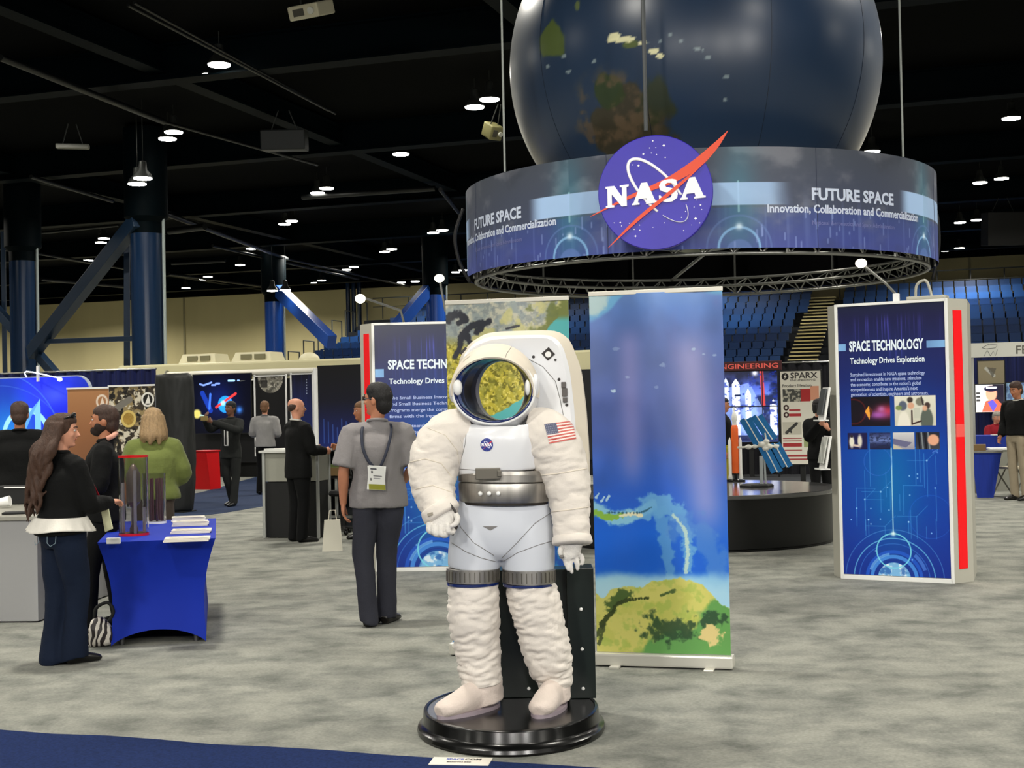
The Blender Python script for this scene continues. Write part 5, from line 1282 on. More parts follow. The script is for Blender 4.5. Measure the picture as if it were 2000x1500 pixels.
def human(label, pos, rotz, H=1.75, J={}, skin='light', top=None, bottom=None, shoes=(14, 13, 13), hair=('short', 'black'), head=(0, 0), lean=(0, 0), vox=.011, fat=1.0,
          curl=(.5, .5), hands=None, sleeve='long', hem=.86, group=None, female=False, toes=(.1, -.1), legw=1.0, flare=0.0, hidden_legs=False):
    k = H / 1.75
    t = thing('person', label, 'person', pos, rotz, group)
    j = dict(hipR=(-.09, 0, .92), hipL=(.09, 0, .92), kneeR=(-.1, -.015, .5), kneeL=(.1, -.015, .5), ankR=(-.1, .02, .09), ankL=(.1, .02, .09),
             shR=(-.185, .0, 1.415), shL=(.185, .0, 1.415), elR=(-.225, .03, 1.13), elL=(.225, .03, 1.13), wrR=(-.225, -.04, .88), wrL=(.225, -.04, .88),
             pel=(0, 0, .98), waist=(0, 0, 1.1), chest=(0, -.005, 1.3), neck=(0, .015, 1.47))
    if female: j.update(shR=(-.165, 0, 1.41), shL=(.165, 0, 1.41))
    j.update(J); j = {a: Vector(b) * k for a, b in j.items()}
    for a in ('chest', 'neck', 'shR', 'shL', 'elR', 'elL', 'wrR', 'wrL'):
        if a not in J or a in ('chest', 'neck'):
            f = max(0, (j[a].z / k - .98)) ; j[a] += Vector((lean[0] * f, lean[1] * f, 0))
    hp = j['neck'] + V3(0, -.012, .055) * k
    HP, rot = head_verts(hp, k, *head)
    # body: one continuous skin
    bm = BM()
    sw = .155 if female else .17
    tube(bm, [j['pel'] - V3(0, 0, .06) * k, j['pel'], j['waist'], j['chest'], (j['shR'] + j['shL']) / 2 - V3(0, 0, .02) * k, j['neck'] - V3(0, 0, .02) * k, j['neck'] + V3(0, 0, .01) * k],
         [(.13 * k, .09 * k), (.15 * k, .1 * k), (.125 * k * fat, .09 * k * fat), (.15 * k * fat, .1 * k * fat), (sw * k, .08 * k), (.07 * k, .06 * k), (.055 * k, .055 * k)], 24, sm=3)
    tube(bm, [j['neck'] - V3(0, 0, .03) * k, j['neck'] + V3(0, -.004, .04) * k, HP((0, .02, .06))], [.056 * k, .05 * k, .05 * k], 18)
    hv = [HP((0, y, z)) for z, y, a, b in HS]
    rr = []
    for i, (z, y, a, b) in enumerate(HS):
        rr.append([bm.verts.new(HP((a * math.cos(2 * PI * q / 24), y + b * math.sin(2 * PI * q / 24), z))) for q in range(24)])
    for A1, B1 in zip(rr, rr[1:]):
        for q in range(24): bm.faces.new((A1[q], A1[(q + 1) % 24], B1[(q + 1) % 24], B1[q]))
    bm.faces.new(rr[0][::-1]); bm.faces.new(rr[-1])
    tube(bm, [HP((0, -.088, .125)), HP((0, -.105, .1)), HP((0, -.116, .083)), HP((0, -.094, .074))], [.008 * k, .011 * k, .0145 * k, .008 * k], 10)
    for s in (-1, 1):
        ell(bm, HP((s * .078, .012, .108)), (.009 * k, .02 * k, .031 * k), 12, rot)
        tube(bm, [HP((s * .012, -.093, .134)), HP((s * .03, -.09, .139)), HP((s * .052, -.074, .133))], .009 * k, 8)
        ell(bm, HP((s * .036, -.068, .088)), (.022 * k, .02 * k, .02 * k), 10)
    ell(bm, HP((0, -.083, .056)), (.022 * k, .012 * k, .009 * k), 12, rot); ell(bm, HP((0, -.073, .018)), (.022 * k, .02 * k, .016 * k), 12, rot)
    hands = hands or {}
    for s, c in (('R', curl[0]), ('L', curl[1])):
        sg = -1 if s == 'R' else 1
        sh, el, wr = j['sh' + s], j['el' + s], j['wr' + s]
        tube(bm, [sh + V3(-sg * .03, 0, 0) * k, sh + (el - sh) * .2, sh + (el - sh) * .6, el, el + (wr - el) * .3, el + (wr - el) * .8, wr],
             [.05 * k, .05 * k, .044 * k, .038 * k, .041 * k, .03 * k, .026 * k], 14, sm=2)
        d, n, sd = hands.get(s, ((wr - el), V3(sg, 0.1, 0), V3(0, -1, 0)))
        finger_set(bm, wr, Vector(d), Vector(n), Vector(sd), k, c)
        if not hidden_legs:
            h_, kn, an = j['hip' + s], j['knee' + s], j['ank' + s]
            tube(bm, [h_ + V3(0, 0, .03) * k, h_ - V3(0, 0, .08) * k, kn, kn + (an - kn) * .35, an, an - V3(0, 0, .03) * k], [(.085 * k, .09 * k), (.08 * k, .085 * k), .052 * k, .052 * k, .036 * k, .036 * k], 16, sm=2)
            a_ = toes[0] if s == 'R' else toes[1]; f = V3(-math.sin(a_), -math.cos(a_), 0)
            tube(bm, [an + V3(0, 0, -.05) * k - f * .03 * k, an + V3(0, 0, -.055) * k + f * .06 * k, an + V3(0, 0, -.065) * k + f * .15 * k], [(.033 * k, .03 * k), (.04 * k, .03 * k), (.035 * k, .018 * k)], 12)
    sc_ = SKIN[skin]
    body = obj('body', fuse(bm, vox if not hands.get('fine') else .007, 3), mat('skin_' + skin, sc_, rough=.55, noise=.08, nscale=30), t)
    for s in (-1, 1):
        bm = BM(); ell(bm, HP((s * .031, -.087, .119)), (.0125 * k, .009 * k, .008 * k), 12, rot); e = obj('eye', bm, mat('eye_white', (214, 208, 200), rough=.2), body, smooth=True)
        bm = BM(); ell(bm, HP((s * .031, -.0935, .119)), (.006 * k, .004 * k, .006 * k), 10, rot); obj('iris', bm, mat('iris_dark', (40, 26, 20), rough=.2), body, smooth=True)
        bm = BM(); tube(bm, [HP((s * .014, -.1, .141)), HP((s * .032, -.099, .146)), HP((s * .052, -.082, .14))], [.003 * k, .004 * k, .0025 * k], 6); obj('eyebrow', bm, mat('brow_' + hair[1], HAIRC[hair[1]], rough=.9), body)
    bm = BM(); ell(bm, HP((0, -.0945, .056)), (.02 * k, .004 * k, .0055 * k), 12, rot); obj('lips', bm, mat('lips_' + skin, tuple(int(c * f) for c, f in zip(sc_, (.9, .62, .62))), rough=.5), body, smooth=True)
    # hair
    hm = mat('hair_' + hair[1], HAIRC[hair[1]], rough=.6, noise=.35, nscale=60, bump=.4, bscale=180, stretch=(1, 1, .25))
    if hair[0] != 'none':
        bm = BM()
        if hair[0] == 'bald':
            tube(bm, [HP((sx * .078, y, z)) for sx, y, z in ((-1, .0, .15), (-1, .04, .14), (-.7, .085, .13), (0, .105, .125), (.7, .085, .13), (1, .04, .14), (1, 0, .15))], [(.01, .02), (.014, .034), (.016, .042), (.018, .046), (.016, .042), (.014, .034), (.01, .02)], 12, sm=3, ref=(0, 0, 1)) if False else None
            for sx, y, z, a, b, c in ((-.058, .03, .13, .024, .055, .035), (.058, .03, .13, .024, .055, .035), (0, .07, .12, .065, .04, .05), (-.04, .06, .13, .045, .05, .04), (.04, .06, .13, .045, .05, .04)): ell(bm, HP((sx, y, z)), (a * k, b * k, c * k), 16, rot)
        else:
            for c, r in (((0, .018, .145), (.083, .096, .088)), ((0, .004, .178), (.083, .1, .07)), ((0, .052, .088), (.069, .062, .075))): ell(bm, HP(c), tuple(q * k for q in r), 20, rot)
            for s in (-1, 1): ell(bm, HP((s * .07, -.015, .138)), (.012 * k, .018 * k, .03 * k), 12, rot)
        if hair[0] in ('long', 'wavy'):
            z_ = -.1 if hair[0] == 'wavy' else -.20
            for q in range(11):
                a = PI * (.0 + q / 10); x = math.cos(a); y = math.sin(a)
                p0 = (x * .072, .01 + y * .07, .17); p1 = (x * .088, .02 + y * .085, .07); p2 = (x * (.1 if hair[0] == 'wavy' else .082), .03 + y * .095, -.02); p3 = (x * .085, .04 + y * .085, z_ + .03 * (q % 3))
                tube(bm, [HP(p) for p in (p0, p1, p2, p3)], [.03 * k, .034 * k, .034 * k, .014 * k], 10, sm=4)
        me = fuse(bm, .009, 2); crumple(me, .006, 30, 7, (1, 1, .35)); obj('hair', me, hm, t)
        if hair[0] == 'long' or len(hair) > 2: pass
    # clothes
    def cloth(bm, name, m, seed, amp=.008, v=None):
        me = fuse(bm, v or vox, 3); crumple(me, amp * k, 9, seed, (1, 1, .8)); crumple(me, amp * .5 * k, 22, seed + 3, (1, 1, .6)); return obj(name, me, m, t)
    if top:
        nm, m = top[0], top[1]; g = top[2] if len(top) > 2 else .02
        bm = BM(); hz = hem; pc = j['pel'].copy(); pc.z = hz * k
        hipw = .168 if not female else .172
        tube(bm, [pc, j['pel'] + V3(0, 0, .0), j['waist'], j['chest'], (j['shR'] + j['shL']) / 2 - V3(0, 0, .015) * k, j['neck'] - V3(0, 0, .025) * k, j['neck'] + V3(0, 0, .032) * k],
             [((hipw + g * .9) * k * fat, (.115 + g) * k * fat), ((hipw - .008 + g) * k * fat, (.11 + g) * k * fat), ((.135 + g) * k * fat, (.1 + g) * k * fat), ((.162 + g) * k * fat, (.108 + g) * k * fat), ((sw + .015 + g * .6) * k, (.083 + g * .6) * k), (.085 * k, .072 * k), (.062 * k, .062 * k)], 32, sm=3)
        nk = j['neck'] - V3(0, 0, .05) * k
        tube(bm, [j['shR'] - V3(0, 0, .01) * k, (j['shR'] + nk) / 2, nk, (j['shL'] + nk) / 2, j['shL'] - V3(0, 0, .01) * k], [(.045 + g * .8) * k, (.05 + g * .6) * k, (.055 + g * .3) * k, (.05 + g * .6) * k, (.045 + g * .8) * k], 18, sm=3, ref=(0, 1, 0))
        for s in ('R', 'L'):
            sg = -1 if s == 'R' else 1
            sh, el, wr = j['sh' + s] - V3(0, 0, .012) * k, j['el' + s], j['wr' + s]; g2 = g * .8
            if sleeve == 'long': tube(bm, [sh + V3(-sg * .05, 0, -.02) * k, sh, sh + (el - sh) * .45, el, el + (wr - el) * .5, wr + (el - wr) * .04], [(.045 + g2) * k, (.052 + g2) * k, (.054 + g2) * k, (.046 + g2) * k, (.04 + g2) * k, (.034 + g2 * .7) * k], 18, sm=3)
            else: tube(bm, [sh + V3(-sg * .05, 0, -.02) * k, sh, sh + (el - sh) * .5, sh + (el - sh) * .9], [(.045 + g2) * k, (.054 + g2) * k, (.064 + g2) * k, (.068 + g2) * k], 18, sm=3)
        cloth(bm, nm, m, 3 + int(H * 100) % 7)
        bm = BM(); tube(bm, [j['neck'] + V3(.062 * math.cos(a) * 1.12, .004 + .066 * math.sin(a), .018 - .012 * math.sin(-a)) * k for a in [2 * PI * q / 24 for q in range(24)]], .011 * k, 8, closed=True); obj('collar', bm, top[3] if len(top) > 3 else m, t, smooth=True)
    if bottom and not hidden_legs:
        bm = BM(); m = bottom[1]
        tube(bm, [j['pel'] + V3(0, 0, .06) * k, j['pel'] - V3(0, 0, .03) * k, (j['hipR'] + j['hipL']) / 2 - V3(0, 0, .06) * k], [(.155 * k * fat, .11 * k * fat), (.175 * k * fat, .125 * k * fat), (.16 * k * fat, .11 * k * fat)], 30, sm=3)
        for s in ('R', 'L'):
            h_, kn, an = j['hip' + s], j['knee' + s], j['ank' + s]
            tube(bm, [h_ + V3(0, 0, .02) * k, h_ - V3(0, 0, .1) * k, kn + (h_ - kn) * .4, kn, kn + (an - kn) * .5, an + V3(0, .0, -.02) * k, an + V3(0, 0, -.055) * k],
                 [(.088 * k * legw, .115 * k), (.092 * k * legw, .112 * k), (.082 * k * legw, .088 * k * legw), .07 * k * legw, .066 * k * legw, (.064 * legw + flare) * k, (.066 * legw + flare) * k], 22, sm=3)
        cloth(bm, bottom[0], m, 12, .007)
    if not hidden_legs:
        for s in ('R', 'L'):
            an = j['ank' + s]; a_ = toes[0] if s == 'R' else toes[1]; f = V3(-math.sin(a_), -math.cos(a_), 0); sd = V3(-f.y, f.x, 0)
            z0 = an.z - .09 * k; bm = BM()
            P = [(-.06, .03, .03, .03), (-.03, .04, .036, .042), (.05, .042, .042, .042), (.12, .033, .047, .033), (.18, .024, .042, .024), (.205, .018, .022, .014)]
            tube(bm, [V3(an.x, an.y, z0) + f * a * k + V3(0, 0, z) * k for a, z, w_, h in P], [(w_ * k, h * k) for a, z, w_, h in P], 18, sm=3, ref=sd)
            me = fuse(bm, .008, 3); n = len(me.vertices); co = np.empty(n * 3); me.vertices.foreach_get('co', co); co = co.reshape(-1, 3); co[:, 2] = np.maximum(co[:, 2], z0 + .001); me.vertices.foreach_set('co', co.ravel())
            obj('shoe', me, mat('shoe_%d' % sum(shoes), shoes, rough=.35), t)
    return t, j, HP, rot, k

def cl(name, c, **k): return mat(name, c, rough=k.pop('rough', .85), sheen=.1 if sum(c) > 200 else 0, spec=.25, noise=.12, nscale=6, bump=.15, bscale=70, **k)
BLKCL = cl('black_cloth', (7, 8, 8)); CHAR = cl('charcoal_cloth', (34, 36, 35)); GREYP = cl('grey_polo', (132, 128, 128)); SLTR = cl('slate_trousers', (52, 53, 62)); JEAN = cl('dark_jeans', (12, 24, 44)); GREENJ = cl('green_jacket', (104, 114, 58))
WCL = cl('white_cloth', (222, 218, 208)); LGREY = cl('light_grey_shirt', (150, 148, 146)); BEIGET = cl('beige_trousers', (156, 144, 122)); REDC = cl('red_jacket', (130, 22, 34)); BTR = cl('black_trousers', (5, 6, 7))
def strap(par, pts, w, m, name='lanyard', th=.002):
    bm = BM(); tube(bm, pts, [(w / 2, th)] * len(pts), 8, sm=6); return obj(name, bm, m, par, smooth=True)

# 1 man in grey polo, back to us, head turned to the left
fx = gp(744, 1222)
t, j, HP, rot, k = human('man in a grey polo shirt with a badge hanging down his back, seen from behind', (fx.x, fx.y, 0), PI + R(8), 1.78,
    J=dict(ankR=(-.05, -.10, .09), kneeR=(-.055, -.07, .5), hipR=(-.085, 0, .92), ankL=(.085, .03, .09), kneeL=(.12, -.0, .5), elL=(.25, .03, 1.13), wrL=(.255, -.03, .89), elR=(-.25, .03, 1.14), wrR=(-.2, -.2, 1.04)),
    skin='olive', top=('polo_shirt', GREYP, .032), bottom=('trousers', SLTR), hair=('short', 'black'), head=(R(52), R(-6)), sleeve='short', hem=.86, fat=1.1, legw=1.08, vox=.0095, toes=(.45, .35), shoes=(16, 13, 12),
    hands=dict(fine=True, L=((0, -.03, -1), (1, 0, 0), (0, -1, 0)), R=((.3, -.9, .1), (-.6, 0, .5), (0, 0, 1))))
LAN = mat('lanyard_navy', (26, 34, 56), rough=.6, noise=.5, nscale=60)
bx = -.01
strap(t, [(-.085, .02, 1.505), (-.1, .09, 1.47), (-.085, .15, 1.38), (-.05, .175, 1.27), (-.012, .18, 1.185)], .02, LAN); strap(t, [(.09, .02, 1.5), (.115, .09, 1.45), (.115, .155, 1.33), (.085, .175, 1.24), (.045, .18, 1.185)], .022, LAN)
bd = Cv(50, 1.45, (224, 224, 220)); bd.rect(0, 1.12, 1, 1.45, (140, 140, 36)); bd.line(.2, .18, .5, .18, .06, (50, 50, 60)); bd.rect(.2, .3, .3, .45, (60, 60, 60)); bd.line(.35, .6, .8, .62, .05, (120, 120, 120)); bd.line(.35, .75, .7, .76, .04, (150, 150, 150)); bd.rect(.12, .75, .2, .9, (80, 80, 80))
bm = BM(); box(bm, (.02, .186, 1.1), (.125, .006, .175), rot=Matrix.Rotation(-.1, 4, 'Y'), bev=.002); b0 = obj('name_badge', bm, WHT, t)
me = grid_mesh('badge_print', bd, lambda U, V: (.02 + .06 * (1 - 2 * U) + .0 - .008 * (V - .5), np.full_like(U, .1905), 1.186 - .172 * V - .01 * (U - .5))); obj('badge_print', me, PRINT, b0)
bm = BM(); tube(bm, [HP((.062, -.078, .118)), HP((.083, -.02, .125)), HP((.083, .02, .12))], .0025, 6); tube(bm, [HP((-.062, -.078, .118)), HP((-.083, -.02, .125)), HP((-.083, .02, .12))], .0025, 6)
for s in (-1, 1): box(bm, HP((s * .034, -.1, .118)), (.045, .004, .03), rot=rot.to_4x4())
obj('glasses', bm, mat('glasses_frame', (90, 90, 92), rough=.2, metal=.4), t)
bm = BM(); hexa(bm, [(.27, -.06, .56), (.27, .0, .56), (.42, .0, .56), (.42, -.06, .56)], [(.285, -.05, .79), (.285, -.01, .79), (.4, -.01, .79), (.4, -.05, .79)]); tube(bm, [(.31, -.03, .79), (.32, -.03, .86), (.36, -.03, .86), (.37, -.03, .79)], .004, 6); fixn(bm)
o = obj('paper_bag', bm, mat('bag_white', (196, 192, 176), rough=.7), label='white paper bag held low by the man in the grey polo', cat='bag'); o.location = (fx.x, fx.y, 0); o.rotation_euler = (0, 0, PI + R(8))

# 2 woman with long brown hair at the blue table
fx = gp(128, 1296)
t, j, HP, rot, k = human('woman with long wavy brown hair in a black cardigan and dark jeans', (fx.x, fx.y, 0), R(140), 1.60,
    J=dict(ankR=(-.06, -.03, .09), kneeR=(-.085, -.05, .5), ankL=(.07, .05, .09), kneeL=(.09, .0, .5), elR=(-.2, -.08, 1.12), wrR=(-.13, -.3, 1.12), elL=(.2, -.02, 1.12), wrL=(.12, -.26, 1.12), pel=(0, .03, .98)),
    skin='light', top=('black_cardigan', BLKCL, .026), bottom=('jeans', JEAN), hair=('none', 'longbrown'), head=(R(-40), R(2)), hem=.92, female=True, fat=1.13, flare=.022, legw=1.2, vox=.0095, toes=(.1, .0),
    hands=dict(fine=True, R=((.5, -1, .1), (0, 0, 1), (1, 0, 0)), L=((-.5, -1, .1), (0, 0, 1), (-1, 0, 0))))
bm = BM()
for c, r in (((0, .018, .145), (.092, .106, .096)), ((0, .0, .185), (.085, .1, .06)), ((0, .05, .09), (.085, .075, .09))): ell(bm, HP(c), tuple(q * k for q in r), 20, rot)
random.seed(9)
for q in range(26):
    a = PI * (-.02 + 1.04 * q / 25); x = math.cos(a); y = math.sin(a); w_ = random.random()
    L = -.30 - .18 * w_ - .1 * math.sin(a); pts = [(x * .075, .01 + y * .075, .17), (x * .098, .03 + y * .085, .06)]
    for i in range(1, 6):
        f = i / 5; pts.append((x * (.115 + .03 * math.sin(f * 7 + q)) * (1.1 - .2 * f), .05 + y * .11 + .06 * f + .03 * math.sin(f * 8 + q * 1.7), .06 + (L - .06) * f))
    tube(bm, [HP(p) for p in pts], [.032 * k, .032 * k, .03 * k, .026 * k, .022 * k, .016 * k, .005 * k], 9, sm=4)
me = fuse(bm, .0075, 2); crumple(me, .007, 26, 7, (1, 1, .3)); obj('long_hair', me, mat('hair_longbrown', HAIRC['longbrown'], rough=.45, noise=.6, nscale=26, bump=.5, bscale=120, stretch=(1, 1, .2)), t)
bm = BM(); tube(bm, [HP((-.08, -.02, .2)), HP((-.06, -.06, .215)), HP((0, -.085, .222)), HP((.06, -.06, .215)), HP((.08, -.02, .2))], .006, 8, sm=3); ell(bm, HP((-.035, -.075, .225)), (.028, .012, .02), 12, rot); ell(bm, HP((.035, -.075, .225)), (.028, .012, .02), 12, rot); obj('sunglasses', bm, BLK, t, smooth=True)
bm = BM(); tube(bm, [(0, .02, .945), (0, .02, .90), (0, .02, .86)], [(.205, .15), (.228, .175), (.25, .2)], 60, cap=True, sm=3)
me = bpy.data.meshes.new('pep'); bm.to_mesh(me); bm.free()
n = len(me.vertices); co = np.empty(n * 3); me.vertices.foreach_get('co', co); co = co.reshape(-1, 3); th = np.arctan2(co[:, 1], co[:, 0]); f = np.clip((.945 - co[:, 2]) / .085, 0, 1); co[:, :2] *= (1 + .035 * f * np.sin(th * 19))[:, None]; co[:, 2] += .008 * f * np.sin(th * 3); me.vertices.foreach_set('co', co.ravel())
obj('ruffled_blouse_hem', me, WCL, t, smooth=True)
strap(t, [(-.06, -.09, 1.27), (-.08, -.135, 1.2), (-.12, -.175, 1.09), (-.14, -.215, .98)], .03, mat('lanyard_red', (190, 26, 46), rough=.6))
bm = BM(); box(bm, (-.145, -.225, .92), (.085, .006, .12), rot=Matrix.Rotation(.3, 4, 'Y'), bev=.002); box(bm, (-.165, -.225, .86), (.085, .007, .03), rot=Matrix.Rotation(.3, 4, 'Y')); obj('name_badge', bm, mat('badge_pale', (196, 196, 160), rough=.5), t)
bm = BM(); P = [(-.05, .148, .86), (-.05, .15, .79), (-.085, .15, .77), (-.12, .135, .79), (-.125, .13, .86)]; tube(bm, P, .002, 6); tube(bm, [(.05, .148, .86), (.05, .15, .79), (.085, .15, .77), (.12, .135, .79)], .002, 6); obj('pocket_stitching', bm, mat('stitch_pale', (130, 150, 160), rough=.8), t)

# 3 bearded man, black jacket, facing left
fx = at(206, 1100, 10.45)
t, j, HP, rot, k = human('bearded man in a black jacket standing behind the long-haired woman', (fx.x, 10.45, 0), R(-75), 1.66,
    J=dict(ankR=(-.06, .1, .09), kneeR=(-.08, .04, .5), ankL=(.1, -.13, .09), kneeL=(.1, -.1, .5), elR=(-.22, -.06, 1.13), wrR=(-.12, -.28, 1.12), elL=(.24, -.04, 1.13), wrL=(.16, -.26, 1.1)),
    skin='tan', top=('black_jacket', BLKCL, .03), bottom=('black_trousers', BTR), hair=('short', 'brown'), head=(R(-12), R(-4)), hem=.84, toes=(.1, -.4), fat=1.05, vox=.011)
bm = BM(); ell(bm, HP((0, -.045, .03)), (.052, .062, .042), 16, rot); ell(bm, HP((-.045, -.02, .065)), (.025, .05, .04), 14, rot); ell(bm, HP((.045, -.02, .065)), (.025, .05, .04), 14, rot); me = fuse(bm, .007, 2); crumple(me, .003, 60, 2); obj('beard', me, mat('beard_dark', (36, 24, 18), rough=.9), t)
bm = BM(); tube(bm, [(-.075, .03, 1.42), (-.08, .07, 1.44), (0, .09, 1.46), (.08, .07, 1.44), (.075, .03, 1.42)], .02, 8, sm=4); obj('pink_collar', bm, cl('pink_cloth', (206, 150, 130)), t, smooth=True)

# 4 woman in green jacket
t, j, HP, rot, k = human('woman with blond shoulder-length hair in a green jacket, back turned', (at(300, 900, 12).x, 12.0, 0), PI + R(12), 1.64,
    J=dict(elR=(-.26, -.02, 1.15), wrR=(-.12, -.2, 1.06), elL=(.25, -.02, 1.15), wrL=(.14, -.22, 1.05)), skin='light', top=('green_jacket', GREENJ, .05), bottom=('grey_trousers', cl('brown_trousers', (78, 68, 60))), hair=('wavy', 'blond'), head=(R(15), 0), hem=.92, female=True, fat=1.12, vox=.011)
# 5 person in black at the left edge
t, j, HP, rot, k = human('person in black with short dark hair at the left edge before the glowing blue wall', (at(40, 900, 13.1).x, 13.1, 0), PI + R(15), 1.73,
    J=dict(elR=(-.3, -.05, 1.15), elL=(.3, -.05, 1.15), wrR=(-.15, -.25, 1.1), wrL=(.15, -.25, 1.1)), skin='tan', top=('black_jacket', BLKCL, .06), bottom=('black_trousers', BTR), hair=('short', 'brown'), fat=1.15, vox=.013)
# 6 man in grey suit taking a photo
fx = gp(453, 988)
t, j, HP, rot, k = human('man in a dark grey suit holding up a phone on the slate carpet', (fx.x, fx.y, .003), R(-22), 1.80,
    J=dict(elR=(-.3, -.16, 1.30), wrR=(-.26, -.38, 1.47), elL=(.27, -.2, 1.27), wrL=(-.12, -.38, 1.42), ankR=(-.06, .12, .09), kneeR=(-.09, -.02, .5), ankL=(.09, -.08, .09)),
    skin='dark', top=('suit_jacket', CHAR, .026), bottom=('suit_trousers', CHAR), hair=('short', 'black'), head=(R(-8), R(-3)), hem=.80, vox=.013,
    hands=dict(R=((.3, -.2, .5), (-.5, -.5, 0), (0, .5, .8)), L=((-.6, -.1, .3), (0, -1, 0), (0, 0, 1))))
bm = BM(); prism(bm, [(-.045, 0), (.045, 0), (.0, -.01)], 0, .3); bm.free(); bm = BM(); box(bm, (0, -.13, 1.22), (.08, .04, .36), bev=.008); obj('white_shirt', bm, WHT, t); bm = BM(); box(bm, (0, -.15, 1.22), (.03, .01, .32), bev=.003); obj('tie', bm, BLKM, t)
bm = BM(); box(bm, (-.22, -.46, 1.53), (.15, .012, .08), bev=.004); o = obj('smartphone', bm, mat('phone_gold', (150, 130, 80), rough=.3), label='phone held up by the man in the dark grey suit', cat='phone'); o.location = (fx.x, fx.y, 0); o.rotation_euler = (0, 0, R(-22))
# 7 man in light grey shirt at the moon display
fx = gp(520, 966)
human('man in a light grey shirt seen from behind by the moon display', (fx.x, fx.y, .003), PI, 1.82, J=dict(elL=(.25, -.05, 1.15), wrL=(.14, -.25, 1.15), elR=(-.24, .0, 1.15), wrR=(-.16, -.22, 1.12), ankL=(.12, .0, .09)), skin='light', top=('grey_shirt', LGREY, .035), bottom=('black_trousers', BTR), hair=('short', 'light'), head=(0, R(3)), vox=.014, hem=.9)
# 8 balding man in black suit at the counter
fx = gp(585, 1058)
t, j, HP, rot, k = human('balding man in a black suit leaning at the grey counter', (fx.x, fx.y, 0), R(180 - 52), 1.76,
    J=dict(elR=(-.23, -.06, 1.13), wrR=(-.15, -.3, 1.1), elL=(.22, -.05, 1.13), wrL=(.12, -.3, 1.12)), skin='light', top=('suit_jacket', BLKCL, .03, WCL), bottom=('suit_trousers', BTR), hair=('bald', 'brown'), head=(R(-18), R(-3)), hem=.78, vox=.012, fat=1.08, legw=1.1, toes=(.3, -.2))
# 9 person with dark top near the kiosk
human('person in black with red hair beside the red-striped kiosk', (at(706, 800, 17.2).x, 17.2, 0), R(-60), 1.70, J=dict(elR=(-.24, -.1, 1.18), wrR=(-.14, -.3, 1.2)), skin='tan', top=('black_top', BLKCL, .03), bottom=('black_trousers', BTR), hair=('short', 'light'), vox=.014)
# 10 person behind the ocean banner edge
fx = at(1415, 900, 22)
human('person in dark top and yellow skirt glimpsed beside the ocean banner', (fx.x, 22, 0), R(70), 1.68, skin='tan', top=('dark_top', BLKCL, .02), bottom=('yellow_skirt', cl('yellow_cloth', (156, 146, 40))), hair=('short', 'black'), vox=.014, legw=1.25, hem=1.0)
# 11 photographer behind the right kiosk
fx = at(1602, 900, 19)
t, j, HP, rot, k = human('person in black holding a camera, half hidden by the right kiosk', (fx.x, 19, 0), R(20), 1.62, J=dict(elR=(-.26, -.12, 1.2), wrR=(-.17, -.3, 1.4), elL=(.2, -.1, 1.15), wrL=(-.05, -.32, 1.32)), skin='light', top=('black_jacket', BLKCL, .04), bottom=('black_trousers', BTR), hair=('short', 'black'), vox=.013,
    hands=dict(R=((.1, -.3, .9), (-1, 0, 0), (0, -1, 0)), L=((-.6, -.2, .5), (0, -1, 0), (0, 0, 1))))
bm = BM(); box(bm, (-.2, -.36, 1.5), (.2, .09, .12), bev=.012); cyl(bm, (-.2, -.4, 1.5), (-.2, -.52, 1.49), .045, 18); o = obj('camera', bm, BLKM, smooth=40, label='black camera held beside the left edge of the right kiosk', cat='camera'); o.location = (fx.x, 19, 0); o.rotation_euler = (0, 0, R(20))
# 12 man at the right edge
fx = at(1990, 900, 21.6)
human('man in a black jacket and beige trousers at the right edge', (fx.x, 21.6, 0), R(-60), 1.84, J=dict(elR=(-.24, .02, 1.15), wrR=(-.24, -.1, .95)), skin='tan', top=('black_jacket', BLKCL, .04, WCL), bottom=('beige_trousers', BEIGET), hair=('short', 'brown'), head=(0, R(12)), vox=.014, hem=.96)
# 13 seated person in red
fx = at(1948, 900, 28.6)
human('person in red seated behind the blue table under the headset screen', (fx.x, 28.6, -.39), R(10), 1.70, J=dict(elR=(-.26, -.1, 1.17), wrR=(-.1, -.32, 1.18), elL=(.26, -.1, 1.17), wrL=(.1, -.32, 1.18), kneeR=(-.12, -.42, .93), kneeL=(.12, -.42, .93), ankR=(-.12, -.38, .48), ankL=(.12, -.38, .48)), skin='light', top=('red_jacket', REDC, .04), bottom=('black_trousers', BTR), hair=('short', 'grey'), vox=.014, head=(0, R(10)))
t = thing('stool', 'dark stool under the seated person in red', 'stool', (fx.x, 28.62, 0))
bm = BM(); lathe(bm, [(0, .34), (.19, .34), (.19, .40), (0, .40)], 24); fixn(bm); obj('seat', bm, BLKM, t)
for q in range(4): bm = BM(); a = PI / 4 + q * PI / 2; cyl(bm, (.2 * math.cos(a), .2 * math.sin(a), 0), (.13 * math.cos(a), .13 * math.sin(a), .36), .015, 8); obj('leg', bm, BLKM, t)
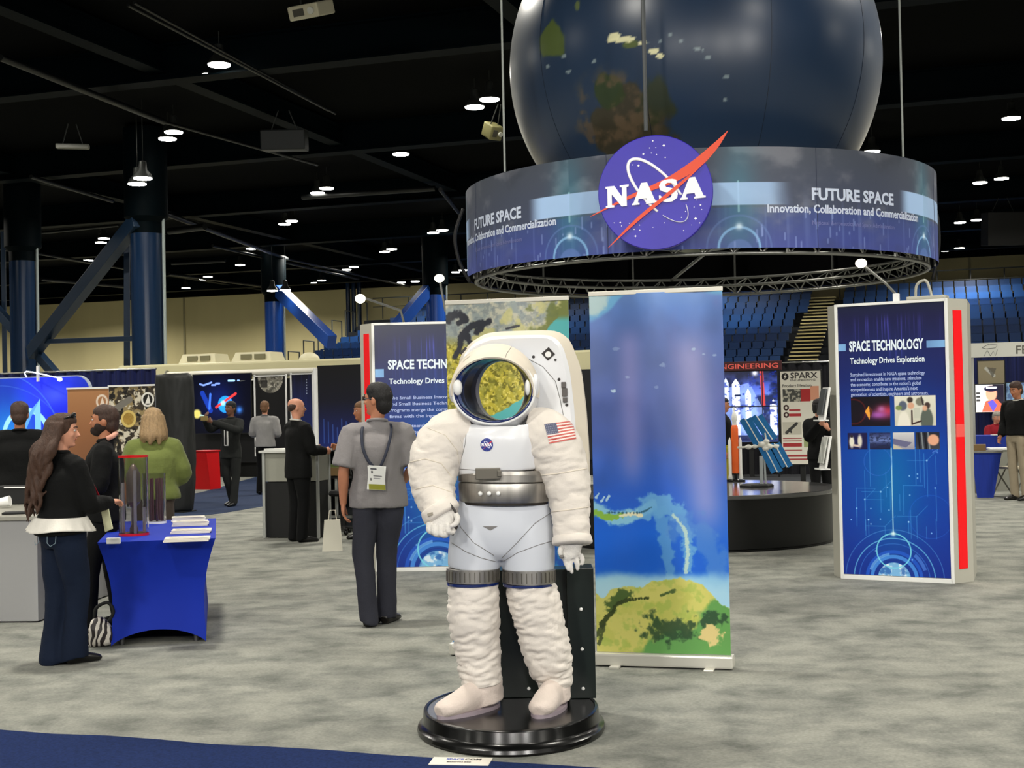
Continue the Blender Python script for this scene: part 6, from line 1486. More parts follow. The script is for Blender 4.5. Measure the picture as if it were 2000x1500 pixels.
# ------------------------------------------------------------------ left: blue table with its display
TB = mat('blue_spandex', (4, 40, 158), rough=.7, spec=.3)
TF0, TF1 = gp(226, 1266), gp(404, 1250)
trz, tw = frame_of(TF0, TF1); trz = R(12); TC = (TF0 + TF1) / 2 - Vector((.02, 0, 0)); tw = .64; TH = .725; TL = 1.75
tb = thing('display_table', 'table in a tight bright blue stretch cover with flared corners', 'table', TC, trz)
def table_cover(w, L, H, flare=.075, arch=.1):
    NU, NV = 40, 16; bm = BM(); h = w / 2
    corners = [(-h, 0), (h, 0), (h, L), (-h, L)]; rings = []
    def side(u): return 4 * u * (1 - u)
    for v in range(NV + 1):
        f = v / NV; ring = []
        for s in range(4):
            (x0, y0), (x1, y1) = corners[s], corners[(s + 1) % 4]; lx, ly = x1 - x0, y1 - y0; LL = math.hypot(lx, ly); nx, ny = ly / LL, -lx / LL
            for q in range(NU):
                u = q / NU; pin = .05 * math.sin(PI * f); d = -side(u) * .02 * math.sin(PI * f) + flare * (1 - f) ** 2.2 * (1 if True else 0)
                cx, cy = (x0 + x1) / 2, (y0 + y1) / 2; mid = (0, L / 2)
                x = x0 + lx * u; y = y0 + ly * u; k_ = 1 - pin * abs(2 * u - 1) ** 2
                px_, py_ = mid[0] + (x - mid[0]) * (1 - .16 * math.sin(PI * min(1, f * 1.1)) * .5) , mid[1] + (y - mid[1]) * (1 - .05 * math.sin(PI * f))
                px_ += flare * (1 - f) ** 2 * (1 if x > 0 else -1) * min(1, abs(x) / h); py_ += flare * (1 - f) ** 2 * (1 if y > L / 2 else -1) * abs(y - L / 2) / (L / 2)
                z = H * (1 - f) + f * (arch * (side(u) ** .8) * (w / LL if LL > w else 1) * 1.0 + .002)
                ring.append(bm.verts.new((px_, py_, z)))
        rings.append(ring)
    n = len(rings[0])
    for a, b in zip(rings, rings[1:]):
        for q in range(n): bm.faces.new((a[q], b[q], b[(q + 1) % n], a[(q + 1) % n]))
    bm.faces.new(rings[0][::-1])
    return fixn(bm)
me = bpy.data.meshes.new('c'); b_ = table_cover(tw, TL, TH); b_.to_mesh(me); b_.free(); obj('stretch_cover', me, TB, tb, smooth=40)
bm = BM(); box(bm, (0, TL / 2, TH - .03), (tw - .1, TL - .1, .03)); obj('table_top', bm, mat('table_grey', (120, 120, 116), rough=.6), tb)
for sx in (-1, 1):
    for y in (.06, TL - .06):
        bm = BM(); cyl(bm, (sx * (tw / 2 - .07), y, 0), (sx * (tw / 2 - .07), y, TH - .04), .016, 10); obj('leg', bm, mat('leg_grey', (90, 90, 90), rough=.4, metal=.6), tb)
def on_table(px, py):
    p = gp(px, py, TH + .001); return p
GL = mat('clear_acrylic', (226, 226, 230), rough=.03, trans=1.0, ior=1.2)
REDP = mat('red_acrylic', (200, 20, 26), rough=.15, coat=.5)
def tank(px, py, r, h, label, lid=True, m=GL, sy=1.0):
    p = on_table(px, py); t = thing('acrylic_display', label, 'display case', p)
    bm = BM(); lathe(bm, [(0, 0), (r * 1.03, 0), (r * 1.03, .018), (0, .018)], 48); fixn(bm); obj('base_disc', bm, REDP if lid else WHT, t, smooth=35)
    bm = BM(); lathe(bm, [(r, .019), (r, h), (r - .008, h), (r - .008, .019), (r, .019)], 48); fixn(bm); obj('clear_cylinder', bm, m, t, smooth=35)
    if lid:
        bm = BM(); lathe(bm, [(r * .55, h + .001), (r * 1.02, h + .001), (r * 1.02, h + .016), (r * .55, h + .016), (r * .55, h + .001)], 48); fixn(bm); obj('lid_ring', bm, REDP, t, smooth=35)
        bm = BM(); lathe(bm, [(0, .02), (.03, .02), (.03, .05), (.014, .08), (.014, .2), (.05, .24), (.05, .44), (.02, .5), (0, .52)], 24); fixn(bm); obj('inner_column', bm, mat('inner_grey', (150, 140, 128), rough=.3, metal=.6), t, smooth=35)
        for k_ in range(4):
            a = k_ * PI / 2 + .4; bm = BM(); cyl(bm, (r * .7 * math.cos(a), r * .7 * math.sin(a), .019), (r * .7 * math.cos(a), r * .7 * math.sin(a), .2 + .09 * k_), .012, 12); obj('tube', bm, mat('pale_rod', (206, 200, 196), rough=.2, coat=.5), t, smooth=40)
    else:
        for k_ in range(5):
            a = k_ * 1.26; bm = BM(); cyl(bm, (r * .6 * math.cos(a), r * .6 * math.sin(a), .02), (r * .6 * math.cos(a), r * .6 * math.sin(a), h * .9), .01, 10); obj('tube', bm, mat('mauve_rod', (120, 84, 88), rough=.25, coat=.4), t, smooth=40)
    return t
tank(262, 1045, .105, .56, 'tall clear acrylic cylinder with a red base and rim on the blue table')
tank(306, 1022, .075, .40, 'shorter clear acrylic case of dark rods behind the tall cylinder on the blue table', lid=False)
bm = BM(); box(bm, (0, 0, .02), (.09, .03, .04), bev=.003); o = obj('name_card', bm, WHT, label='small white name card at the front left of the blue table', cat='card'); o.location = on_table(222, 1062)
BRO = Cv(60, 1.3, (222, 216, 204)); BRO.line(.1, .2, .5, .2, .06, (60, 60, 70)); BRO.line(.55, .2, .8, .2, .05, (130, 110, 110)); BRO.disc(.15, .4, .05, (50, 50, 60)); BRO.rect(.1, .6, .9, 1.15, (196, 188, 176))
for px, py, w_, d_, n_, lab in ((365, 1056, .30, .2, 2, 'white brochure stack nearest the front edge of the blue table'), (373, 1040, .28, .2, 2, 'second white brochure stack from the front of the blue table'), (372, 1026, .27, .18, 3, 'third white brochure stack from the front of the blue table'), (368, 1017, .26, .18, 3, 'rearmost white brochure stack on the blue table')):
    p = on_table(px, py); t = thing('brochure_stack', lab, 'brochures', p, trz - .05, 'brochure stacks on the blue table')
    for i in range(n_):
        bm = BM(); box(bm, (.006 * (i % 2), .004 * i, .006 + .011 * i), (w_, d_, .010), rz=.04 * i); obj('brochure', bm, mat('paper_cream', (228, 222, 210), rough=.6), t)
    z_ = .0005 + .011 * n_ + .001; me = grid_mesh('cover', BRO, lambda U, V: ((U - .5) * w_ * .96, (.5 - V) * d_ * .96, np.full_like(U, z_))); obj('cover_print', me, PRINT, t)

# patterned bag and black boot-like bundle under the table edge
p = gp(197, 1262); t = thing('patterned_bag', 'black and white striped patterned bag on the floor left of the blue table', 'bag', p)
bm = BM(); tube(bm, [(0, 0, .002), (0, 0, .03), (0, 0, .1), (.01, 0, .16), (.02, 0, .19)], [(.06, .05), (.085, .07), (.09, .07), (.07, .05), (.03, .02)], 28, sm=4)
me = fuse(bm, .008, 2); crumple(me, .012, 16, 5)
zb = bpy.data.materials.new('zebra'); zb.use_nodes = True; nt = zb.node_tree; wv = nt.nodes.new('ShaderNodeTexWave'); wv.inputs['Scale'].default_value = 7; wv.inputs['Distortion'].default_value = 9; wv.inputs['Detail'].default_value = 2
rp = nt.nodes.new('ShaderNodeValToRGB'); rp.color_ramp.interpolation = 'CONSTANT'; rp.color_ramp.elements[0].color = rgb(30, 20, 22); rp.color_ramp.elements[1].color = rgb(206, 200, 190); rp.color_ramp.elements[1].position = .5
tc = nt.nodes.new('ShaderNodeTexCoord'); nt.links.new(tc.outputs['Object'], wv.inputs['Vector']); nt.links.new(wv.outputs['Fac'], rp.inputs['Fac']); nt.links.new(rp.outputs['Color'], nt.nodes['Principled BSDF'].inputs['Base Color'])
obj('bag_body', me, zb, t); bm = BM(); tube(bm, [(-.04, 0, .17), (-.03, .0, .26), (.05, 0, .3), (.09, 0, .24), (.06, 0, .17)], .012, 8, sm=5); obj('bag_strap', bm, BLKM, t, smooth=True)

# ------------------------------------------------------------------ left counter
cf = gp(75, 1216); t = thing('grey_counter', 'pale grey counter at the bottom left edge', 'counter', cf, R(-4))
bm = BM(); box(bm, (-1.2, .78, .4), (2.4, 1.56, .78), bev=.006); obj('counter_body', bm, mat('counter_grey', (150, 150, 150), rough=.5), t)
bm = BM(); box(bm, (-1.19, .79, .81), (2.44, 1.62, .035), bev=.006); obj('counter_top', bm, mat('counter_top_grey', (150, 148, 138), rough=.4), t)
cz = .829
def on_c(px, py, z=cz): return gp(px, py, z)
p = on_c(30, 985); t = thing('equipment_case', 'black case with a white edge strip on the pale grey counter', 'case', p, R(-4))
bm = BM(); box(bm, (.0, .1, .08), (.42, .24, .16), bev=.01); obj('case_body', bm, BLKM, t); bm = BM(); box(bm, (.02, -.022, .15), (.22, .01, .012)); obj('edge_strip', bm, WHT, t)
p = on_c(6, 992); t = thing('white_cup', 'white rounded cup lying at the left edge of the grey counter', 'cup', p)
bm = BM(); tube(bm, [(-.08, 0, .045), (.0, 0, .05), (.06, 0, .06)], [.03, .038, .044], 20); obj('cup_body', bm, WHT, t, smooth=40)
p = on_c(40, 1003); t = thing('black_folder', 'thin black folder lying on the pale grey counter', 'folder', p, .2); bm = BM(); box(bm, (0, 0, .008), (.26, .16, .014), bev=.003); obj('folder_cover', bm, BLKM, t)

# ------------------------------------------------------------------ left: blue glowing wall, drape, panels
BH = 22.0
def hthing(name, label, cat, a, b, z=0, group=None): return thing(name, label, cat, hw(a, b, z), HR, group)
aL, zT = hl(-40, 738, BH); aR, _ = hl(176, 738, BH)
_, zT = hl(120, 736, BH)
asp = zT / (aR - aL)
bw = Cv(300, asp, (14, 40, 150)); A_ = bw.asp; pxu = lambda px: (px + 40) / 216.0
pyu = lambda py: (py - 737) / 216.0
bw.mix(sstep(.3, .7, bw.n(3, 3, 3)) * .5, (20, 60, 190)); bw.glow(pxu(80), pyu(760), .2, (40, 50, 250), .9, ry=.3); bw.glow(pxu(118), pyu(768), .12, (110, 140, 255), .8, ry=.07); bw.glow(pxu(20), pyu(830), .25, (30, 150, 230), .7); bw.glow(pxu(130), pyu(800), .2, (20, 30, 230), .7, ry=.35)
bw.ring(pxu(-10), pyu(860), .62, .006, (70, 120, 220), .6); bw.ring(pxu(0), pyu(900), .7, .004, (60, 100, 200), .5)
bw.ring(pxu(53), pyu(833), .2, .034, (150, 212, 255), 1, -50, 215)
bw.poly([(pxu(81), pyu(772)), (pxu(83), pyu(836)), (pxu(58), pyu(837)), (pxu(60), pyu(829)), (pxu(71), pyu(828)), (pxu(71), pyu(795)), (pxu(60), pyu(800))], (120, 190, 250)); bw.poly([(pxu(81), pyu(772)), (pxu(64), pyu(800)), (pxu(48), pyu(832)), (pxu(36), pyu(832)), (pxu(60), pyu(794))], (90, 160, 240))
t = hthing('backlit_wall', 'glowing bright blue exhibition wall with a large ringed letter emblem at the left edge', 'exhibition wall', aL, BH)
wd = aR - aL
SCRB = mat('backlit_print', rough=.5, attr='print', emit=.55)
def fn(U, V):
    x = U * wd; z = zT * (1 - V); r = .28
    over = np.clip((x - (wd - r)) / r, 0, 1); z = np.minimum(z, zT - r + np.sqrt(np.clip(r * r - (over * r) ** 2, 0, None))); return x, np.full_like(U, -.03), z
me = grid_mesh('print', bw, fn); obj('lit_fabric', me, SCRB, t)
bm = BM(); pts = [(0, 0), (wd + .02, 0)] + [(wd - .28 + .3 * math.cos(a), zT - .28 + .3 * math.sin(a)) for a in [PI / 2 * q / 8 for q in range(9)]] + [(0, zT + .02)]
plate(bm, pts, -.028, .05); fixn(bm); obj('frame', bm, mat('frame_pale', (170, 180, 196), rough=.4), t)
bm = BM(); x_, z_ = lp(120, 741, hw(aL, BH, 0), HR, -.2); tube(bm, [(x_ - .9, 0, zT - .02), (x_ - .85, -.1, zT + .12), (x_, -.25, z_ + .02)], .012, 8, sm=4); ell(bm, (x_, -.25, z_), (.05, .05, .04), 14); obj('arm_light', bm, mat('arm_light', (230, 236, 255), emit=2.0), t, smooth=True)
x_, z_ = lp(74, 728, hw(aL, BH, 0), HR, -.1); bm = BM(); box(bm, (x_, -.1, z_ - .02), (.045, .045, .3), bev=.008); obj('white_bracket', bm, WHT, t)
NVD = mat('navy_drape', (20, 30, 84), rough=.9, noise=.55, nscale=5, stretch=(5, 1, .1))
def drape(label, a0, a1, b, z, m=NVD, amp=.035):
    t = hthing('drape', label, 'drape', a0, b); bm = BM(); n = int((a1 - a0) / .04); P = []
    for i in range(n + 1): P.append((i * .04, amp * math.sin(i * .9) + amp * .4 * math.sin(i * 2.3)))
    P2 = [(x, y + .02) for x, y in P[::-1]]; prism(bm, P + P2, 0.01, z); fixn(bm); obj('curtain', bm, m, t)
    bm = BM(); cyl(bm, (0, 0, z + .01), (n * .04, 0, z + .01), .02, 8); obj('rail', bm, ALU, t)
a0, _ = hl(-60, 735, 23.5); a1, zz = hl(306, 721, 23.5); drape('navy blue curtain hanging behind the tan and machine panels', a0, a1, 23.5, zz)
def panel(label, px0, px1, pyt, b, cv, name='backdrop_board'):
    a0, _ = hl(px0, pyt, b); a1, z = hl(px1, pyt, b); t = hthing(name, label, 'display panel', (a0 + a1) / 2, b); w_ = a1 - a0
    flat_print('panel_print', cv, -w_ / 2, w_ / 2, .02, z, -.022, PRINT, t)
    bm = BM(); box(bm, (0, 0, z / 2), (w_ + .01, .04, z), bev=.004); obj('panel_board', bm, mat('frame_pale'), t); bm = BM(); box(bm, (0, -.01, z + .01), (w_ + .02, .06, .03)); obj('top_edge', bm, WHT, t)
    return t, w_, z
tc_ = Cv(90, 2.3, (168, 116, 76)); tc_.grad([(0, (176, 126, 84)), (.8, (150, 100, 66)), (2.3, (120, 80, 56))]); tc_.ring(.83, .26, .12, .03, (232, 214, 196)); tc_.poly([(.78, .33), (.84, .17), (.9, .33)], (232, 214, 196))
panel('plain tan panel with a small pale ringed emblem behind the bearded man', 133, 214, 758, 21.0, tc_)
mc_ = Cv(150, 2.3, (58, 50, 40)); n_ = mc_.n(8, 8, 3, 5); mc_.mix(sstep(.5, .6, n_), (150, 132, 92)); mc_.mix(sstep(.55, .65, mc_.n(14, 14, 9, 4)), (214, 206, 186)); mc_.mix(sstep(.58, .66, mc_.n(11, 11, 19, 4)), (22, 20, 18)); mc_.line(.1, .45, .45, .25, .12, (120, 116, 108)); mc_.disc(.42, .62, .13, (176, 140, 60), .9, .04); mc_.ring(.42, .62, .14, .04, (216, 190, 110))
mc_.disc(.84, .26, .14, (24, 22, 20)); mc_.ring(.84, .26, .12, .03, (236, 234, 226)); mc_.poly([(.78, .34), (.86, .17), (.9, .34)], (236, 234, 226))
panel('panel printed with gold and black machinery and a ringed emblem', 214, 304, 753, 20.6, mc_)
# black covered tower, red box
p = gp(345, 1000); t = thing('covered_tower', 'tall tower draped in a loose black cover behind the blond woman', 'covered tower', p, HR)
bm = BM(); tube(bm, [(0, 0, .02), (0, 0, .2), (.01, 0, .9), (0, 0, 1.6), (-.01, 0, 2.1), (0, 0, 2.24), (0, 0, 2.27)], [(.28, .25), (.3, .26), (.33, .28), (.32, .27), (.32, .27), (.3, .25), (.2, .16)], 32, sm=5)
me = fuse(bm, .02, 3); crumple(me, .035, 3.5, 4, (1.6, 1.6, .5)); obj('cover', me, mat('black_cover', (16, 18, 17), rough=.6), t, smooth=True)
bm = BM(); box(bm, (0, 0, .01), (.5, .4, .02)); obj('foot_plate', bm, BLKM, t)
p = gp(405, 955); t = thing('red_podium', 'tapered bright red podium beside the black covered tower', 'podium', p, HR - .2)
hexm = BM(); hexa(hexm, [(-.2, -.16, 0), (.24, -.16, 0), (.24, .16, 0), (-.2, .16, 0)], [(-.27, -.2, .8), (.17, -.2, .8), (.17, .2, .8), (-.27, .2, .8)]); fixn(hexm); obj('podium_body', hexm, mat('red_plastic', (200, 10, 16), rough=.35), t)
bm = BM(); box(bm, (-.05, 0, .815), (.48, .44, .03), bev=.006); obj('podium_top', bm, mat('red_plastic'), t)

# ------------------------------------------------------------------ exhibit trailer
TBb = 31.0; tr = hthing('exhibit_trailer', 'long cream exhibit trailer with a dark open side under a rolled awning', 'trailer', 0, TBb)
CRM = mat('trailer_cream', (196, 190, 152), rough=.5); DRK = mat('trailer_dark', (10, 11, 16), rough=.5)
ta0, _ = hl(228, 712, TBb); ta1 = hl(1290, 700, TBb)[0]; _, tz = hl(560, 700, TBb); tz = 2.92
bm = BM(); box(bm, ((ta0 + ta1) / 2, 1.3, (tz + .45) / 2), (ta1 - ta0, 2.5, tz - .45), bev=.05); obj('trailer_body', bm, CRM, tr)
bm = BM(); box(bm, ((ta0 + ta1) / 2, .02, 1.42), (ta1 - ta0 - .5, .06, 2.1)); obj('dark_side', bm, DRK, tr)
bm = BM(); box(bm, ((ta0 + ta1) / 2, 1.3, .22), (ta1 - ta0 - .2, 2.3, .42)); obj('skirt', bm, BLKM, tr)
for q in range(5):
    bm = BM(); a_ = ta0 + 1.2 + q * 2.4; tube(bm, [(a_, .3, .32), (a_, .5, .32)], .32, 24); obj('wheel', bm, BLKM, tr, smooth=40)
aw0, z0_ = lp(326, 719, (0, 0, 0), HR, TBb - .2); aw1, z1_ = lp(655, 702, (0, 0, 0), HR, TBb - .2)
bm = BM(); cyl(bm, (aw0, -.2, 2.62), (aw1, -.2, 2.62), .085, 20); obj('awning_roll', bm, mat('awning_white', (206, 202, 188), rough=.4), tr, smooth=40)
bm = BM(); cyl(bm, (aw0, -.2, 2.62), (aw0 + .02, -.2, 2.62), .13, 16); cyl(bm, (aw1, -.2, 2.62), (aw1 + .6, -.05, 2.66), .04, 8); tube(bm, [(aw0 + .2, -.2, 2.5), (aw0 + 2.2, -.3, 2.42), (aw0 + 3.6, -.2, 2.55)], .03, 8, sm=4); obj('awning_arm', bm, ALU, tr)
for px0, px1, py, lab in ((360, 432, 690, 0), (462, 540, 684, 0)):
    a0, _ = lp(px0, py, (0, 0, 0), HR, TBb + 1); a1, _ = lp(px1, py, (0, 0, 0), HR, TBb + 1); c = (a0 + a1) / 2; w_ = a1 - a0
    bm = BM(); hexa(bm, [(c - w_ / 2, .7, tz + .02), (c + w_ / 2, .7, tz + .02), (c + w_ / 2, 1.5, tz + .02), (c - w_ / 2, 1.5, tz + .02)], [(c - w_ * .4, .75, tz + .27), (c + w_ * .46, .75, tz + .27), (c + w_ * .46, 1.4, tz + .27), (c - w_ * .4, 1.4, tz + .27)]); fixn(bm); o = obj('air_conditioner', bm, mat('ac_cream', (206, 200, 170), rough=.5), tr)
    for dx in (-.12, .22):
        bm = BM(); box(bm, (c + dx * w_, .705, tz + .15), (w_ * .26, .04, .13)); obj('grille', bm, mat('grille_olive', (112, 108, 82), rough=.6), o)
a0, _ = lp(604, 690, (0, 0, 0), HR, TBb + 1); bm = BM(); ell(bm, (a0, 1, tz + .02), (.26, .3, .2), 24); obj('roof_dome', bm, mat('ac_cream'), tr, smooth=True)
# things on the trailer's dark side
def side_board(label, px0, px1, py0, py1, cv, b=TBb - .25, m=None, name='display_screen', cat='screen', frame=None, emit=1.4, post=True):
    a0, z1 = hl(px0, py0, b); a1, z0 = hl(px1, py1, b); t = thing(name, label, cat, hw((a0 + a1) / 2, b, z0), HR); w_ = a1 - a0; h_ = z1 - z0
    flat_print('picture', cv, -w_ / 2, w_ / 2, 0, h_, -.026, m or mat('screen_lit_%d' % int(emit * 10), rough=.2, attr='print', emit=emit), t)
    bm = BM(); box(bm, (0, 0, h_ / 2), (w_ + .04, .05, h_ + .04), bev=.005); obj('housing', bm, BLKM, t)
    if frame:
        for sx in (-1, 1):
            bm = BM(); box(bm, (sx * (w_ / 2 + .02), -.04, h_ / 2), (.028, .04, h_ + .06)); obj('white_post', bm, frame, t)
        for z in (0, h_):
            bm = BM(); box(bm, (0, -.04, z), (w_ + .06, .04, .028)); obj('white_rail', bm, frame, t)
    if post: bm = BM(); box(bm, (0, .06, -z0 / 2 + h_ / 4), (.1, .05, z0 + h_ / 2 - .01)); obj('stand_post', bm, BLKM, t)
    return t, w_, h_
s1 = Cv(150, .9, (5, 6, 16)); s1.glow(.45, .4, .3, (14, 30, 110), .6)
for k in range(5): s1.line(.12 + .07 * k, .14 + .02 * (k % 2), .18 + .07 * k, .16 - .02 * (k % 3), .02, (120, 150, 230), .9)
s1.line(.62, .1, .72, .1, .02, (150, 200, 240)); s1.line(.78, .1, .8, .1, .016, (120, 160, 220)); s1.line(.16, .28, .3, .55, .07, (20, 50, 150), .9); s1.line(.3, .3, .28, .52, .03, (60, 110, 220), .8)
s1.disc(.56, .46, .13, (30, 130, 220)); s1.line(.4, .5, .74, .3, .03, (220, 50, 50)); s1.disc(.52, .44, .04, (150, 210, 250), .9, .02); s1.disc(.06, .6, .07, (180, 170, 90), 1, .02); s1.line(.12, .62, .2, .64, .02, (150, 180, 170)); s1.glow(.8, .55, .05, (60, 130, 230), .8); s1.disc(.28, .74, .06, (150, 130, 100), .7, .03)
side_board('lit screen with a round blue emblem behind the man taking a photo', 378, 492, 733, 845, s1, TBb - .3)
mn = Cv(110, 2.3, (8, 8, 10)); mn.disc(.5, .08, .42, (150, 146, 132)); mm = (np.hypot(mn.X - .5, mn.Y - .08) < .42); mn.mix(mm * sstep(.5, .62, mn.n(7, 7, 3, 5)) * .8, (70, 68, 62)); mn.mix(mm * sstep(.55, .7, mn.n(16, 16, 13, 4)) * .8, (214, 210, 196)); mn.rect(.18, .12, .4, .34, (36, 34, 34), .8)
side_board('moon picture on a tall board in a thin white frame', 500, 561, 735, 888, mn, TBb - 2.0, m=PRINT, name='display_board', cat='display board', frame=WHT)
bl = Cv(80, 2.6, (16, 22, 60)); st = vnoise(bl.X * 30, bl.Y, bl.X * 0, 3); bl.grad([(0, (14, 16, 40)), (1.2, (22, 34, 92)), (2.6, (18, 40, 110))]); bl.mix(sstep(.5, .9, st) * .3, (50, 60, 130))
for k in range(6): bl.disc(.72, .22 + .1 * k, .025, (190, 200, 220), .9)
side_board('narrow dark blue board left of the white pole', 571, 613, 731, 868, bl, TBb - 2.2, m=PRINT, name='display_board', cat='display board', frame=WHT)
b2 = Cv(120, 1.7, (10, 12, 26)); b2.grad([(0, (8, 9, 12)), (.7, (12, 14, 34)), (1.2, (20, 30, 84)), (1.7, (24, 44, 120))])
for k in range(9): x = .1 + .09 * k; b2.line(x, 1.1 + .06 * (k % 4), x, 1.6, .008, (70, 110, 200), .7)
side_board('wide near-black board fading to blue at its foot beside the red-striped kiosk', 622, 722, 716, 874, b2, TBb - 2.4, m=PRINT, name='display_board', cat='display board')
p = gp(617, 960); bm = BM(); cyl(bm, (0, 0, .02), (0, 0, 2.45), .045, 12); cyl(bm, (0, 0, 0), (0, 0, .03), .2, 20); o = obj('white_pole', bm, WHT, smooth=40, label='white upright pole between the dark blue boards', cat='pole'); P_ = at(617, 800, 27); o.location = (P_.x, 27, 0)

# ------------------------------------------------------------------ counter of the balding man, side table
SIL = mat('silver_post', (190, 192, 188), rough=.3, metal=.5)
p = gp(583, 1052); t = thing('kiosk_counter', 'tall black counter with silver corner posts and a grey top panel', 'counter', (at(578, 900, 17.75).x, 17.75, 0), HR + .12)
hw_ = .36
bm = BM(); box(bm, (0, 0, 1.1), (hw_ * 2 + .1, .5, .03), bev=.006); obj('counter_top', bm, mat('counter_white', (206, 206, 200), rough=.4), t)
bm = BM(); box(bm, (0, .02, .9), (hw_ * 2, .4, .36)); obj('upper_panel', bm, mat('panel_grey', (146, 146, 134), rough=.6), t)
bm = BM(); box(bm, (0, .02, .36), (hw_ * 2 - .02, .38, .70)); obj('lower_panel', bm, BLKM, t)
for sx in (-1, 1):
    for y in (-.2, .24):
        bm = BM(); box(bm, (sx * hw_, y, .545), (.035, .035, 1.085), bev=.004); obj('corner_post', bm, SIL, t)
for dx, dy, rz, c, lab in ((-.24, -.1, .3, (226, 226, 220), 'white papers on the left of the tall counter'), (.22, -.12, -.2, (216, 216, 210), 'white papers on the right of the tall counter'), (.2, .16, .1, (40, 38, 38), 'dark folder at the rear right of the tall counter')):
    bm = BM(); box(bm, (0, 0, .012), (.26, .2, .022), rz=rz); o = obj('paper_stack', bm, mat('paper_%d' % c[0], c, rough=.6), label=lab, cat='papers'); v = Matrix.Rotation(HR + .12, 3, 'Z') @ Vector((dx, dy, 0)); o.location = Vector((at(578, 900, 17.75).x, 17.75, 1.1151)) + v
YT = 18.6
YT2 = YT
t = thing('side_table', 'dark side table with a pale upper panel and silver pole behind the grey-polo man', 'table', (at(664, 900, YT).x, YT, 0), HR)
bm = BM(); box(bm, (0, .1, 1.08), (.52, .5, .03)); obj('table_top', bm, mat('table_dark', (30, 34, 48), rough=.4), t)
bm = BM(); box(bm, (0, .3, .9), (.5, .04, .32)); obj('upper_panel', bm, mat('panel_pale', (160, 164, 160), rough=.6), t)
bm = BM(); box(bm, (0, .3, .38), (.5, .04, .7)); obj('lower_panel', bm, mat('panel_charcoal', (44, 48, 52), rough=.6), t)
bm = BM(); cyl(bm, (0, -.12, .2), (0, -.12, 1.1), .022, 12); obj('silver_pole', bm, SIL, t, smooth=40)
bm = BM(); box(bm, (0, -.1, .19), (.42, .04, .035)); obj('foot_rail', bm, SIL, t); bm = BM(); box(bm, (0, 0, .72), (.54, .36, .03)); obj('shelf', bm, BLKM, t)
for sx in (-1, 1): bm = BM(); box(bm, (sx * .24, .1, .54), (.03, .4, 1.06)); obj('side_frame', bm, BLKM, t)
bs = Vector((at(658, 900, YT).x, YT, .737)); t = thing('open_carton', 'open brown carton of green papers on the side table shelf', 'carton', bs, HR + .2)
bm = BM(); box(bm, (0, -.08, .06), (.34, .24, .11), bev=.004); obj('carton_body', bm, mat('carton_brown', (120, 96, 60), rough=.8), t); bm = BM(); box(bm, (.02, -.08, .13), (.28, .18, .05), rz=.2); obj('green_papers', bm, mat('green_paper', (96, 112, 60), rough=.7), t)
p = at(669, 1000, 18.0); p.z = 0; t = thing('swivel_stool', 'black swivel stool base on castors behind the grey-polo man', 'stool', p)
bm = BM(); cyl(bm, (0, 0, .1), (0, 0, .5), .03, 12); obj('column', bm, BLKM, t)
for k in range(5):
    a = 2 * PI * k / 5; bm = BM(); cyl(bm, (0, 0, .1), (.2 * math.cos(a), .2 * math.sin(a), .07), .018, 8); obj('leg', bm, BLKM, t); bm = BM(); ell(bm, (.2 * math.cos(a), .2 * math.sin(a), .035), (.03, .03, .035), 12); obj('castor', bm, BLK, t, smooth=True)
bm = BM(); lathe(bm, [(0, .5), (.18, .5), (.2, .53), (.18, .57), (0, .58)], 28); fixn(bm); obj('seat', bm, BLKM, t, smooth=40)

# ------------------------------------------------------------------ right background: video wall, standing banner, booth
VB = 30.0
vw = Cv(190, 1.24, (20, 24, 60)); vw.grad([(0, (24, 26, 44)), (.25, (60, 80, 170)), (.55, (120, 150, 230)), (1.24, (90, 120, 210))]); vw.mix(sstep(.4, .7, vw.n(4, 6, 3)) * .8, (14, 18, 40)); vw.poly([(0, .3), (.5, .2), (.75, .7), (.7, 1.24), (0, 1.24)], (140, 166, 236), .6)
for (x, y, w_, h_, c) in ((.18, .12, .14, 1.0, (236, 240, 252)), (.42, .3, .1, .6, (224, 232, 252)), (.86, .5, .12, .7, (240, 244, 255)), (.02, .1, .1, .5, (200, 214, 250))):
    vw.poly([(x, y + .1), (x + w_ / 2, y), (x + w_, y + .1), (x + w_, y + h_), (x, y + h_)], c, .92)
vw.line(.72, 0, .75, .6, .06, (190, 60, 60), .9); vw.mix(sstep(.62, .75, vw.n(16, 20, 9, 3)) * .7, (24, 40, 130)); vw.line(.24, .42, .32, .42, .03, (20, 30, 60)); vw.line(.8, .56, .95, .56, .04, (30, 40, 90)); vw.glow(.6, .03, .05, (240, 240, 255), .9)
vw.line(.73, 0, .73, 1.24, .012, (10, 10, 16)); vw.line(0, .62, 1, .62, .012, (10, 10, 16)); vw.line(0, 1.18, 1, 1.18, .1, (16, 20, 50), .8)
t, w_, h_ = side_board('bright video wall of rockets and scaffolding behind the round pedestal', 1410, 1521, 727, 862, vw, VB, name='video_screen', cat='screen', emit=1.3)
es = hl(1462, 715, VB); t = thing('header_sign', 'dark red header sign with spaced capitals above the video wall', 'sign', hw(es[0], VB, es[1]), HR)
bm = BM(); box(bm, (0, 0, 0), (1.42, .08, .2), bev=.008); obj('sign_board', bm, mat('sign_maroon', (60, 16, 20), rough=.6), t)
text_on('lettering', 'ENGINEERING', .15, -.72, -.052, -.043, mat('sign_letters', (206, 84, 74), rough=.5, emit=.25), t, bold=.002, width=1.36)
bm = BM(); 
for sx in (-.6, .6): box(bm, (sx, .05, -es[1] / 2), (.04, .04, es[1] - .02))
obj('sign_post', bm, BLKM, t)
